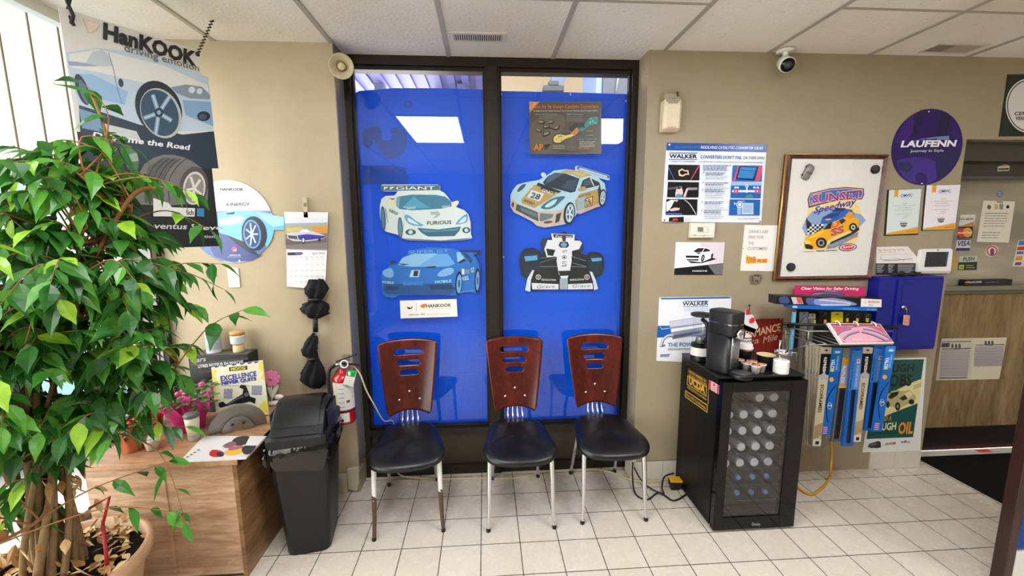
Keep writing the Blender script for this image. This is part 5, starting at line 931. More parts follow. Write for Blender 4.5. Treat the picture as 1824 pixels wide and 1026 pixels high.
def exting():
    Y_ = YW-.075; c = at(613, 700, Y=Y_); top = at(614, 662, Y=Y_).z; bot = at(612, 750, Y=Y_).z; R_ = .058; cx = c.x
    r = E('fire_extinguisher', (cx, Y_, bot), 'red fire extinguisher with white label hung on the left wall', 'fire extinguisher')
    b = MB().use(mat('#b3131c', .25, 0, .5, .05, coat=.4)); h = top-bot; b.lathe([(0, 0), (R_*.9, 0), (R_, .012), (R_, h*.86), (R_*.9, h*.93), (R_*.55, h*.99), (.022, h), (.02, h+.02), (0, h+.02)], (cx, Y_, bot), 32); b.build('cylinder', r)
    b = MB().use('#dcd8d4'); n = 20; R1 = R_+.0012
    def wrap(z0, z1, a0, a1, h, nm, rr=R1):
        b = MB().use(h); vs = []; b.smooth = True
        for i in range(n+1):
            an = a0+(a1-a0)*i/n; vs += [(cx+rr*math.cos(an), Y_+rr*math.sin(an), bot+z0), (cx+rr*math.cos(an), Y_+rr*math.sin(an), bot+z1)]
        b.add(vs, [(2*i, 2*i+2, 2*i+3, 2*i+1) for i in range(n)]); return b.build(nm, r)
    wrap(h*.30, h*.84, -PI*.98, -PI*.02, '#d9d6d2', 'label'); wrap(h*.06, h*.24, -PI*.62, -PI*.28, '#dcd9d6', 'inspection_label')
    wrap(h*.32, h*.82, -PI*.66, -PI*.63, '#d8c04a', 'label_stripe', R1+.0006); 
    for k in range(5): wrap(h*(.36+.09*k), h*(.372+.09*k), -PI*.58, -PI*.40, '#8a7a80', 'label_line', R1+.0006)
    wrap(h*.44, h*.49, -PI*.34, -PI*.24, '#7c3a3c', 'label_mark', R1+.0006)
    wrap(h*.26, h*.285, -PI*.95, -PI*.05, '#17171a', 'strap', R_+.003)
    b = MB().use(M_STEEL); b.cyl((cx, Y_, bot+h+.015), (cx, Y_, bot+h+.05), .015, .013, 14); b.cyl((cx-.04, Y_-.01, bot+h+.04), (cx+.01, Y_, bot+h+.055), .011, n=12); b.build('valve', r)
    b = MB().use(mat('#3a3a3c', .35, .7)); b.box((cx+.03, Y_-.01, bot+h+.085), (.13, .016, .008), 0, Matrix.Rotation(-.35, 4, 'Y')); b.build('lever', r, bevel=.002)
    b = MB().use(mat('#3a1a1c', .35, .5)); b.box((cx+.05, Y_-.01, bot+h+.048), (.1, .016, .008), 0, Matrix.Rotation(.15, 4, 'Y')); b.build('carry_handle', r, bevel=.002)
    b = MB().use(M_BLACKM); b.tube(smooth_line([(cx-.035, Y_-.012, bot+h+.045), (cx-.07, Y_-.02, bot+h+.01), (cx-.07, Y_-.035, bot+h*.7), (cx-.055, Y_-.045, bot+h*.4), (cx-.04, Y_-.055, bot+h*.18)], 6), .0105, 10); b.cyl((cx-.04, Y_-.055, bot+h*.2), (cx-.032, Y_-.056, bot+.0), .014, .016, 12); b.build('hose', r)
    b = MB().use(M_WHITE); b.tube([(cx+.022+.02*math.cos(2*PI*i/14), Y_-.03, bot+h+.055+.022*math.sin(2*PI*i/14)) for i in range(15)], .004, 6); b.build('pull_ring', r)
    a = Art(Y=Y_-.064, rough=.4); a.zoom(5.7, 570, 600); a.board([(278, 340), (374, 345), (336, 505), (232, 482)], '#dedbd4', .001); a.poly([(278, 340), (374, 345), (352, 412), (262, 396)], '#16a04a'); a.poly([(285, 355), (310, 352), (308, 395), (286, 390)], '#d8e2c4'); a.text('OK', (320, 392), (352, 396), 30, '#14602f', .03); a.lines(258, 420, 345, 480, 4, 3, '#a8a6a0'); a.build('inspection_tag', r)
    b = MB().use(mat('#8e8b84', .4, .5)); b.bx(cx-.02, cx+.02, YW-.02, YW-.001, bot+h*.5, bot+h+.08); b.build('wall_hook', r)
exting()
P_ = [(cx_, y_, z_) for cx_, y_, z_ in [(-.80, 2.40, .86), (-.74, 2.38, .80), (-.70, 2.36, .70), (-.66, 2.37, .60), (-.625, 2.42, .48), (-.60, 2.56, .40), (-.615, 2.575, .2), (-.60, 2.57, .05), (-.45, 2.55, .012), (-.1, 2.53, .006), (.2, 2.52, .006), (.38, 2.575, .006), (.6, 2.57, .006), (.78, 2.56, .006), (.93, 2.44, .006), (1.05, 2.41, .006), (1.19, 2.43, .006)]]
b = MB().use('#c9b98f'); b.tube(smooth_line(P_, 6), .0045, 8); T(b.build('cable'), 'cream cable falling from the extinguisher and running along the floor under the chairs', 'cable')
P_ = [(-.80, 2.41, .86), (-.89, 2.445, .80), (-.93, 2.447, .66), (-.97, 2.447, .5), (-1.05, 2.447, .3)]
b = MB().use('#8f8468'); b.tube(smooth_line(P_, 6), .0045, 8); T(b.build('cable'), 'grey beige cable drooping behind the black bin from the extinguisher', 'cable')
# ceiling vents
def vent(x0, x1, y0, y1, lab, n, half):
    r = E('ceiling_vent', ((x0+x1)/2, (y0+y1)/2, H-.006), lab, 'vent')
    b = MB().use('#d6d1c8'); w = .02
    for q in ((x0, x1, y0, y0+w), (x0, x1, y1-w, y1), (x0, x0+w, y0+w, y1-w), (x1-w, x1, y0+w, y1-w)): b.bx(*q, H-.008, H-.0008)
    b.build('frame', r, bevel=.001); b = MB().use('#1b1a18'); b.bx(x0+w, x1-w, y0+w, y1-w, H-.002, H-.001); b.build('opening', r)
    b = MB().use('#d0cbc2' if not half else '#8f8a80')
    for k in range(n): x = x0+w+(x1-x0-2*w)*(k+.5)/n; b.bx(x-.0028, x+.0028, y0+w, y1-w, H-.008, H-.002)
    b.build('slats', r)
    if half: b = MB().use('#b9ab9c'); b.bx(x0+w+.10, x1-w, y0+w, y1-w, H-.0095, H-.0082); b.build('flap', r)
vent(-.165, .125, 2.285, 2.40, 'white slatted air vent in the ceiling above the blue window', 22, False)
vent(2.48, 2.78, 2.275, 2.40, 'grey half open air vent in the ceiling at the right', 26, True)

# ================================================================== DESK AND WHAT STANDS ON IT
DT = .60; DXR = -1.14; DYF = 1.835
def desk():
    r = E('desk', ((XL+DXR)/2, (DYF+YW)/2, 0), 'low wood grain laminate desk in the left corner under the plant', 'desk')
    mf = wood_mat('walnut_laminate', '#96765a', '#b59477', '#cdb094', (.5, .5, 3.2), .4, 4); ms_ = wood_mat('walnut_laminate_shaded', '#5f432c', '#84623f', '#a17d56', (.5, .6, 3.0), .4, 4)  # side is the same laminate with its shade painted in as darker brown
    mt = wood_mat('walnut_top', '#9a7250', '#b58c68', '#c69c78', (.6, 3, .6), .3, 4)
    b = MB().use(mf); b.bx(XL+.01, DXR-.012, DYF, DYF+.018, .02, DT-.025)
    b.build('front_panel', r, bevel=.001)
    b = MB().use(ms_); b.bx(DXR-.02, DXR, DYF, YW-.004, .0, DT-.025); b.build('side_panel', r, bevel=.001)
    b = MB().use(mf); b.bx(-1.47, -1.455, DYF-.004, DYF+.002, .02, DT-.025); b.build('panel_joint', r)
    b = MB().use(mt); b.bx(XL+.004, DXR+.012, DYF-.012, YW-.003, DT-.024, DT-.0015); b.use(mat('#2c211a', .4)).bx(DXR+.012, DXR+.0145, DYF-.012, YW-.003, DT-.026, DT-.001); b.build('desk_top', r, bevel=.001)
    b = MB().use('#2a211a'); b.bx(XL+.01, DXR-.002, DYF+.01, YW-.01, 0, .02); b.build('plinth', r)
desk()
def onZ(x, y, z=DT): p = at(x, y, Z=z); return Vector((p.x, p.y, z))
# magazine lying flat
a = Art(O=(0, 0, DT+.003), U=(1, 0, 0), V=(0, 1, 0), rough=.35); a.zoom(3.42, 270, 560)
a.board([(320, 740), (704, 742), (575, 878), (165, 900)], '#dad7d6', .004); a.poly([(540, 742), (704, 742), (590, 870), (450, 862), (430, 820)], '#d0cbc8'); 
for pts, h in (([(350, 850), (370, 825), (420, 830), (445, 850), (420, 868), (370, 868)], '#b8262e'), ([(440, 850), (470, 825), (550, 820), (560, 840), (500, 860)], '#dcae3c'), ([(490, 770), (530, 745), (600, 745), (580, 790), (510, 800)], '#3a3436'), ([(430, 805), (480, 775), (520, 785), (480, 815)], '#8a5a62'), ([(550, 810), (600, 795), (640, 800), (600, 850), (560, 850)], '#26262a'), ([(470, 815), (540, 800), (560, 812), (480, 830)], '#a85a62'), ([(395, 845), (425, 838), (440, 862), (410, 868)], '#2a2440')): a.poly(pts, h, 2)
a.poly([(600, 742), (690, 742), (650, 800), (570, 800)], '#ddd8d6'); a.line([(704, 746), (580, 878)], 8, '#7a5a4a')
for k in range(5): a.line([(190+k*22, 885-k*14), (205+k*22, 882-k*14)], 5, '#4a4a60')
T(a.build('magazine'), 'flat white magazine with a colourful cover picture lying at the desk corner', 'magazine')
# brake disc, half of it standing
def disc():
    c = onZ(423, 775); rot = math.atan2(onZ(475, 752).y-onZ(370, 776).y, onZ(475, 752).x-onZ(370, 776).x)
    L_ = onZ(371, 776); R_ = onZ(476, 753); c = (L_+R_)/2; rad = (R_-L_).length/2*1.0; U_ = (R_-L_).normalized(); N_ = Vector((U_.y, -U_.x, 0))
    m = mat('#8d8c88', .35, .75, .5, .12, 40)
    r = E('brake_disc', (c.x, c.y, DT), 'half of a grey brake disc standing on its cut edge on the desk', 'brake disc')
    zz = .0
    def half(r0, r1, off, th, nm, squash=1):
        n = 40; pts = [(r1*math.cos(PI*i/n), zz+r1*math.sin(PI*i/n)) for i in range(n+1)]+[(r0*math.cos(PI*i/n), zz+r0*math.sin(PI*i/n)) for i in range(n, -1, -1)]
        b = MB().use(m); b.prism(pts, c+N_*off, U_, (0, 0, 1), N_, th); return b
    half(rad*.50, rad, 0, .02, '').build('friction_ring', r, bevel=.0015)
    b = half(rad*.20, rad*.55, .022, .04, ''); b.build('hub', r, bevel=.002)
    for an in (1.0, 2.1): b = MB().use('#2b2a28'); q = c+N_*.0225+U_*(rad*.36*math.cos(an))+Vector((0, 0, rad*.36*math.sin(an))); b.cyl(q, q+N_*.0012, .008, n=16); b.build('bolt_hole', r)
disc()
def moog():
    p0 = onZ(386, 752); p1 = onZ(478, 741); U_ = (p1-p0).normalized(); tilt = .12
    c = onZ(432, 746); N_ = Vector((U_.y, -U_.x, 0)); V_ = (Vector((0, 0, 1))*math.cos(tilt)-N_*math.sin(tilt))
    a = Art(O=c, U=U_, V=V_, rough=.4); a.zoom(3.42, 270, 560)
    a.board([(363, 325), (676, 280), (714, 612), (392, 600)], '#e3dfc4', .012)
    a.poly([(366, 340), (400, 335), (385, 380), (410, 430), (390, 470), (412, 500), (388, 520)], '#e8d45c', 1); a.poly([(655, 290), (676, 284), (690, 400), (665, 390), (680, 350), (650, 330)], '#e8d45c', 1); a.poly([(650, 570), (680, 530), (705, 520), (712, 608), (660, 580)], '#e8d45c', 1)
    for x in (400, 450, 505, 555, 600, 640): a.poly([(x-18, 318-(x-400)*.12), (x+16, 312-(x-400)*.12), (x+4, 322-(x-400)*.12), (x-10, 326-(x-400)*.12)], '#2f3f94')
    a.poly([(472, 322), (582, 312), (583, 336), (474, 346)], '#3a3a3c'); a.text('MOOG', (484, 342), (572, 333), 17, '#e0cf3c', .08); a.text('EXCELLENCE', (422, 406), (640, 374), 30, '#2c3c9a', .07); a.text('NEVER QUITS', (427, 430), (640, 400), 20, '#2c3c9a', .12); a.lines(430, 434, 640, 437, 1, 2, '#5a66a8')
    a.lines(440, 456, 498, 508, 7, 5, '#5f6ab0', .1); a.lines(610, 436, 676, 486, 7, 5, '#5f6ab0', .1)
    a.poly([(408, 555), (412, 538), (435, 530), (455, 548), (520, 505), (555, 485), (560, 455), (535, 445), (545, 428), (575, 432), (590, 470), (600, 500), (636, 512), (630, 545), (600, 530), (560, 540), (500, 545), (450, 560), (420, 568)], '#17181d', 1); a.ell(578, 488, 12, 11, '#8a8d96'); a.ell(578, 488, 6, 6, '#17181d'); a.line([(470, 548), (520, 515), (560, 500)], 4, '#8a8d96', 2)
    T(a.build('leaflet_card'), 'white and yellow steering parts display card standing behind the brake disc', 'card')
moog()
def flower():
    p = onZ(486, 722); r = E('flower_ornament', p, 'pink flower ornament with a white base near the back corner of the desk', 'ornament')
    Y_ = p.y; q = lambda x, y: at(x, y, Y=Y_)
    b = MB().use('#e2dfd8'); c = q(490, 716); b.cyl(q(474, 720)+Vector((0, 0, 0)), q(503, 716), .014, n=16); b.build('base', r)
    b = MB().use('#f0ece2'); s_ = q(497, 707); b.ball(s_, (.026, .012, .016), 10); b.build('scroll', r)
    for x0, x1, nm in ((484, 476, 'leaf'), (484, 496, 'leaf')):
        b = MB().use('#d6dcc8'); b.prism(smooth_pts([(q(x0, 712).x, q(x0, 712).z), (q(x1, 690).x, q(x1, 690).z), (q((x0+x1)/2, 686).x, q(x1, 684).z), (q(x0, 700).x, q(x0, 700).z)], 3), (0, Y_, 0), (1, 0, 0), (0, 0, 1), (0, -1, 0), .004); b.build(nm, r)
    b = MB().use('#cfd9bc'); b.tube([q(484, 716), q(483, 675)], .003, 6); b.build('stem', r)
    c = q(484, 673); 
    for k in range(9):
        an = 2*PI*k/9+.2; d = Vector((math.cos(an), 0, math.sin(an))); s2 = Vector((-d.z, 0, d.x)); R_ = .05
        b = MB().use('#e57fae'); b.prism(smooth_pts([(.008, 0), (R_*.5, .011), (R_*.9, .011), (R_, 0), (R_*.9, -.011), (R_*.5, -.011)], 3), c+Vector((0, -.006-.0004*k, 0)), d, s2, (0, -1, 0), .003); b.build('petal', r)
    b = MB().use('#c9865c'); b.ball(c+Vector((0, -.01, 0)), (.010, .006, .010), 8); b.build('flower_centre', r)
flower()
def blackbox():
    z1 = at(390, 640, Y=2.27).z; p0 = at(337, 650, Y=2.15); p1 = at(437, 640, Y=2.15)
    x0, x1, y0, y1 = -1.56, -1.26, 2.13, 2.40; zt = at(390, 650, Y=y0).z
    y0, y1 = 2.345, 2.447; zt = at(390, 632, Y=y0).z; p = at(337, 652, Y=y0); q = at(442, 640, Y=y0); x0, x1 = p.x, q.x
    r = E('parts_box', ((x0+x1)/2, y0+.1, DT), 'upper black cardboard box with white lettering at the back of the desk', 'box', 'black boxes stacked on the desk')
    hm = DT+(zt-DT)*.48
    b = MB().use(mat('#141316', .35)); b.bx(x0, x1, y0, y1, hm+.002, zt); b.use('#55514a').bx(x0+.002, x1-.002, y0+.002, y1-.002, zt, zt+.0015); b.build('carton', r, bevel=.002)
    a = Art(Y=y0-.0015, rough=.4); a.zoom(3.42, 270, 560); a.text('Cars', (240, 296), (330, 284), 28, '#a8a4a4', .03, .3); a.poly([(240, 300), (590, 262), (590, 275), (400, 305), (240, 312)], '#3a383a'); a.text('LITRES MOTEUR EN MARCHE', (285, 326), (560, 296), 17, '#cfccc8', .05); a.poly([(285, 345), (420, 330), (420, 350), (290, 360)], '#26242a'); a.build('lettering', r)
    r2 = E('parts_box', ((x0+x1)/2, y0+.1, DT), 'lower black cardboard box under the lettered one on the desk', 'box', 'black boxes stacked on the desk'); r.location.z = hm+.002
    for ch in ALLC(r): ch.location.z -= hm+.002-DT
    b = MB().use(mat('#17161c', .35)); b.bx(x0+.005, x1-.01, y0+.01, y1-.01, DT, hm); b.build('carton', r2, bevel=.002)
    return zt+.0015, y0
BZ, BY = blackbox()
def can():
    p = at(382, 628, Z=BZ); c = Vector((at(382, 628, Y=2.395).x, 2.395, BZ)); r = E('spray_can', c, 'white and grey round can standing on the upper black box', 'can')
    h = (at(382, 585, Y=c.y).z-BZ)*1.0; b = MB().use('#c9cacc'); b.lathe([(0, 0), (.036, 0), (.037, .004), (.037, h*.86), (.033, h*.92), (.02, h*.95), (.02, h), (0, h)], c, 28); b.build('body', r)
    b = MB().use('#9aa0ac'); b.smooth = True; R_ = []
    for z in (h*.15, h*.7): R_.append([(c.x+.0376*math.cos(2*PI*i/28), c.y+.0376*math.sin(2*PI*i/28), c.z+z) for i in range(28)])
    b.rings(R_, False); b.build('label', r)
can()
def jar():
    c = Vector((at(425, 620, Y=2.39).x, 2.39, BZ)); r = E('jar', c, 'small cream jar on a narrow foot standing on the upper black box', 'jar')
    b = MB().use('#c9b184'); b.lathe([(0, 0), (.027, 0), (.029, .008), (.027, .04), (.024, .042), (.024, .048), (0, .048)], c, 24); b.build('foot', r)
    b = MB().use('#ddd6c4'); b.lathe([(0, .048), (.03, .048), (.036, .056), (.036, .10), (0, .10)], c, 24); b.build('body', r)
    b = MB().use('#b98f4e'); b.lathe([(0, .10), (.037, .10), (.038, .118), (.036, .12), (0, .12)], c, 24); b.build('lid', r)
    b = MB().use('#b9bac4'); b.smooth = True; b.rings([[(c.x+.0368*math.cos(t_), c.y+.0368*math.sin(t_), c.z+z) for t_ in [2*PI*i/24 for i in range(24)]] for z in (.062, .092)], False); b.build('label', r)
jar()
def cupb():
    c = onZ(346, 783); r = E('travel_cup', c, 'small cream cup with a grey lid in front of the pink wrapped plant', 'cup')
    h = (at(341, 742, Y=c.y).z-DT); b = MB().use('#ddd6be'); b.lathe([(0, 0), (.022, 0), (.03, h*.8), (.031, h), (0, h)], c, 24); b.build('body', r)
    b = MB().use('#5f625f'); b.lathe([(0, h), (.034, h), (.034, h+.012), (.028, h+.018), (0, h+.018)], c, 24); b.build('lid', r)
    b = MB().use('#a3a294'); b.smooth = True; b.rings([[(c.x+rr*math.cos(t_), c.y+rr*math.sin(t_), c.z+z) for t_ in [2*PI*i/24 for i in range(24)]] for z, rr in ((h*.05, .0236), (h*.25, .0256))], False); b.build('band', r)
cupb()
def potflower(px, py, lab, wrap, flowers, seed, sc=1., name='wrapped_plant'):
    rr = random.Random(seed); c = onZ(px, py); r = E(name, c, lab, 'potted plant')
    b = MB().use(mat(wrap, .3, 0, .6, .25, 40, .4)); R_ = []; n = 28
    for z, rad, wv in ((0, .06, 0), (.05, .068, .03), (.10, .085, .08), (.14, .105, .16)): R_.append([(c.x+sc*rad*(1+wv*math.sin(5*t_+seed))*math.cos(t_), c.y+sc*rad*(1+wv*math.sin(5*t_+seed))*math.sin(t_), c.z+sc*(z+wv*.28*math.sin(7*t_))) for t_ in [2*PI*i/n for i in range(n)]])
    b.smooth = True; b.rings(R_, False); b.add([tuple(p) for p in R_[1]], [tuple(range(n))]); b.build('wrapping', r)
    b = MB(); 
    for k in range(130):
        an, rad, z = rr.random()*2*PI, rr.random()**.6*.11*sc, (.11+rr.random()*.09)*sc; d = Vector((math.cos(an), math.sin(an), .4*rr.random()-.2)).normalized(); s2 = Vector((-d.y, d.x, .3*rr.random())); p = c+Vector((rad*math.cos(an), rad*math.sin(an), z)); l = .022*sc
        b.use(('#3f6a34', '#2f5a2c', '#55803f')[k % 3]); b.add([tuple(p), tuple(p+d*l+s2*l*.5), tuple(p+d*l*2), tuple(p+d*l-s2*l*.5)], [(0, 1, 2, 3)])
    b.build('foliage', r)
    b = MB().use(flowers)
    for k in range(16):
        an, rad = rr.random()*2*PI, rr.random()*.1*sc; p = c+Vector((rad*math.cos(an), rad*math.sin(an), (.15+rr.random()*.06)*sc)); b.ball(p, (.014*sc, .014*sc, .009*sc), 5)
    o = b.build('blossom', r); o['kind'] = 'stuff'
potflower(338, 762, 'small potted plant in crinkled magenta wrapping on the desk', '#c61f74', '#c8487c', 3, 1.1)
potflower(268, 758, 'dark red wrapped plant left of the magenta one on the desk', '#a83a34', '#cf3a44', 9, .85)
potflower(236, 800, 'small clay pot with red blossoms behind the tree on the desk', '#b5643c', '#d8342c', 12, .7, 'clay_pot_plant')
c = onZ(272, 800); r = E('white_pot', c, 'little white ribbed pot near the front edge of the desk', 'pot'); b = MB().use('#dad6c8'); b.lathe([(0, 0), (.022, 0), (.03, .045), (.034, .047), (.034, .056), (.027, .056), (.024, .05), (0, .048)], c, 20); b.build('body', r); b = MB().use('#d8d4ca'); b.lathe([(0, .0485), (.02, .05), (.012, .066), (0, .07)], c, 12); b.build('top', r)

# ================================================================== TREE IN THE BIG POT
def leafmesh(b, p, d, up, ln, wd, droop):
    d = d.normalized(); s = d.cross(up)
    if s.length < .05: s = Vector((1, 0, 0))
    s.normalize(); n = s.cross(d).normalized(); P = []
    prof = ((0, .0), (.16, .62), (.38, 1.), (.62, .82), (.84, .34), (1.06, 0))
    mid = []; Lf = []; Rt = []
    for t, w in prof:
        c = p+d*(ln*t)+n*(-droop*ln*t*t); mid.append(c); Lf.append(c+s*(wd*w*.5)+n*(wd*w*.16)); Rt.append(c-s*(wd*w*.5)+n*(wd*w*.16))
    vs = mid+Lf[1:-1]+Rt[1:-1]; k = len(mid); q = k-2; fs = []
    fs.append((0, 1, k)); fs.append((0, k+q, 1))
    for i in range(q-1): fs.append((i+1, i+2, k+i+1, k+i)); fs.append((i+2, i+1, k+q+i, k+q+i+1))
    fs.append((q, q+1, k+q-1)); fs.append((q+1, q, k+2*q-1))
    b.add([tuple(v) for v in vs], fs)
def leaf_mat(c1, c2):
    m, nt, bb = nodes_mat('leaf', .32); v = coords(nt); r1 = ramp(nt, noise(nt, v, 16, 3), [(.35, c1), (.65, c2)]); L(nt, r1.outputs[0], bb.inputs['Base Color'])
    tl = nt.nodes.new('ShaderNodeBsdfTranslucent'); L(nt, r1.outputs[0], tl.inputs[0]); ms = nt.nodes.new('ShaderNodeMixShader'); ms.inputs[0].default_value = .35
    L(nt, bb.outputs[0], ms.inputs[1]); L(nt, tl.outputs[0], ms.inputs[2]); L(nt, ms.outputs[0], nt.nodes['Material Output'].inputs[0]); return m
def tree():
    rr = random.Random(21); PC = Vector((-1.60, 1.50, 0)); R0 = .262; HZ = .40
    r = E('potted_fig_tree', PC, 'large leafy weeping fig tree in a wide beige pot at the left', 'potted tree')
    b = MB().use(mat('#bd9570', .45, vary=.08)); b.lathe([(0, 0), (.17, 0), (.18, .015), (R0-.022, HZ-.05), (R0, HZ-.045), (R0+.002, HZ), (R0-.018, HZ+.002), (R0-.024, HZ-.05), (0, HZ-.05)], PC, 56); b.build('pot', r)
    b = MB().use(mat('#1c1510', .95, 0, .2, .6, 70, 1.)); n = 30; R_ = []
    for q in (0.01, .4, .8, 1.): R_.append([(PC.x+(R0-.026)*q*math.cos(2*PI*i/n), PC.y+(R0-.026)*q*math.sin(2*PI*i/n), HZ-.045+rr.random()*.018) for i in range(n)])
    b.rings(R_, False); b.build('soil', r)
    # dry leaves on the soil
    ml = [mat(h, .6, vary=.2) for h in ('#b78a54', '#cfa873', '#9c6f3e', '#d9bb8c')]; b = MB()
    for k in range(260):
        an, q = rr.random()*2*PI, (R0-.03)*rr.random()**.5
        if q < .12 and rr.random() < .75: continue
        b.use(ml[k % 4]); leafmesh(b, PC+Vector((q*math.cos(an), q*math.sin(an), HZ-.02+rr.random()*.02)), Vector((rr.uniform(-1, 1), rr.uniform(-1, 1), rr.uniform(-.2, .5))), Vector((rr.uniform(-.6, .6), rr.uniform(-.6, .6), 1)), rr.uniform(.035, .06), rr.uniform(.016, .03), rr.uniform(-.5, .5))
    b.build('fallen_leaves', r)['kind'] = 'stuff'
    # stems
    mb_ = mat('#8d7354', .8, 0, .3, .4, 25, .8); mt_ = mat('#8b5f38', .7, 0, .3, .25, 40, .3)
    tr = MB().use(mb_); base = PC+Vector((-.02, .0, HZ-.05)); stems = []
    for k in range(15):
        an = 2*PI*k/15+rr.random()*.5; q = .03+.06*rr.random(); tw = rr.uniform(.6, 1.6); top = rr.uniform(.85, 1.35); P_ = []
        for i in range(9):
            t = i/8; z = HZ-.06+t*top; rad = q*(1-.25*t)+max(0, t-.55)**1.5*rr.uniform(.35, .9); a2 = an+tw*t*2.2
            P_.append(base+Vector((rad*math.cos(a2)+.03*t, rad*math.sin(a2), z-(HZ-.05))))
        P_ = smooth_line(P_, 3); rad0 = rr.uniform(.008, .016); tr.tube(P_, [rad0*(1-.6*i/(len(P_)-1)) for i in range(len(P_))], 8); stems.append(P_)
    tr.build('trunk', r)
    b = MB()
    for k in range(90):
        an, z = rr.random()*2*PI, HZ+rr.random()**1.3*.62; q = .05+.09*rr.random()+z*.02
        b.use(ml[k % 4]); leafmesh(b, base+Vector((q*math.cos(an), q*math.sin(an), z-HZ)), Vector((rr.uniform(-.5, .5), rr.uniform(-.5, .5), -1)), Vector((rr.uniform(-1, 1), rr.uniform(-1, 1), .2)), rr.uniform(.04, .08), rr.uniform(.02, .035), rr.uniform(-.5, .5))
    o_ = b.build('dry_leaves', r); o_['kind'] = 'stuff'; o_['label'] = 'withered tan leaves caught among the stems'
    # crown volume as ellipsoids, branch to points in it
    tw_ = MB().use(mt_); LV = MB(); lm = [leaf_mat('#24561f', '#37722c'), leaf_mat('#336e28', '#4c8a34'), leaf_mat('#4a8f30', '#68a83c'), leaf_mat('#8cc234', '#b2dc48')]
    blobs = [((-1.50, 1.50, 1.50), (.34, .38, .28), 74), ((-1.52, 1.55, 1.12), (.34, .36, .24), 54), ((-1.30, 1.55, 1.35), (.26, .28, .24), 46), ((-1.72, 1.42, 1.24), (.18, .45, .40), 52), ((-1.36, 1.58, 1.68), (.16, .2, .16), 16), ((-1.50, 1.50, 1.76), (.24, .3, .12), 16), ((-1.62, 1.45, .88), (.22, .30, .14), 16), ((-1.22, 1.56, 1.12), (.12, .14, .12), 9), ((-1.66, 1.36, .66), (.14, .18, .14), 6), ((-1.42, 1.56, .93), (.27, .2, .17), 22), ((-1.42, 1.6, 1.82), (.15, .2, .12), 12)]
    tips = []
    for (c, e, n) in blobs:
        for k in range(n):
            while True:
                v = Vector([rr.uniform(-1, 1) for _ in range(3)])
                if v.length < 1: break
            p = Vector(c)+Vector((v.x*e[0], v.y*e[1], v.z*e[2])); 
            if p.x < -1.80: p.x = -1.80+rr.random()*.08
            tips.append(p)
    special = [at(150, 150, Y=1.62), at(196, 235, Y=1.62), at(236, 262, Y=1.6), at(432, 552, Y=1.66), at(330, 930, Y=1.48), at(322, 915, Y=1.5), at(300, 325, Y=1.66), at(345, 345, Y=1.66), at(372, 408, Y=1.66), at(392, 470, Y=1.66), at(398, 515, Y=1.66), at(28, 262, Y=1.5), at(60, 300, Y=1.5), at(300, 822, Y=1.58), at(255, 760, Y=1.6), at(330, 760, Y=1.66)]
    tips += special
    def twig(p0, p1, r0, leaves):
        m_ = (p0+p1)/2+Vector((rr.uniform(-.05, .05), rr.uniform(-.05, .05), rr.uniform(.02, .09))); P_ = smooth_line([p0, m_, p1], 5)
        tw_.tube(P_, [r0*(1-.7*i/(len(P_)-1)) for i in range(len(P_))], 5, False)
        tot = len(P_)
        for k in range(leaves):
            t = 1-(k/leaves)*.62; i = min(tot-2, int(t*(tot-1))); q = P_[i].lerp(P_[i+1], t*(tot-1)-i); d = (P_[i+1]-P_[i]).normalized()
            sd = d.cross(Vector((0, 0, 1))); sd = sd.normalized() if sd.length > .1 else Vector((1, 0, 0))
            dd = d*.55+sd*(.8 if k % 2 else -.8)*rr.uniform(.6, 1.1)+Vector((rr.uniform(-.3, .3), rr.uniform(-.3, .3), rr.uniform(-.95, -.05)))
            if k == 0: dd = d+Vector((0, 0, -.5))
            ln = rr.uniform(.062, .108)*(.85 if rr.random() < .3 else 1); w = ln*rr.uniform(.42, .56)
            x = rr.random(); mi = 0 if x < .36 else (1 if x < .70 else (2 if x < .90 else 3)); LV.use(lm[mi])
            leafmesh(LV, q, dd, Vector((rr.uniform(-.5, .5), rr.uniform(-.5, .5), 1)), ln, w, rr.uniform(.05, .5))
    nodes = [p for s_ in stems for p in s_[10:]]
    # main limbs towards blob centres
    for (c, e, n) in blobs:
        for k in range(3 if n > 20 else 1):
            tgt = Vector(c)+Vector((rr.uniform(-.5, .5)*e[0], rr.uniform(-.5, .5)*e[1], rr.uniform(-.3, .5)*e[2])); s0 = min(nodes, key=lambda q: (q-tgt).length+(.4 if q.z > tgt.z else 0))
            P_ = smooth_line([s0, (s0+tgt)/2+Vector((rr.uniform(-.04, .04), rr.uniform(-.04, .04), -.03)), tgt], 6); tw_.tube(P_, [.009*(1-.55*i/(len(P_)-1)) for i in range(len(P_))], 6, False); nodes += P_[3:]
    P_ = smooth_line([at(150, 500, Y=1.55), at(190, 420, Y=1.58), at(240, 345, Y=1.6), at(290, 335, Y=1.62)], 6); tw_.tube(P_, .0075, 6); nodes += P_
    P_ = smooth_line([at(200, 290, Y=1.6), at(185, 225, Y=1.61), at(162, 165, Y=1.62)], 6); tw_.tube(P_, .004, 6); nodes += P_
    for p in tips:
        s0 = min(rr.sample(nodes, min(60, len(nodes))), key=lambda q: abs((q-p).length-.2)+(.15 if q.z > p.z+.05 else 0)); twig(s0, p, .0035, rr.randint(7, 10) if p not in special else 5)
    tw_.build('branches', r)
    LV.build('foliage', r)['kind'] = 'stuff'
    b = MB().use('#9c1f22'); b.tube([at(183, 935, Y=1.50), at(190, 998, Y=1.46)+Vector((0, 0, -.02))], .006, 8); b.tube([at(160, 905, Y=1.52), at(195, 885, Y=1.50), at(183, 935, Y=1.50)], .005, 8); b.build('plant_stake', r)
tree()

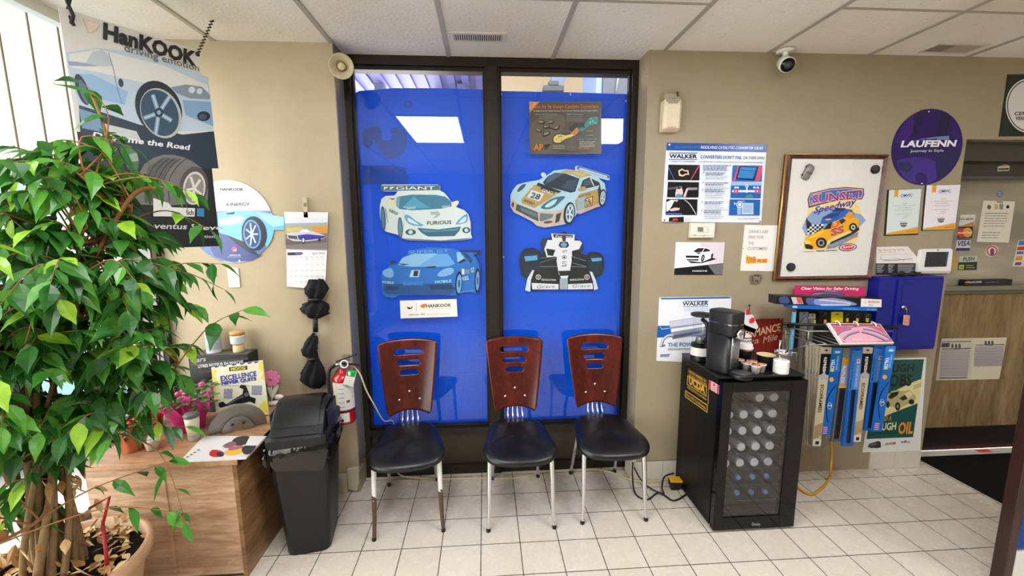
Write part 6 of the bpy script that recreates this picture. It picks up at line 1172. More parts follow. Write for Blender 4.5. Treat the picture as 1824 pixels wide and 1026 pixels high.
# ================================================================== WASTE BIN
def bin_():
    C_ = Vector((-.935, 2.09, 0)); rz = .16
    r = E('waste_bin', C_, 'tall black plastic swing lid waste bin with bag beside the desk', 'waste bin')
    Rm = Matrix.Translation(C_) @ Matrix.Rotation(rz, 4, 'Z')
    def rrect(w, d, z, rad=.04, n=4):
        out = []
        for cx, cy, a0 in ((w/2-rad, d/2-rad, 0), (-w/2+rad, d/2-rad, PI/2), (-w/2+rad, -d/2+rad, PI), (w/2-rad, -d/2+rad, 1.5*PI)):
            for k in range(n+1): an = a0+PI/2*k/n; out.append((cx+rad*math.cos(an), cy+rad*math.sin(an), z))
        return out
    m = mat('#111214', .42, 0, .4, .1, 90, .2); H0 = .60
    b = MB().use(m); b.smooth = False; b.rings([rrect(.20, .26, .0), rrect(.205, .265, .01), rrect(.255, .34, H0*.75), rrect(.27, .365, H0)], True, True, Rm); b.build('body', r, bevel=.002)
    mbg = mat('#0b0b0d', .14, 0, .6, .3, 45, 1.); b = MB().use(mbg); rg = random.Random(4); R_ = []
    for z, g in ((H0+.004, 1.03), (H0-.02, 1.07), (H0-.06, 1.06), (H0-.10, 1.05)):
        pts = rrect(.27*g, .365*g, z, .045, 6); R_.append([(x*(1+.03*math.sin(i*1.7+z*90)), y*(1+.03*math.sin(i*2.1+z*60)), z0+(.028*math.sin(i*1.1) if z < H0-.05 else 0)) for i, (x, y, z0) in enumerate(pts)])
    b.smooth = True; b.rings(R_, False, True, Rm)
    b.tube([Rm @ Vector(p) for p in ((.14, .0, H0-.03), (.16, -.02, H0+.0), (.17, -.02, H0+.03), (.185, -.01, H0+.04))], [.03, .022, .012, .006], 8); b.tube([Rm @ Vector(p) for p in ((-.14, -.12, H0-.02), (-.155, -.13, H0-.07), (-.14, -.12, H0-.14))], [.03, .03, .012], 8); b.build('bin_liner', r)
    b = MB().use(m); b.rings([rrect(.285, .38, H0+.006, .045), rrect(.285, .38, H0+.045, .045), rrect(.26, .355, H0+.055, .045)], True, True, Rm); b.build('lid_rim', r, bevel=.002)
    b = MB().use(m); n = 14; sec = []
    for j in range(-1, 2, 2): sec.append([(j*.12, (-.168+.336*i/n), H0+.05+.125*math.sin(PI*i/n)**.75) for i in range(n+1)])
    A_ = sec[0]; B_ = sec[1]; vs = A_+B_; k = n+1; fs = [(i, i+1, k+i+1, k+i) for i in range(n)]+[tuple(range(n, -1, -1)), tuple(k+i for i in range(k))]; b.smooth = False; b.add(vs, fs, Rm); b.build('dome_cover', r, bevel=.01, seg=3)
    b = MB().use(mat('#0d0d0f', .3)); vs = [(j*.095, (-.15+.30*i/n), H0+.062+.125*math.sin(PI*(i*.9+.7)/n)**.8) for j in (-1, 1) for i in range(n+1)]; b.smooth = True; b.add(vs, fs[:n], Rm); b.build('swing_flap', r)
    for s in (-1, 1): b = MB().use(m); b.box(Rm @ Vector((s*.128, .0, H0+.09)), (.014, .19, .10), rz); b.build('lid_side', r, bevel=.006)
bin_()

# ================================================================== CHAIRS
M_MAHO = wood_mat('mahogany_ply', '#3d0f0a', '#521610', '#651e15', (1, 1, .35), .22, 14)
M_SEAT = mat('#0d0d0f', .36, 0, .5, .12, 120, .25)
def rust_mat(name, z0, z1):
    m, nt, bb = nodes_mat(name, .35); tc = nt.nodes.new('ShaderNodeTexCoord'); sp = nt.nodes.new('ShaderNodeSeparateXYZ'); L(nt, tc.outputs['Object'], sp.inputs[0])
    mr = nt.nodes.new('ShaderNodeMapRange'); mr.inputs['From Min'].default_value = z0; mr.inputs['From Max'].default_value = z1; L(nt, sp.outputs['Z'], mr.inputs['Value'])
    n = noise(nt, coords(nt), 38, 4, .6); sub = nt.nodes.new('ShaderNodeMath'); sub.operation = 'ADD'; L(nt, mr.outputs[0], sub.inputs[0]); L(nt, n, sub.inputs[1])
    r1 = ramp(nt, sub.outputs[0], [(.93, '#50372c'), (.97, '#d6d4d0')]); r1.color_ramp.interpolation = 'CONSTANT'; L(nt, r1.outputs[0], bb.inputs['Base Color']); return m
M_RUST = rust_mat('chipped_leg', .17, .30)
def back_mesh():
    nx, nz = 26, 34; zb, zt = .482, .928
    def hw(t): return .131+.052*t**1.15+.004*math.sin(PI*t)
    def pt(u, t, off):
        w = hw(t); x = w*u; ed = 1-abs(u); top = .018*(1-u*u); bot = .03*(1-u*u)
        if t > .5: z = zb+(zt-zb)*t+top*((t-.5)/.5)**2
        else: z = zb+(zt-zb)*t+bot*((.5-t)/.5)**2
        # round the corners
        cr = .035; 
        zz = (z-zb)/(zt-zb)
        y = .20+.085*((z-zb)/(zt-zb))+.0-.030*(1-u*u)*-1*.0+.028*(u*u-1)*-1
        return (x, y+off, z)
    V = []; F = []
    for s, off in ((0, 0), (1, .013)):
        for j in range(nz+1):
            for i in range(nx+1): V.append(pt(-1+2*i/nx, j/nz, off))
    N = (nx+1)*(nz+1); idx = lambda s, i, j: s*N+j*(nx+1)+i
    for j in range(nz):
        for i in range(nx): F.append((idx(0, i, j), idx(0, i+1, j), idx(0, i+1, j+1), idx(0, i, j+1))); F.append((idx(1, i, j+1), idx(1, i+1, j+1), idx(1, i+1, j), idx(1, i, j)))
    for i in range(nx): F.append((idx(0, i+1, 0), idx(0, i, 0), idx(1, i, 0), idx(1, i+1, 0))); F.append((idx(0, i, nz), idx(0, i+1, nz), idx(1, i+1, nz), idx(1, i, nz)))
    for j in range(nz): F.append((idx(0, 0, j), idx(0, 0, j+1), idx(1, 0, j+1), idx(1, 0, j))); F.append((idx(0, nx, j+1), idx(0, nx, j), idx(1, nx, j), idx(1, nx, j+1)))
    me = bpy.data.meshes.new('bb'); me.from_pydata(V, [], F); ob = bpy.data.objects.new('bb', me); COL.objects.link(ob)
    cuts = []
    def cutter(b): c = b.build('cut', origin=(0, 0, 0)); cuts.append(c); mo = ob.modifiers.new('b', 'BOOLEAN'); mo.operation = 'DIFFERENCE'; mo.object = c; mo.solver = 'EXACT'
    for z, w, h in ((.862, .088, .017), (.797, .071, .0155), (.735, .054, .0145)):
        b = MB(); pts = []
        for sx in (1, -1):
            for k in range(9): an = (-PI/2+PI*k/8) if sx > 0 else (PI/2+PI*k/8); pts.append((sx*(w-h)+h*math.cos(an), z+h*math.sin(an)+.010*(1-((sx*(w-h)+h*math.cos(an))/w)**2)))
        b.use(M_BLACK); b.prism(pts, (0, .1, 0), (1, 0, 0), (0, 0, 1), (0, -1, 0), .3); cutter(b)
    for sx in (-1, 1):
        for sz in (0, 1):    # rounded outer corners
            cr = .03 if sz == 0 else .022; cx = sx*(hw(sz)-cr); cz = (zb+cr) if sz == 0 else (zt-cr); ss = -1 if sz == 0 else 1
            pts = [(cx+sx*cr*math.cos(PI/2*k/6), cz+ss*cr*math.sin(PI/2*k/6)) for k in range(7)]+[(cx, cz+ss*(cr+.02)), (cx+sx*(cr+.03), cz+ss*(cr+.02)), (cx+sx*(cr+.03), cz)]
            b = MB().use(M_BLACK); b.prism(pts, (0, .1, 0), (1, 0, 0), (0, 0, 1), (0, -1, 0), .3); cutter(b)
    dg = bpy.context.evaluated_depsgraph_get(); m2 = bpy.data.meshes.new_from_object(ob.evaluated_get(dg))
    for c in cuts: bpy.data.objects.remove(c)
    bpy.data.objects.remove(ob)
    m2.materials.clear(); m2.materials.append(M_MAHO)
    for p in m2.polygons: p.material_index = 0; p.use_smooth = abs(p.normal.y) > .8
    return m2
def chair(lab):
    r = E('side_chair', (0, 0, 0), lab, 'chair', 'mahogany backed chairs in front of the blue window')
    me = back_mesh(); o = bpy.data.objects.new('backrest', me); COL.objects.link(o); o.parent = r
    for x, z in ((-.062, .577), (0, .625), (.062, .577)):
        b = MB().use(M_CHROME); y = .20+.085*((z-.482)/.45)+.028*(1-(x/.15)**2)-.001; b.ball((x, y-.002, z), (.0085, .005, .0085), 7); b.build('rivet', r)
    # seat cushion
    b = MB().use(M_SEAT); b.smooth = True; n = 48
    def out(sc, z, rise=0):
        P_ = []
        for i in range(n):
            t_ = 2*PI*i/n; c, s_ = math.cos(t_), math.sin(t_); e = .52
            x = math.copysign(abs(c)**e, c); y = math.copysign(abs(s_)**e, s_); yy = y*.215-.02
            w = .230-(yy+.235)/.43*.072-.012*math.sin(PI*min(1, max(0, (yy+.235)/.43)))
            fr = -.028*(1-x*x) if y < 0 else 0
            P_.append((x*w*sc, (yy+fr*abs(y))*sc, z+rise*((yy+.235)/.43)*.0-(.028*max(0, (-yy-.12)/.12)**2 if z > .42 else 0)))
        return P_
    b.rings([out(.80, .405), out(.95, .407), out(1., .422), out(1.0, .438), out(.96, .452), out(.80, .460), out(.5, .461), out(.15, .458)], True); b.build('seat', r)
    b = MB().use(M_STEEL); b.bx(-.10, .10, -.16, .14, .396, .407); b.build('seat_plate', r)
    for k in range(4):
        x = (-1.5+k)*.0285; b = MB().use(M_CHROME); b.tube(smooth_line([(x*1.1, .13, .42), (x*1.15, .195, .43), (x*1.1, .236, .455), (x, .251, .50), (x*.8, .262, .55)], 4), [.0055+.002*abs(math.sin(i*.55)) for i in range(17)], 8); b.build('spindle', r)
    for s_ in (-1, 1):
        b = MB().use(M_CHROME); b.tube(smooth_line([(s_*.168, -.165, .41), (s_*.171, -.185, .28), (s_*.174, -.20, .12), (s_*.180, -.212, .012)], 4), [.0145-.0004*i for i in range(13)], 12); f = b.build('leg', r)
        b = MB().use(M_BLACK); b.cyl((s_*.180, -.212, 0), (s_*.180, -.212, .014), .0115, n=12); b.build('foot_cap', f)
        b = MB().use(M_CHROME); b.tube(smooth_line([(s_*.105, .13, .408), (s_*.125, .165, .34), (s_*.138, .20, .20), (s_*.150, .262, .012)], 4), [.0135-.0003*i for i in range(13)], 12); f = b.build('leg', r)
        b = MB().use(M_BLACK); b.cyl((s_*.150, .262, 0), (s_*.150, .262, .014), .0115, n=12); b.build('foot_cap', f)
    return r
c0 = chair('mahogany backed chair with chipped rusty front legs, leftmost of the row')
c1 = dup(c0, (.176, 2.262, 0), .03, 'mahogany backed chair with black seat, middle one of the row of three')
c2 = dup(c0, (.697, 2.285, 0), 0, 'mahogany backed chair nearest the black drinks fridge')
c0.location = (-.452, 2.26, 0); c0.rotation_euler = (0, 0, .12); c2.rotation_euler = (0, 0, .0); c1.rotation_euler = (0, 0, .0)
k = 0
for ch in ALLC(c0):
    if ch.name.startswith('leg') and min(v.co.y for v in ch.data.vertices) < -.1:
        ch.data = ch.data.copy(); ch.data.materials[0] = M_RUST; ch['label'] = 'front leg with chipped white paint and rust'

# ================================================================== FRIDGE
FX0, FX1, FY0, FY1, FH = 1.197, 1.655, 1.955, 2.40, .862
def fridge():
    r = E('drinks_fridge', ((FX0+FX1)/2, (FY0+FY1)/2, 0), 'black glass door drinks fridge with a coffee machine standing on it', 'fridge')
    m = mat('#08090a', .4, 0, .22, .1, 60, .1); b = MB().use(m); y0 = FY0+.042; t = .028
    b.bx(FX0, FX0+t, y0, FY1, .02, FH-.02); b.bx(FX1-t, FX1, y0, FY1, .02, FH-.02); b.bx(FX0, FX1, FY1-t, FY1, .02, FH-.02); b.bx(FX0, FX1, y0, FY1, .02, .075); b.bx(FX0, FX1, y0, FY1, FH-.055, FH-.012)
    b.use(mat('#101113', .3)); b.bx(FX0-.003, FX1+.003, y0-.012, FY1, FH-.012, FH); b.build('cabinet_body', r, bevel=.002)
    b = MB().use(M_BLACK); 
    for x in (FX0+.04, FX1-.04):
        for y in (y0+.03, FY1-.04): b.cyl((x, y, 0), (x, y, .02), .015, n=12)
    b.build('feet', r)
    d = MB().use(M_BLACKG); y1 = FY0+.036; wx = .055
    d.bx(FX0+.002, FX0+wx, FY0, y1, .012, FH-.02); d.bx(FX1-.09, FX1-.002, FY0, y1, .012, FH-.02); d.bx(FX0+wx, FX1-.09, FY0, y1, .012, .085); d.bx(FX0+wx, FX1-.09, FY0, y1, FH-.075, FH-.02); dd = d.build('door', r, bevel=.0015)
    g = MB().use(M_GLASSD); g.bx(FX0+wx-.002, FX1-.088, FY0+.004, FY0+.008, .083, FH-.073); g.build('glass', dd)
    g = MB().use(mat('#1a1b1e', .3)); g.bx(FX0+.01, FX1-.01, FY0+.0365, FY0+.0415, .03, .06); g.build('gasket', dd)
    a = Art(Y=FY0-.0004, rough=.3); a.text('Danby', (1339, 936), (1354, 936), 5, '#8f9092', .03); a.build('maker_badge', dd)
    for k in range(7):
        z = .135+k*.093; s = MB().use(mat('#2c2d30', .3, .6)); 
        for j in range(9): x = FX0+.04+j*(FX1-FX0-.08)/8; s.tube([(x, y0+.02, z), (x, FY1-.04, z)], .0018, 5)
        s.tube([(FX0+.03, y0+.02, z), (FX1-.03, y0+.02, z)], .0025, 6); s.build('wire_shelf', r)
    return r
fridge()
def can0():
    r = E('drink_can', (0, 0, 0), 'silver drink can lying end forward on an upper fridge shelf', 'drink can', 'drink cans lying on the upper fridge shelves')
    b = MB().use(mat('#b9bcc0', .3, .6)); T_ = Matrix.Rotation(PI/2, 4, 'X'); b.lathe([(.017, .002), (.021, 0), (.0235, .004), (.025, .012), (.025, .108), (.021, .118), (0, .118)], (0, 0, 0), 24, Matrix.Rotation(-PI/2, 4, 'X') , cap=False); b.build('body', r)
    b = MB().use(mat('#dfe0e2', .3, .1)); b.lathe([(0, .004), (.013, .004), (.0215, -.001), (.0235, .003), (.0235, .006)], (0, 0, 0), 24, Matrix.Rotation(-PI/2, 4, 'X'), cap=False); b.build('end', r); return r
def bottle0():
    r = E('water_bottle', (0, 0, 0), 'small blue capped water bottle lying on a lower fridge shelf', 'water bottle', 'water bottles lying on the lower fridge shelves')
    M_ = Matrix.Rotation(-PI/2, 4, 'X'); b = MB().use(glass_mat('bottle_plastic', (.62, .76, .9), .1, 1.5, .12)); b.lathe([(.011, .016), (.012, .02), (.02, .045), (.028, .062), (.029, .18), (.02, .185), (0, .185)], (0, 0, 0), 20, M_, cap=False); b.build('body', r)
    b = MB().use('#5f86c8'); b.lathe([(0, 0), (.012, 0), (.0135, .003), (.0135, .017), (0, .017)], (0, 0, 0), 18, M_); b.build('cap', r); return r
FYI = FY0+.075
rows = [(.723, [(360, 145), (448, 145)]), (.63, [(165, 255), (245, 255), (345, 245), (445, 245)]), (.537, [(160, 360), (245, 357), (335, 352), (418, 350)]), (.444, [(160, 465), (243, 462), (335, 458), (418, 452)]), (.351, [(145, 570), (235, 568), (320, 560), (415, 555)])]
wrows = [(.265, [(175, 700), (310, 690), (395, 670)]), (.172, [(185, 760), (265, 775), (330, 762), (425, 765)]), (.14, [])]
c_ = None; RX = {4: [.092, .175, .258, .338], 2: [.258, .338]}
names = ['leftmost', 'second', 'third', 'rightmost']; sh = ['first', 'second', 'third', 'fourth', 'fifth']
for ri, (z, L_) in enumerate(rows):
    zz = .135+.093*(6-ri)+.0285
    xs_ = RX[len(L_)]
    for ci, x in enumerate(xs_):
        c_n = names[ci+(4-len(xs_))]; lab = '%s silver drink can on the %s fridge shelf from the top' % (c_n, sh[ri])
        if c_ is None: c_ = can0(); c_.location = (FX0+x, FYI, zz); c_['label'] = lab
        else: dup(c_, (FX0+x, FYI, zz), 0, lab)
b_ = None
for ri in range(2):
    zz = .135+.093*(1-ri)+.033
    for ci, x in enumerate([.092, .175, .258, .338]):
        lab = '%s blue capped water bottle on the %s fridge shelf' % (names[ci], ('second lowest', 'lowest')[ri])
        if b_ is None: b_ = bottle0(); b_.location = (FX0+x, FYI, zz); b_['label'] = lab
        else: dup(b_, (FX0+x, FYI, zz), 0, lab)
# stickers on the fridge side
def fs(name, lab, fn): a = Art(O=(FX0-.0012, 0, 0), U=(0, 1, 0), V=(0, 0, 1), rough=.4); fn(a); T(a.build(name), lab, 'sticker')
def f(a):
    a.zoom(3.018, 1190, 620); g = '#c89a35'
    a.board([(98, 92), (218, 165), (212, 348), (92, 258)], '#0f0f11', .001); a.board([(98, 92), (218, 165), (216, 302), (94, 222)], g, .001); a.poly([(102, 99), (214, 168), (212, 296), (98, 218)], '#0f0f11'); a.poly([(93, 226), (214, 306), (211, 348), (90, 262)], g); a.poly([(97, 233), (210, 310), (208, 341), (94, 259)], '#0f0f11')
    a.text('PROUD MEMBER OF', (112, 130), (205, 186), 13, g, .05); a.text('THE USED CAR DEALERS', (110, 148), (208, 204), 11, g, .03); a.poly([(104, 146), (210, 208), (208, 262), (102, 196)], g); a.poly([(107, 153), (207, 212), (205, 256), (105, 193)], '#0f0f11'); a.text('UCDA', (112, 188), (200, 246), 38, g, .12); a.text('ASSOCIATION ONTARIO', (104, 214), (206, 282), 11, g, .03); a.text('Buy with Confidence', (100, 254), (204, 330), 14, g, .04, .1)
fs('dealer_sticker', 'black and gold dealer association sticker on the side of the fridge', f)
def f(a):
    a.zoom(3.018, 1190, 620); a.board([(221, 170), (274, 200), (272, 250), (218, 218)], '#d9b9c0', .001); a.poly([(221, 170), (232, 176), (229, 225), (218, 218)], '#c8304c'); a.poly([(264, 194), (274, 200), (272, 250), (262, 244)], '#c8304c'); a.poly([(240, 192), (250, 190), (256, 202), (246, 208)], '#c8304c', 1); a.lines(236, 214, 260, 232, 3, 3, '#8a5a66')
fs('maple_sticker', 'small white sticker with red side bars on the fridge side', f)

# ================================================================== ON TOP OF THE FRIDGE
FT = FH+.0005
def tz(x, y, z=FT): p = at(x, y, Z=z); return Vector((p.x, p.y, z))
def coffee():
    c = Vector((1.262, 2.085, FT)); rz = .35; r = E('coffee_machine', c, 'tall black capsule coffee machine with round drip tray on the fridge', 'coffee machine')
    Rm = Matrix.Translation(c) @ Matrix.Rotation(rz, 4, 'Z')
    m = mat('#17181a', .42, 0, .45, .08, 90); h = at(1283, 552, Y=2.085).z-FT
    def sup(w, d, z, e=.45, n=32, cy=0): return [(math.copysign(abs(math.cos(2*PI*i/n))**e, math.cos(2*PI*i/n))*w, cy+math.copysign(abs(math.sin(2*PI*i/n))**e, math.sin(2*PI*i/n))*d, z) for i in range(n)]
    b = MB().use(m); b.smooth = True; b.rings([sup(.052, .072, 0), sup(.053, .073, .01), sup(.052, .072, h*.62)], True, True, Rm); b.build('body', r)
    b = MB().use(m); b.smooth = True; b.rings([sup(.052, .079, h*.62, .45, 32, -.007), sup(.0525, .081, h*.64, .45, 32, -.009), sup(.0525, .081, h*.975, .45, 32, -.009), sup(.051, .079, h*.99, .45, 32, -.009), sup(.045, .072, h, .45, 32, -.009)], True, True, Rm); b.build('brew_head', r)
    b = MB().use(M_CHROME); b.smooth = True; b.rings([sup(.0532, .0818, h*.80, .45, 32, -.009), sup(.0532, .0818, h*.812, .45, 32, -.009)], False, True, Rm); b.build('chrome_ring', r)['label'] = 'bright chrome ring'
    b = MB().use(mat('#8f9092', .25, .6)); b.smooth = True; b.rings([sup(.03, .004, .03, .6, 20, -.074), sup(.03, .006, h*.60, .6, 20, -.075)], True, True, Rm); b.build('front_panel', r)['label'] = 'brushed grey panel'
    b = MB().use(M_CHROME); k = Rm @ Vector((.0, -.090, h*.66)); d = (Rm.to_3x3() @ Vector((.15, -1, 0))).normalized(); b.tube([k, k+d*.012, k+d*.018], [.030, .030, .026], 24); b.box(k+d*.02, (.008, .01, .042), rz); b.build('dial', r)
    b = MB().use(M_BLACK); tc = Rm @ Vector((-.005, -.122, 0)); tc.z = 0; b.lathe([(0, FT), (.052, FT), (.055, FT+.006), (.055, FT+.022), (.050, FT+.026), (0, FT+.026)], (tc.x, tc.y, 0), 32); b.use('#3c3b38').lathe([(0, FT+.0262), (.045, FT+.0262), (.045, FT+.027), (0, FT+.027)], (tc.x, tc.y, 0), 28); b.build('drip_tray', r)
coffee()
def frother():
    p = Vector((1.232, 2.262, FT)); r = E('milk_jug', p, 'clear and black handled jug appliance behind the coffee machine', 'jug')
    z = lambda y: at(1245, y, Y=p.y).z
    b = MB().use(M_BLACK); b.lathe([(0, 0), (.055, 0), (.058, .01), (.052, .03), (.048, .10), (0, .10)], p, 28); b.build('base', r)
    b = MB().use('#d9d8d4'); b.smooth = True; b.rings([[(p.x+rr*math.cos(t_), p.y+rr*math.sin(t_), p.z+zz) for t_ in [PI*.95+PI*.62*i/14 for i in range(15)]] for zz, rr in ((.035, .0535), (.082, .0515))], False, False); b.build('label', r)
    b = MB().use(M_GLASS); h = z(560)-FT; b.lathe([(.042, .102), (.044, .11), (.046, h*.9), (.048, h*.98)], p, 28, cap=False); b.build('glass', r)
    b = MB().use(M_BLACKM); b.lathe([(0, h*.97), (.058, h*.97), (.06, h*.99), (.056, h*1.02), (0, h*1.04)], p, 28); b.build('lid', r)
    b = MB().use(M_BLACK); b.tube(smooth_line([p+Vector((-.02, -.045, h*.93)), p+Vector((-.01, -.082, h*.84)), p+Vector((.0, -.075, h*.6)), p+Vector((0, -.05, .12))], 5), .012, 10); b.build('handle', r)
    b = MB().use(mat('#6f747c', .3, .5)); b.cyl(p+Vector((0, 0, .104)), p+Vector((0, 0, .15)), .03, .02, 16); b.build('filter', r)
frother()
def flag():
    p = tz(1335, 640); p = Vector((1.475, 2.30, FT)); r = E('table_flag', p, 'small red and white maple leaf flag on a stick among the coffee cups', 'flag')
    Y_ = p.y; t0 = at(1335, 544, Y=Y_); b0 = at(1331, 625, Y=Y_); 
    b = MB().use('#1d1d1e'); b.tube([Vector((b0.x-.005, Y_, FT)), t0], .0028, 8); b.ball(t0, .006, 6); b.lathe([(0, FT), (.022, FT), (.022, FT+.006), (.004, FT+.012), (0, FT+.012)], (b0.x-.005, Y_, 0), 16); b.build('staff', r)
    a = Art(O=(0, Y_-.006, 0), U=(1, 0, 0), V=(0, 0, 1), rough=.7); a.zoom(8.29, 1220, 560)
    a.board([(905, -92), (960, -20), (1010, 20), (1085, 185), (1055, 235), (1025, 275), (905, 235), (750, 120), (840, 105), (890, 0)], '#e2dedd', .002); a.board([(750, 118), (845, 108), (900, 160), (1060, 222), (1025, 278), (905, 240)], '#c8141c', .0022); a.poly([(905, -92), (935, -60), (955, -25), (905, -40)], '#c8141c'); a.poly([(903, -70), (955, -30), (985, 0), (900, 10)], '#c8141c')
    a.poly([(990, 30), (1003, 55), (1030, 45), (1022, 75), (1045, 90), (1020, 105), (1025, 125), (995, 122), (990, 148), (975, 125), (945, 140), (958, 112), (935, 100), (958, 88), (945, 60), (972, 70)], '#cf1f24'); a.build('cloth', r)
flag()
def lathe_thing(name, lab, cat, p, parts, group=None):
    r = E(name, p, lab, cat, group)
    for nm, h, prof in parts: b = MB().use(h); b.lathe(prof, p, 24, cap=False); b.build(nm, r)
    return r
p = Vector((1.44, 2.165, FT))
lathe_thing('paper_cup', 'black paper cup with a white lid beside the coffee machine', 'cup', p, [('cup_body', '#15130f', [(0, 0), (.028, 0), (.036, .085)]), ('cup_rim', '#b8996a', [(.036, .085), (.0372, .094), (.036, .096)]), ('lid', '#e6e3dc', [(.041, .094), (.042, .10), (.038, .102), (.037, .118), (.034, .122), (.010, .120), (0, .120)])])
a = Art(O=(0, p.y-.0345, 0), U=(1, 0, 0), V=(0, 0, 1)); a.poly([(1331, 641), (1335, 634), (1337, 641)], '#c9983c'); 
p = Vector((1.478, 2.255, FT))
r = E('lid_stack', p, 'tall stack of white plastic cup lids behind the black cup', 'lid stack')
for k in range(9): b = MB().use('#e4e2dd'); z = k*.0175; b.lathe([(.0, z+.014), (.032, z+.014), (.04, z+.006), (.047, z+.004), (.048, z), (.042, z+.001)], p, 24, cap=False); b.build('lid', r)
pods = [(1307, 643), (1318, 650), (1331, 646), (1331, 663), (1344, 664)]
pl = ['leftmost rear coffee pod with orange foil top beside the coffee machine', 'coffee pod with orange foil top in the middle left of the little pile', 'coffee pod with orange foil top at the back of the little pile', 'coffee pod with orange foil top at the front left of the pile', 'coffee pod with orange foil top standing rightmost at the front']
pod0 = None
for (x, y), lb in zip([(1.385, 2.125), (1.388, 2.066), (1.436, 2.092), (1.408, 2.018), (1.452, 2.040)], pl):
    q = Vector((x, y, FT))
    if pod0 is None:
        pod0 = E('coffee_pod', q, lb, 'coffee pod', 'coffee pods beside the coffee machine'); b = MB().use('#e2dfdb'); b.lathe([(0, 0), (.018, 0), (.0225, .040), (.026, .041), (.026, .044), (0, .044)], q, 22); b.build('body', pod0)
        b = MB().use('#b8604c'); b.lathe([(0, .0442), (.022, .0442), (.022, .0448), (0, .0448)], q, 20); b.use('#dca04c').lathe([(0, .045), (.012, .045), (.012, .0455), (0, .0455)], q, 14); b.build('foil_top', pod0)
    else: dup(pod0, q, random.random(), lb)
p = Vector((1.530, 2.115, FT))
lathe_thing('black_bowl', 'black bowl with cream inside between the cups and the jar', 'bowl', p, [('bowl_body', '#121212', [(0, 0), (.03, 0), (.036, .01), (.048, .07)]), ('inside', '#d6c08c', [(.048, .07), (.0465, .071), (.034, .055), (0, .05)])])
p = Vector((1.545, 2.015, FT)); r = E('sugar_jar', p, 'clear ribbed glass jar filled white with a spoon sticking out', 'jar')
pr = [(0, 0), (.034, 0)]; 
for k in range(5): pr += [(.036, .004+k*.014), (.038, .009+k*.014), (.036, .015+k*.014)]
b = MB().use('#e9e8e4'); b.lathe(pr+[(.031, .074), (0, .072)], p, 28); b.build('filling', r)
b = MB().use(M_GLASS); b.lathe([(.0395, .002), (.0395, .078), (.034, .09), (.033, .112), (.036, .116)], p, 28, cap=False); b.build('glass', r)
b = MB().use(M_CHROME); b.lathe([(.034, .108), (.037, .109), (.037, .120), (.034, .121)], p, 24, cap=False); b.tube([p+Vector((.03, -.01, .112)), p+Vector((.062, -.02, .116)), p+Vector((.064, -.02, .06))], .002, 6); b.build('rim_clip', r)
b = MB().use(mat('#c9c9c6', .2, .7)); b.tube([p+Vector((-.01, 0, .07)), p+Vector((.004, .03, .135)), p+Vector((.016, .04, .165))], [.003, .003, .007], 8); b.build('spoon', r)

# ================================================================== CABLES AT THE FRIDGE
r = E('extension_socket', (1.18, 2.40, 0), 'black and yellow extension socket block on the floor behind the fridge corner', 'extension socket')
b = MB().use(M_BLACKM); b.box((1.165, 2.335, .045), (.075, .05, .035), -.1); b.build('body', r, bevel=.005); b = MB().use('#d8a21c'); b.box((1.165, 2.332, .068), (.07, .05, .012), -.1); b.use('#a87a10').box((1.15, 2.306, .068), (.006, .002, .004)); b.use('#a87a10').box((1.175, 2.306, .068), (.006, .002, .004)); b.build('yellow_face', r, bevel=.003)
b = MB().use(M_BLACKM); b.box((1.165, 2.34, .014), (.05, .03, .028)); b.build('plug', r)
P_ = [(.93, 2.44, .13), (.915, 2.40, .06), (.90, 2.30, .008), (.95, 2.24, .007), (1.05, 2.30, .007), (1.10, 2.22, .007), (1.19, 2.26, .007), (1.24, 2.30, .007)]
b = MB().use(M_BLACKM); b.tube(smooth_line(P_, 7), .005, 8); T(b.build('cable'), 'black power cable looping on the floor between right chair and fridge', 'cable')
P_ = [(.935, 2.43, .10), (.96, 2.39, .05), (1.0, 2.34, .018), (1.06, 2.27, .018), (1.08, 2.33, .02), (1.12, 2.39, .05), (1.19, 2.41, .06)]
b = MB().use(M_BLACKM); b.tube(smooth_line(P_, 7), .005, 8); T(b.build('cable'), 'second thinner black cable rising to the yellow faced socket block', 'cable')
P_ = [at(1478, 782, Y=2.36), at(1481, 800, Y=2.34), at(1480, 830, Y=2.30), Vector((*onZ(1477, 852, .01).xy, .012)), Vector((*onZ(1465, 868, .01).xy, .009)), Vector((*onZ(1445, 880, .01).xy, .008)), Vector((*onZ(1425, 871, .01).xy, .008)), Vector((*onZ(1418, 862, .01).xy, .008))]
b = MB().use('#cf9a26'); b.tube(smooth_line(P_, 7), .0075, 8); T(b.build('cable'), 'thick yellow extension cable curling on the floor right of the fridge', 'cable')

# ================================================================== RIGHT EDGE: POST AND BLUE SCREEN
r = E('partition_screen', (2.32, 1.5, 0), 'dark brown framed partition with blue fabric at the right edge', 'partition')
mp = wood_mat('post_wood', '#24100c', '#321812', '#40221a', (1, 1, .3), .35, 10)
p0 = at(1777, 1026, Y=1.52); b = MB().use(mp); xw = 2.272; b.bx(xw, xw+.04, 1.50, 1.55, 0, 1.05); b.build('post', r, bevel=.003)
b = MB().use(mat('#2a4a9c', .95, 0, .2, .35, 120, .6)); b.bx(xw+.042, xw+.80, 1.505, 1.535, .22, 1.0); b.build('fabric_panel', r)
b = MB().use(mp); b.bx(xw+.042, xw+.80, 1.50, 1.54, 1.0, 1.05); b.build('top_rail', r, bevel=.003)
b = MB().use('#dcdad4'); b.bx(xw+.042, xw+.80, 1.50, 1.53, 0.02, .20); b.build('lower_panel', r)

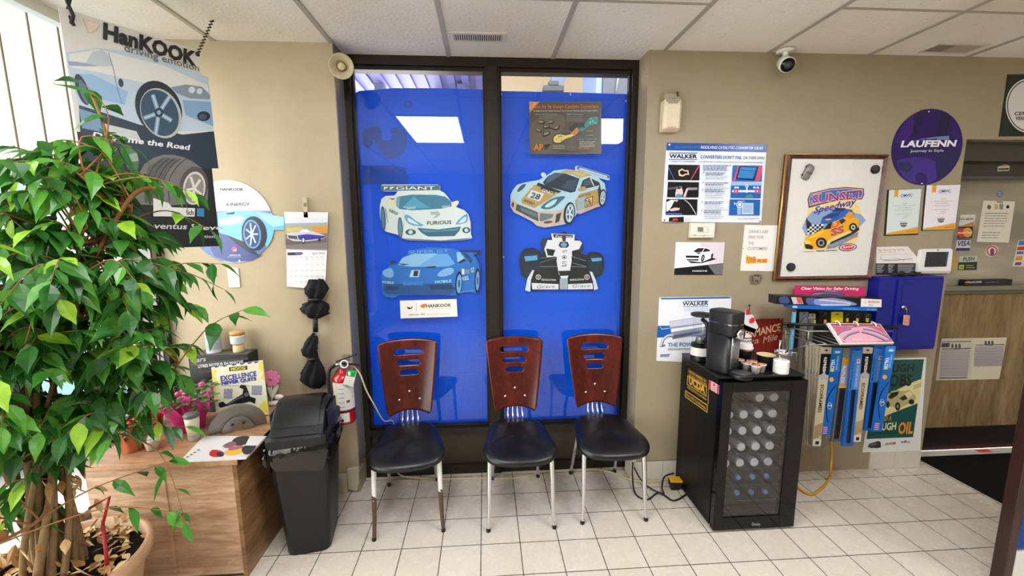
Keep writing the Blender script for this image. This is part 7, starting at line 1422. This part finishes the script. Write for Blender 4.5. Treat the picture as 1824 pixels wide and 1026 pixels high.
# ================================================================== WIPER BLADE RACK
def rack():
    r = E('wiper_display_rack', (2.12, 2.40, .95), 'wire display rack full of wiper blades on the wall beside the fridge', 'display rack')
    m = mat('#8c8a84', .3, .7); d = mat('#1a1b1d', .5)
    b = MB().use(d); x0, x1 = at(1420, 560, Y=2.43).x, at(1565, 560, Y=2.43).x; zt_, zb_ = 1.16, .86; b.bx(x0, x1, 2.425, 2.435, zb_, zt_); b.build('back_panel', r)
    b = MB().use(mat('#6fb3d4', .4)); p = at(1412, 555, Y=2.30); q = at(1402, 652, Y=2.30); b.bx(q.x+.0, q.x+.018, 2.29, 2.30, FH+.0, p.z); b.build('blue_strip', r)['label'] = 'light blue edge strip'
    b = MB().use(mat('#7d7a72', .4, .3)); p = at(1428, 570, Y=2.32); q = at(1420, 652, Y=2.32); b.bx(q.x, q.x+.03, 2.31, 2.33, FH-.1, p.z); b.bx(q.x+.05, q.x+.07, 2.31, 2.33, FH-.1, p.z); b.build('upright', r)
    b = MB().use(m)
    for yy, y2 in ((582, 600), (606, 612)):
        L_ = [at(1400, yy+2, Y=2.25), at(1402, yy-1, Y=2.40), at(1432, yy-2, Y=2.15), at(1441, yy+10, Y=2.10), at(1560, yy+12, Y=2.10)]
        b.tube([at(1398, yy+22 if yy > 600 else yy, Y=2.30), at(1440, yy+8, Y=2.12), at(1500, yy+8, Y=2.12), at(1590, yy+8, Y=2.12)], .004, 8)
    b.tube([at(1440, 590, Y=2.12), at(1439, 614, Y=2.12)], .004, 8); b.tube([at(1400, 582, Y=2.30), at(1398, 628, Y=2.30)], .004, 8)
    b.build('wire_basket', r)
    b = MB().use(M_BLACK); b.tube([at(1394, 577, Y=2.26), at(1600, 583, Y=2.26)], .009, 8); b.box(at(1408, 580, Y=2.25), (.03, .02, .025)); b.build('top_bar', r)
    for x in (1450, 1470, 1490, 1507, 1525, 1545, 1562, 1580):
        b = MB().use(m); p = at(x, 612, Y=2.13); b.tube([(p.x, 2.12, p.z), (p.x, 2.42, p.z)], .003, 6); b.build('hook_rod', r)
rack()
def f(a):
    a.zoom(6.037, 1370, 490); a.board([(278, 112), (1035, 122), (1028, 340), (262, 340)], '#cf2a66', .004); a.poly([(278, 112), (1035, 122), (1035, 128), (278, 118)], '#5f5a5a'); a.poly([(262, 260), (400, 225), (520, 180), (700, 170), (850, 220), (1028, 250), (1028, 330), (262, 330)], '#dba3b8', 2); a.text('Clear Vision for Safer Driving', (340, 156), (960, 160), 28, '#f0e6ea', .06, .15)
    for k in range(4): a.line([(380+k*20, 260), (470+k*25, 195+k*12), (600+k*20, 180+k*14), (760, 195+k*14), (880-k*8, 250)], 13, ('#3a4468', '#6a7aa8', '#2a3048', '#8a9ac4')[k], 4)
wallart('wiper_header_sign', 'pink clear vision header sign on top of the wiper rack', 'sign', f, Y=2.415)
def box3(name, lab, cat, Y_, dep, fn): a = Art(Y=Y_, rough=.35); fn(a, dep); return T(a.build(name), lab, cat)
def f(a, dep):
    a.zoom(6.037, 1370, 490); a.board([(82, 222), (1215, 250), (1220, 345), (78, 312)], '#15161c', dep)
    a.poly([(110, 240), (200, 232), (215, 300), (120, 300)], '#3a4a7c', 2); a.poly([(235, 235), (345, 240), (370, 310), (262, 312)], '#c9b9bc'); a.poly([(290, 240), (345, 242), (362, 305), (310, 305)], '#c4584c'); a.poly([(400, 250), (520, 250), (560, 310), (420, 318)], '#4a5c94', 2); a.poly([(490, 262), (700, 245), (900, 290), (925, 325), (600, 320), (500, 320)], '#7f92c4', 2); a.line([(530, 265), (700, 280), (880, 305)], 14, '#d8c4c8', 3); a.poly([(540, 315), (880, 318), (870, 328), (560, 328)], '#e4e6ee')
    a.poly([(988, 252), (1208, 262), (1206, 345), (982, 340)], '#e6e3df'); a.text('BOSCH', (1065, 300), (1180, 302), 24, '#c8322c', .05); a.text('ICON', (1068, 328), (1110, 328), 12, '#3a3a3c', .04); a.ring(1032, 291, 14, 13, 3, '#8d8d90', '#e6e3df')
box3('wiper_blade_box', 'long dark printed wiper blade box with white end lying across the rack top', 'box', 2.27, .07, f)
def f(a, dep): a.zoom(6.037, 1370, 490); a.board([(248, 322), (1165, 350), (1160, 388), (245, 360)], '#1560b8', dep); a.poly([(258, 330), (295, 332), (310, 352), (250, 350)], '#b9cfe8', 1); a.text('Windshield Wiper', (790, 366), (950, 372), 14, '#6fc0e8', .04, .2); a.text('WX 5000', (1045, 376), (1150, 379), 13, '#8fc4ec', .05)
box3('wiper_blade_box', 'long blue wiper blade box lying under the dark printed one', 'box', 2.26, .07, f)
cards = [(330, 398, 425, 525, '#8d8f96', 'grey hanging blade refill card, leftmost in the top row of the rack'), (432, 415, 500, 470, '#b9b8a8', 'small cream card second from left in the top row of the rack'), (430, 480, 502, 525, '#e8d418', 'small yellow card below the cream one in the rack'), (545, 395, 660, 520, '#17181a', 'black card with orange tag in the top row of the rack'), (672, 395, 796, 508, '#ecd90f', 'bright yellow card, the largest in the top row of the rack'), (800, 400, 880, 505, '#1b1c1e', 'black card with yellow tag right of the bright yellow card'), (905, 405, 990, 505, '#1b1c1e', 'black card with yellow tag, second right of the bright yellow card'), (1010, 408, 1100, 505, '#1b1c1e', 'black card with yellow tag at the right end of the top row')]
for i, (xa, ya, xb, yb, h, lb) in enumerate(cards):
    a = Art(Y=2.34+.004*(i % 2), rough=.35); a.zoom(6.037, 1370, 490); a.board([(xa, ya+6), (xa+8, ya), (xb-8, ya), (xb, ya+6), (xb-2, yb), (xa-2, yb)], h, .004); cx_ = (xa+xb)/2
    a.ell(cx_, ya+28 if h == '#ecd90f' else ya+14, 20 if h == '#ecd90f' else 10, 5, '#26241c' if i != 3 else '#6a6a6a', 10)
    if h.startswith('#1') : a.poly([(cx_-14, yb-42), (cx_+16, yb-42), (cx_+14, yb), (cx_-14, yb)], '#e8c018' if i != 3 else '#e89a18'); a.line([(cx_-20, ya+45), (cx_, ya+25), (cx_+22, ya+20)], 4, '#8d8f92')
    if i == 0: a.poly([(xa+10, ya+70), (xb-10, ya+40), (xb-5, yb-10), (xa+20, yb-10)], '#5a6a94'); a.poly([(xa+20, ya+100), (xb-20, ya+55), (xb-25, ya+70), (xa+30, ya+115)], '#c9cbd2')
    if i == 1: a.text('XL', (450, 448), (480, 448), 20, '#2a2a2a', .04)
    T(a.build('blade_card'), lb, 'card')
# catalogue tilted on the basket
tl_, tr_, br_, bl_ = at(1475, 574, Y=2.13), at(1567, 576, Y=2.13), None, None
U_ = (tr_-tl_).normalized(); V_ = Vector((0, .75, .66)).normalized()
a = Art(O=tl_, U=U_, V=V_, rough=.35); a.zoom(6.037, 1370, 490)
a.board([(625, 515), (1185, 510), (1328, 718), (770, 742)], '#d9d3cc', .012); a.poly([(655, 522), (1180, 515), (1315, 705), (790, 728)], '#c05a78'); a.poly([(655, 522), (1180, 515), (1205, 548), (680, 556)], '#8d4a54'); a.poly([(740, 640), (900, 560), (1100, 560), (1290, 680), (900, 720), (800, 715)], '#dc9aaa', 2)
a.text('The Quality Tradition    Wiper Systems Catalogue', (682, 552), (1195, 546), 8, '#ecdfe0', .03)
for p_, w in (([(725, 645), (780, 600), (880, 570)], 20), ([(790, 692), (850, 640), (960, 600)], 22), ([(1000, 572), (1150, 600), (1300, 680)], 18), ([(985, 605), (1120, 640), (1260, 705)], 20)): a.line(p_, w, '#3f4660', 4); a.line([(x, y-3) for x, y in p_], w*.3, '#a9b0c8', 4)
a.text('Driver', (890, 700), (1000, 694), 16, '#f0dce0', .04, .3); a.line([(1010, 692), (1130, 690)], 5, '#e8d8dc')
r = E('catalogue', (tl_.x+.1, tl_.y-.05, tl_.z-.12), 'pink wiper catalogue lying tilted on the rack basket', 'catalogue'); a.build('cover', r)
for x in (728, 918, 1106): b = MB().use('#e0dcd6'); p = Vector(a.O)+a.U*a.P(x, 515)[0]+a.V*a.P(x, 515)[1]; b.tube([p+Vector((0, .01, -.01)), p+Vector((0, .006, .012)), p+Vector((.002, -.012, .006)), p+Vector((.003, -.02, -.008))], .004, 6); b.build('binding_ring', r)
# hanging packs; corners: top y, left/right at the top, left/right at the bottom, bottom y (crop of the photograph, x4.277 from 1400,580)
def pack(kind, Y_, xt0, xt1, yt, xb0, xb1, yb, lab):
    a = Art(Y=Y_, rough=.3); a.zoom(4.277, 1400, 580); q = lambda u, v: (xt0*(1-u)*(1-v)+xt1*u*(1-v)+xb0*(1-u)*v+xb1*u*v, yt*(1-v)+yb*v)
    base = {'cream': '#c9bca4', 'refresh': '#c2b594', 'valox': '#1c62b4', 'blue': '#1a5cb0', 'grey': '#5a5c60'}[kind]
    a.board([q(.06, 0), q(.94, 0), q(1, .03), q(1, 1), q(0, 1), q(0, .03)], base, .012)
    a.ell(*q(.5, .025), (xt1-xt0)*.2, 4, '#1a1a1a', 10)
    P4 = lambda u0, u1, v0, v1, h: a.poly([q(u0, v0), q(u1, v0), q(u1, v1), q(u0, v1)], h)
    if kind == 'cream':
        a.text('REFRESH NEW VISION', q(.3, .08), q(.3, .40), 12, '#5a5348', .02, vert=True); P4(.1, .9, .26, .30, '#7a90b4'); a.text('ECOFRAMED CONVENTIONAL', q(.35, .42), q(.35, .85), 11, '#6a6256', .02, vert=True)
        for k in range(5): P4(.1, .9, .87+k*.018, .877+k*.018, '#a89878')
    if kind == 'refresh':
        P4(.0, 1, .0, .065, '#cfc0b0'); a.ell(*q(.5, .03), 14, 6, '#1a1a1a', 12); P4(0, 1, .065, .28, '#1a1a1a'); a.text('REFRESH', q(.35, .10), q(.35, .265), 21, '#e8e4da', .07, vert=True); a.ell(*q(.5, .30), (xt1-xt0)*.46, 24, '#a9aca8', 20); P4(.02, .98, .30, .34, '#b4b7b2'); a.text('ECO', q(.2, .32), q(.8, .32), 8, '#4a4c4a', .03)
        a.text('ECOFRAMED', q(.28, .38), q(.28, .66), 24, '#23262a', .04, vert=True)
        for k in range(8): a.poly([q(.05, .80+k*.017), q(.95, .765+k*.017), q(.95, .773+k*.017), q(.05, .808+k*.017)], '#8d6a44')
        P4(0, 1, .93, 1, '#cfcbc2'); P4(.3, .75, .95, .985, '#2a2a2a')
    if kind == 'valox':
        P4(.0, 1, .0, .07, '#2f86d0'); P4(.35, .8, .035, .06, '#d4e4f0'); P4(.0, 1, .07, .27, '#1b78cc'); a.text('VALOX', q(.12, .13), q(.12, .27), 30, '#eef4f8', .06, vert=True); a.text('WIPER BLADE', q(.62, .09), q(.62, .25), 12, '#bfe0f4', .03, vert=True); a.ell(*q(.3, .255), 12, 11, '#d8d83c', 14); a.ell(*q(.35, .36), 18, 18, '#e0a050', 16); a.line([q(.85, .42), q(.25, .55), q(.2, .70), q(.55, .85)], 6, '#0c1a33', 5); a.ring(*q(.5, .66), 18, 26, 4, '#a9bcd8', '#2a5c9c'); a.text('TOP', q(.3, .665), q(.7, .665), 12, '#e8f0f8', .04)
        for k in range(4): P4(.1, .6, .90+k*.022, .912+k*.022, '#d8a0a8')
    if kind == 'blue':
        P4(.0, 1, .03, .43, '#3b7cc8'); P4(.5, 1, .10, .42, '#5f84c4'); a.text('AQUA FLEX FRAME', q(.1, .14), q(.1, .42), 14, '#1a2440', .03, vert=True); a.text('WINTER BLADE', q(.62, .18), q(.62, .40), 14, '#aebfe0', .02, vert=True); P4(.55, .85, .12, .16, '#dfe2ee'); P4(.6, .78, .125, .15, '#c8405c'); P4(.32, .72, .43, .97, '#10141c'); a.line([q(.45, .45), q(.4, .7), q(.45, .95)], 3, '#3f4a5c', 3)
    if kind == 'grey':
        P4(.0, 1, .0, .09, '#8b8a86'); P4(.05, .95, .09, .17, '#e0a51c'); a.poly([q(.05, .09), q(.5, .12), q(.95, .09), q(.95, .085), q(.05, .085)], '#8b8a86'); P4(.05, .95, .17, .40, '#9a98a4'); a.text('REFLEX', q(.2, .19), q(.2, .38), 26, '#d8d6e0', .05, vert=True); P4(0, 1, .40, .425, '#d49a20'); P4(.2, .75, .43, .97, '#1b1c1f'); a.line([q(.85, .43), q(.8, .7), q(.7, .97)], 5, '#8f959c', 3)
    T(a.build('wiper_blade_pack'), lab, 'wiper pack', 'wiper packs hanging in the rack')
pack('cream', 2.27, 160, 196, 130, 142, 168, 900, 'cream wiper pack, leftmost of the hanging row and half hidden')
pack('cream', 2.25, 188, 225, 138, 160, 196, 905, 'cream wiper pack, second from left in the hanging row')
pack('cream', 2.23, 214, 252, 150, 182, 220, 910, 'cream wiper pack, third from left in the hanging row')
pack('cream', 2.21, 238, 282, 160, 196, 236, 915, 'cream wiper pack tucked just behind the leftmost black topped pack')
pack('refresh', 2.19, 272, 348, 166, 200, 262, 916, 'cream wiper pack with black top, left one of the two alike')
pack('valox', 2.20, 346, 434, 170, 268, 336, 838, 'bright blue wiper pack right of the left black topped pack')
pack('grey', 2.21, 436, 502, 172, 345, 428, 884, 'grey wiper pack with a yellow band in the hanging row')
pack('blue', 2.19, 508, 586, 166, 430, 508, 918, 'blue wiper pack hanging lowest right of the grey one')
pack('refresh', 2.20, 588, 664, 166, 512, 566, 884, 'cream wiper pack with black top, right one of the two alike')
pack('blue', 2.22, 672, 756, 156, 596, 668, 800, 'blue wiper pack right of the right black topped pack')
pack('valox', 2.19, 764, 838, 158, 658, 730, 806, 'blue wiper pack with round white tab, rightmost of the hanging row')
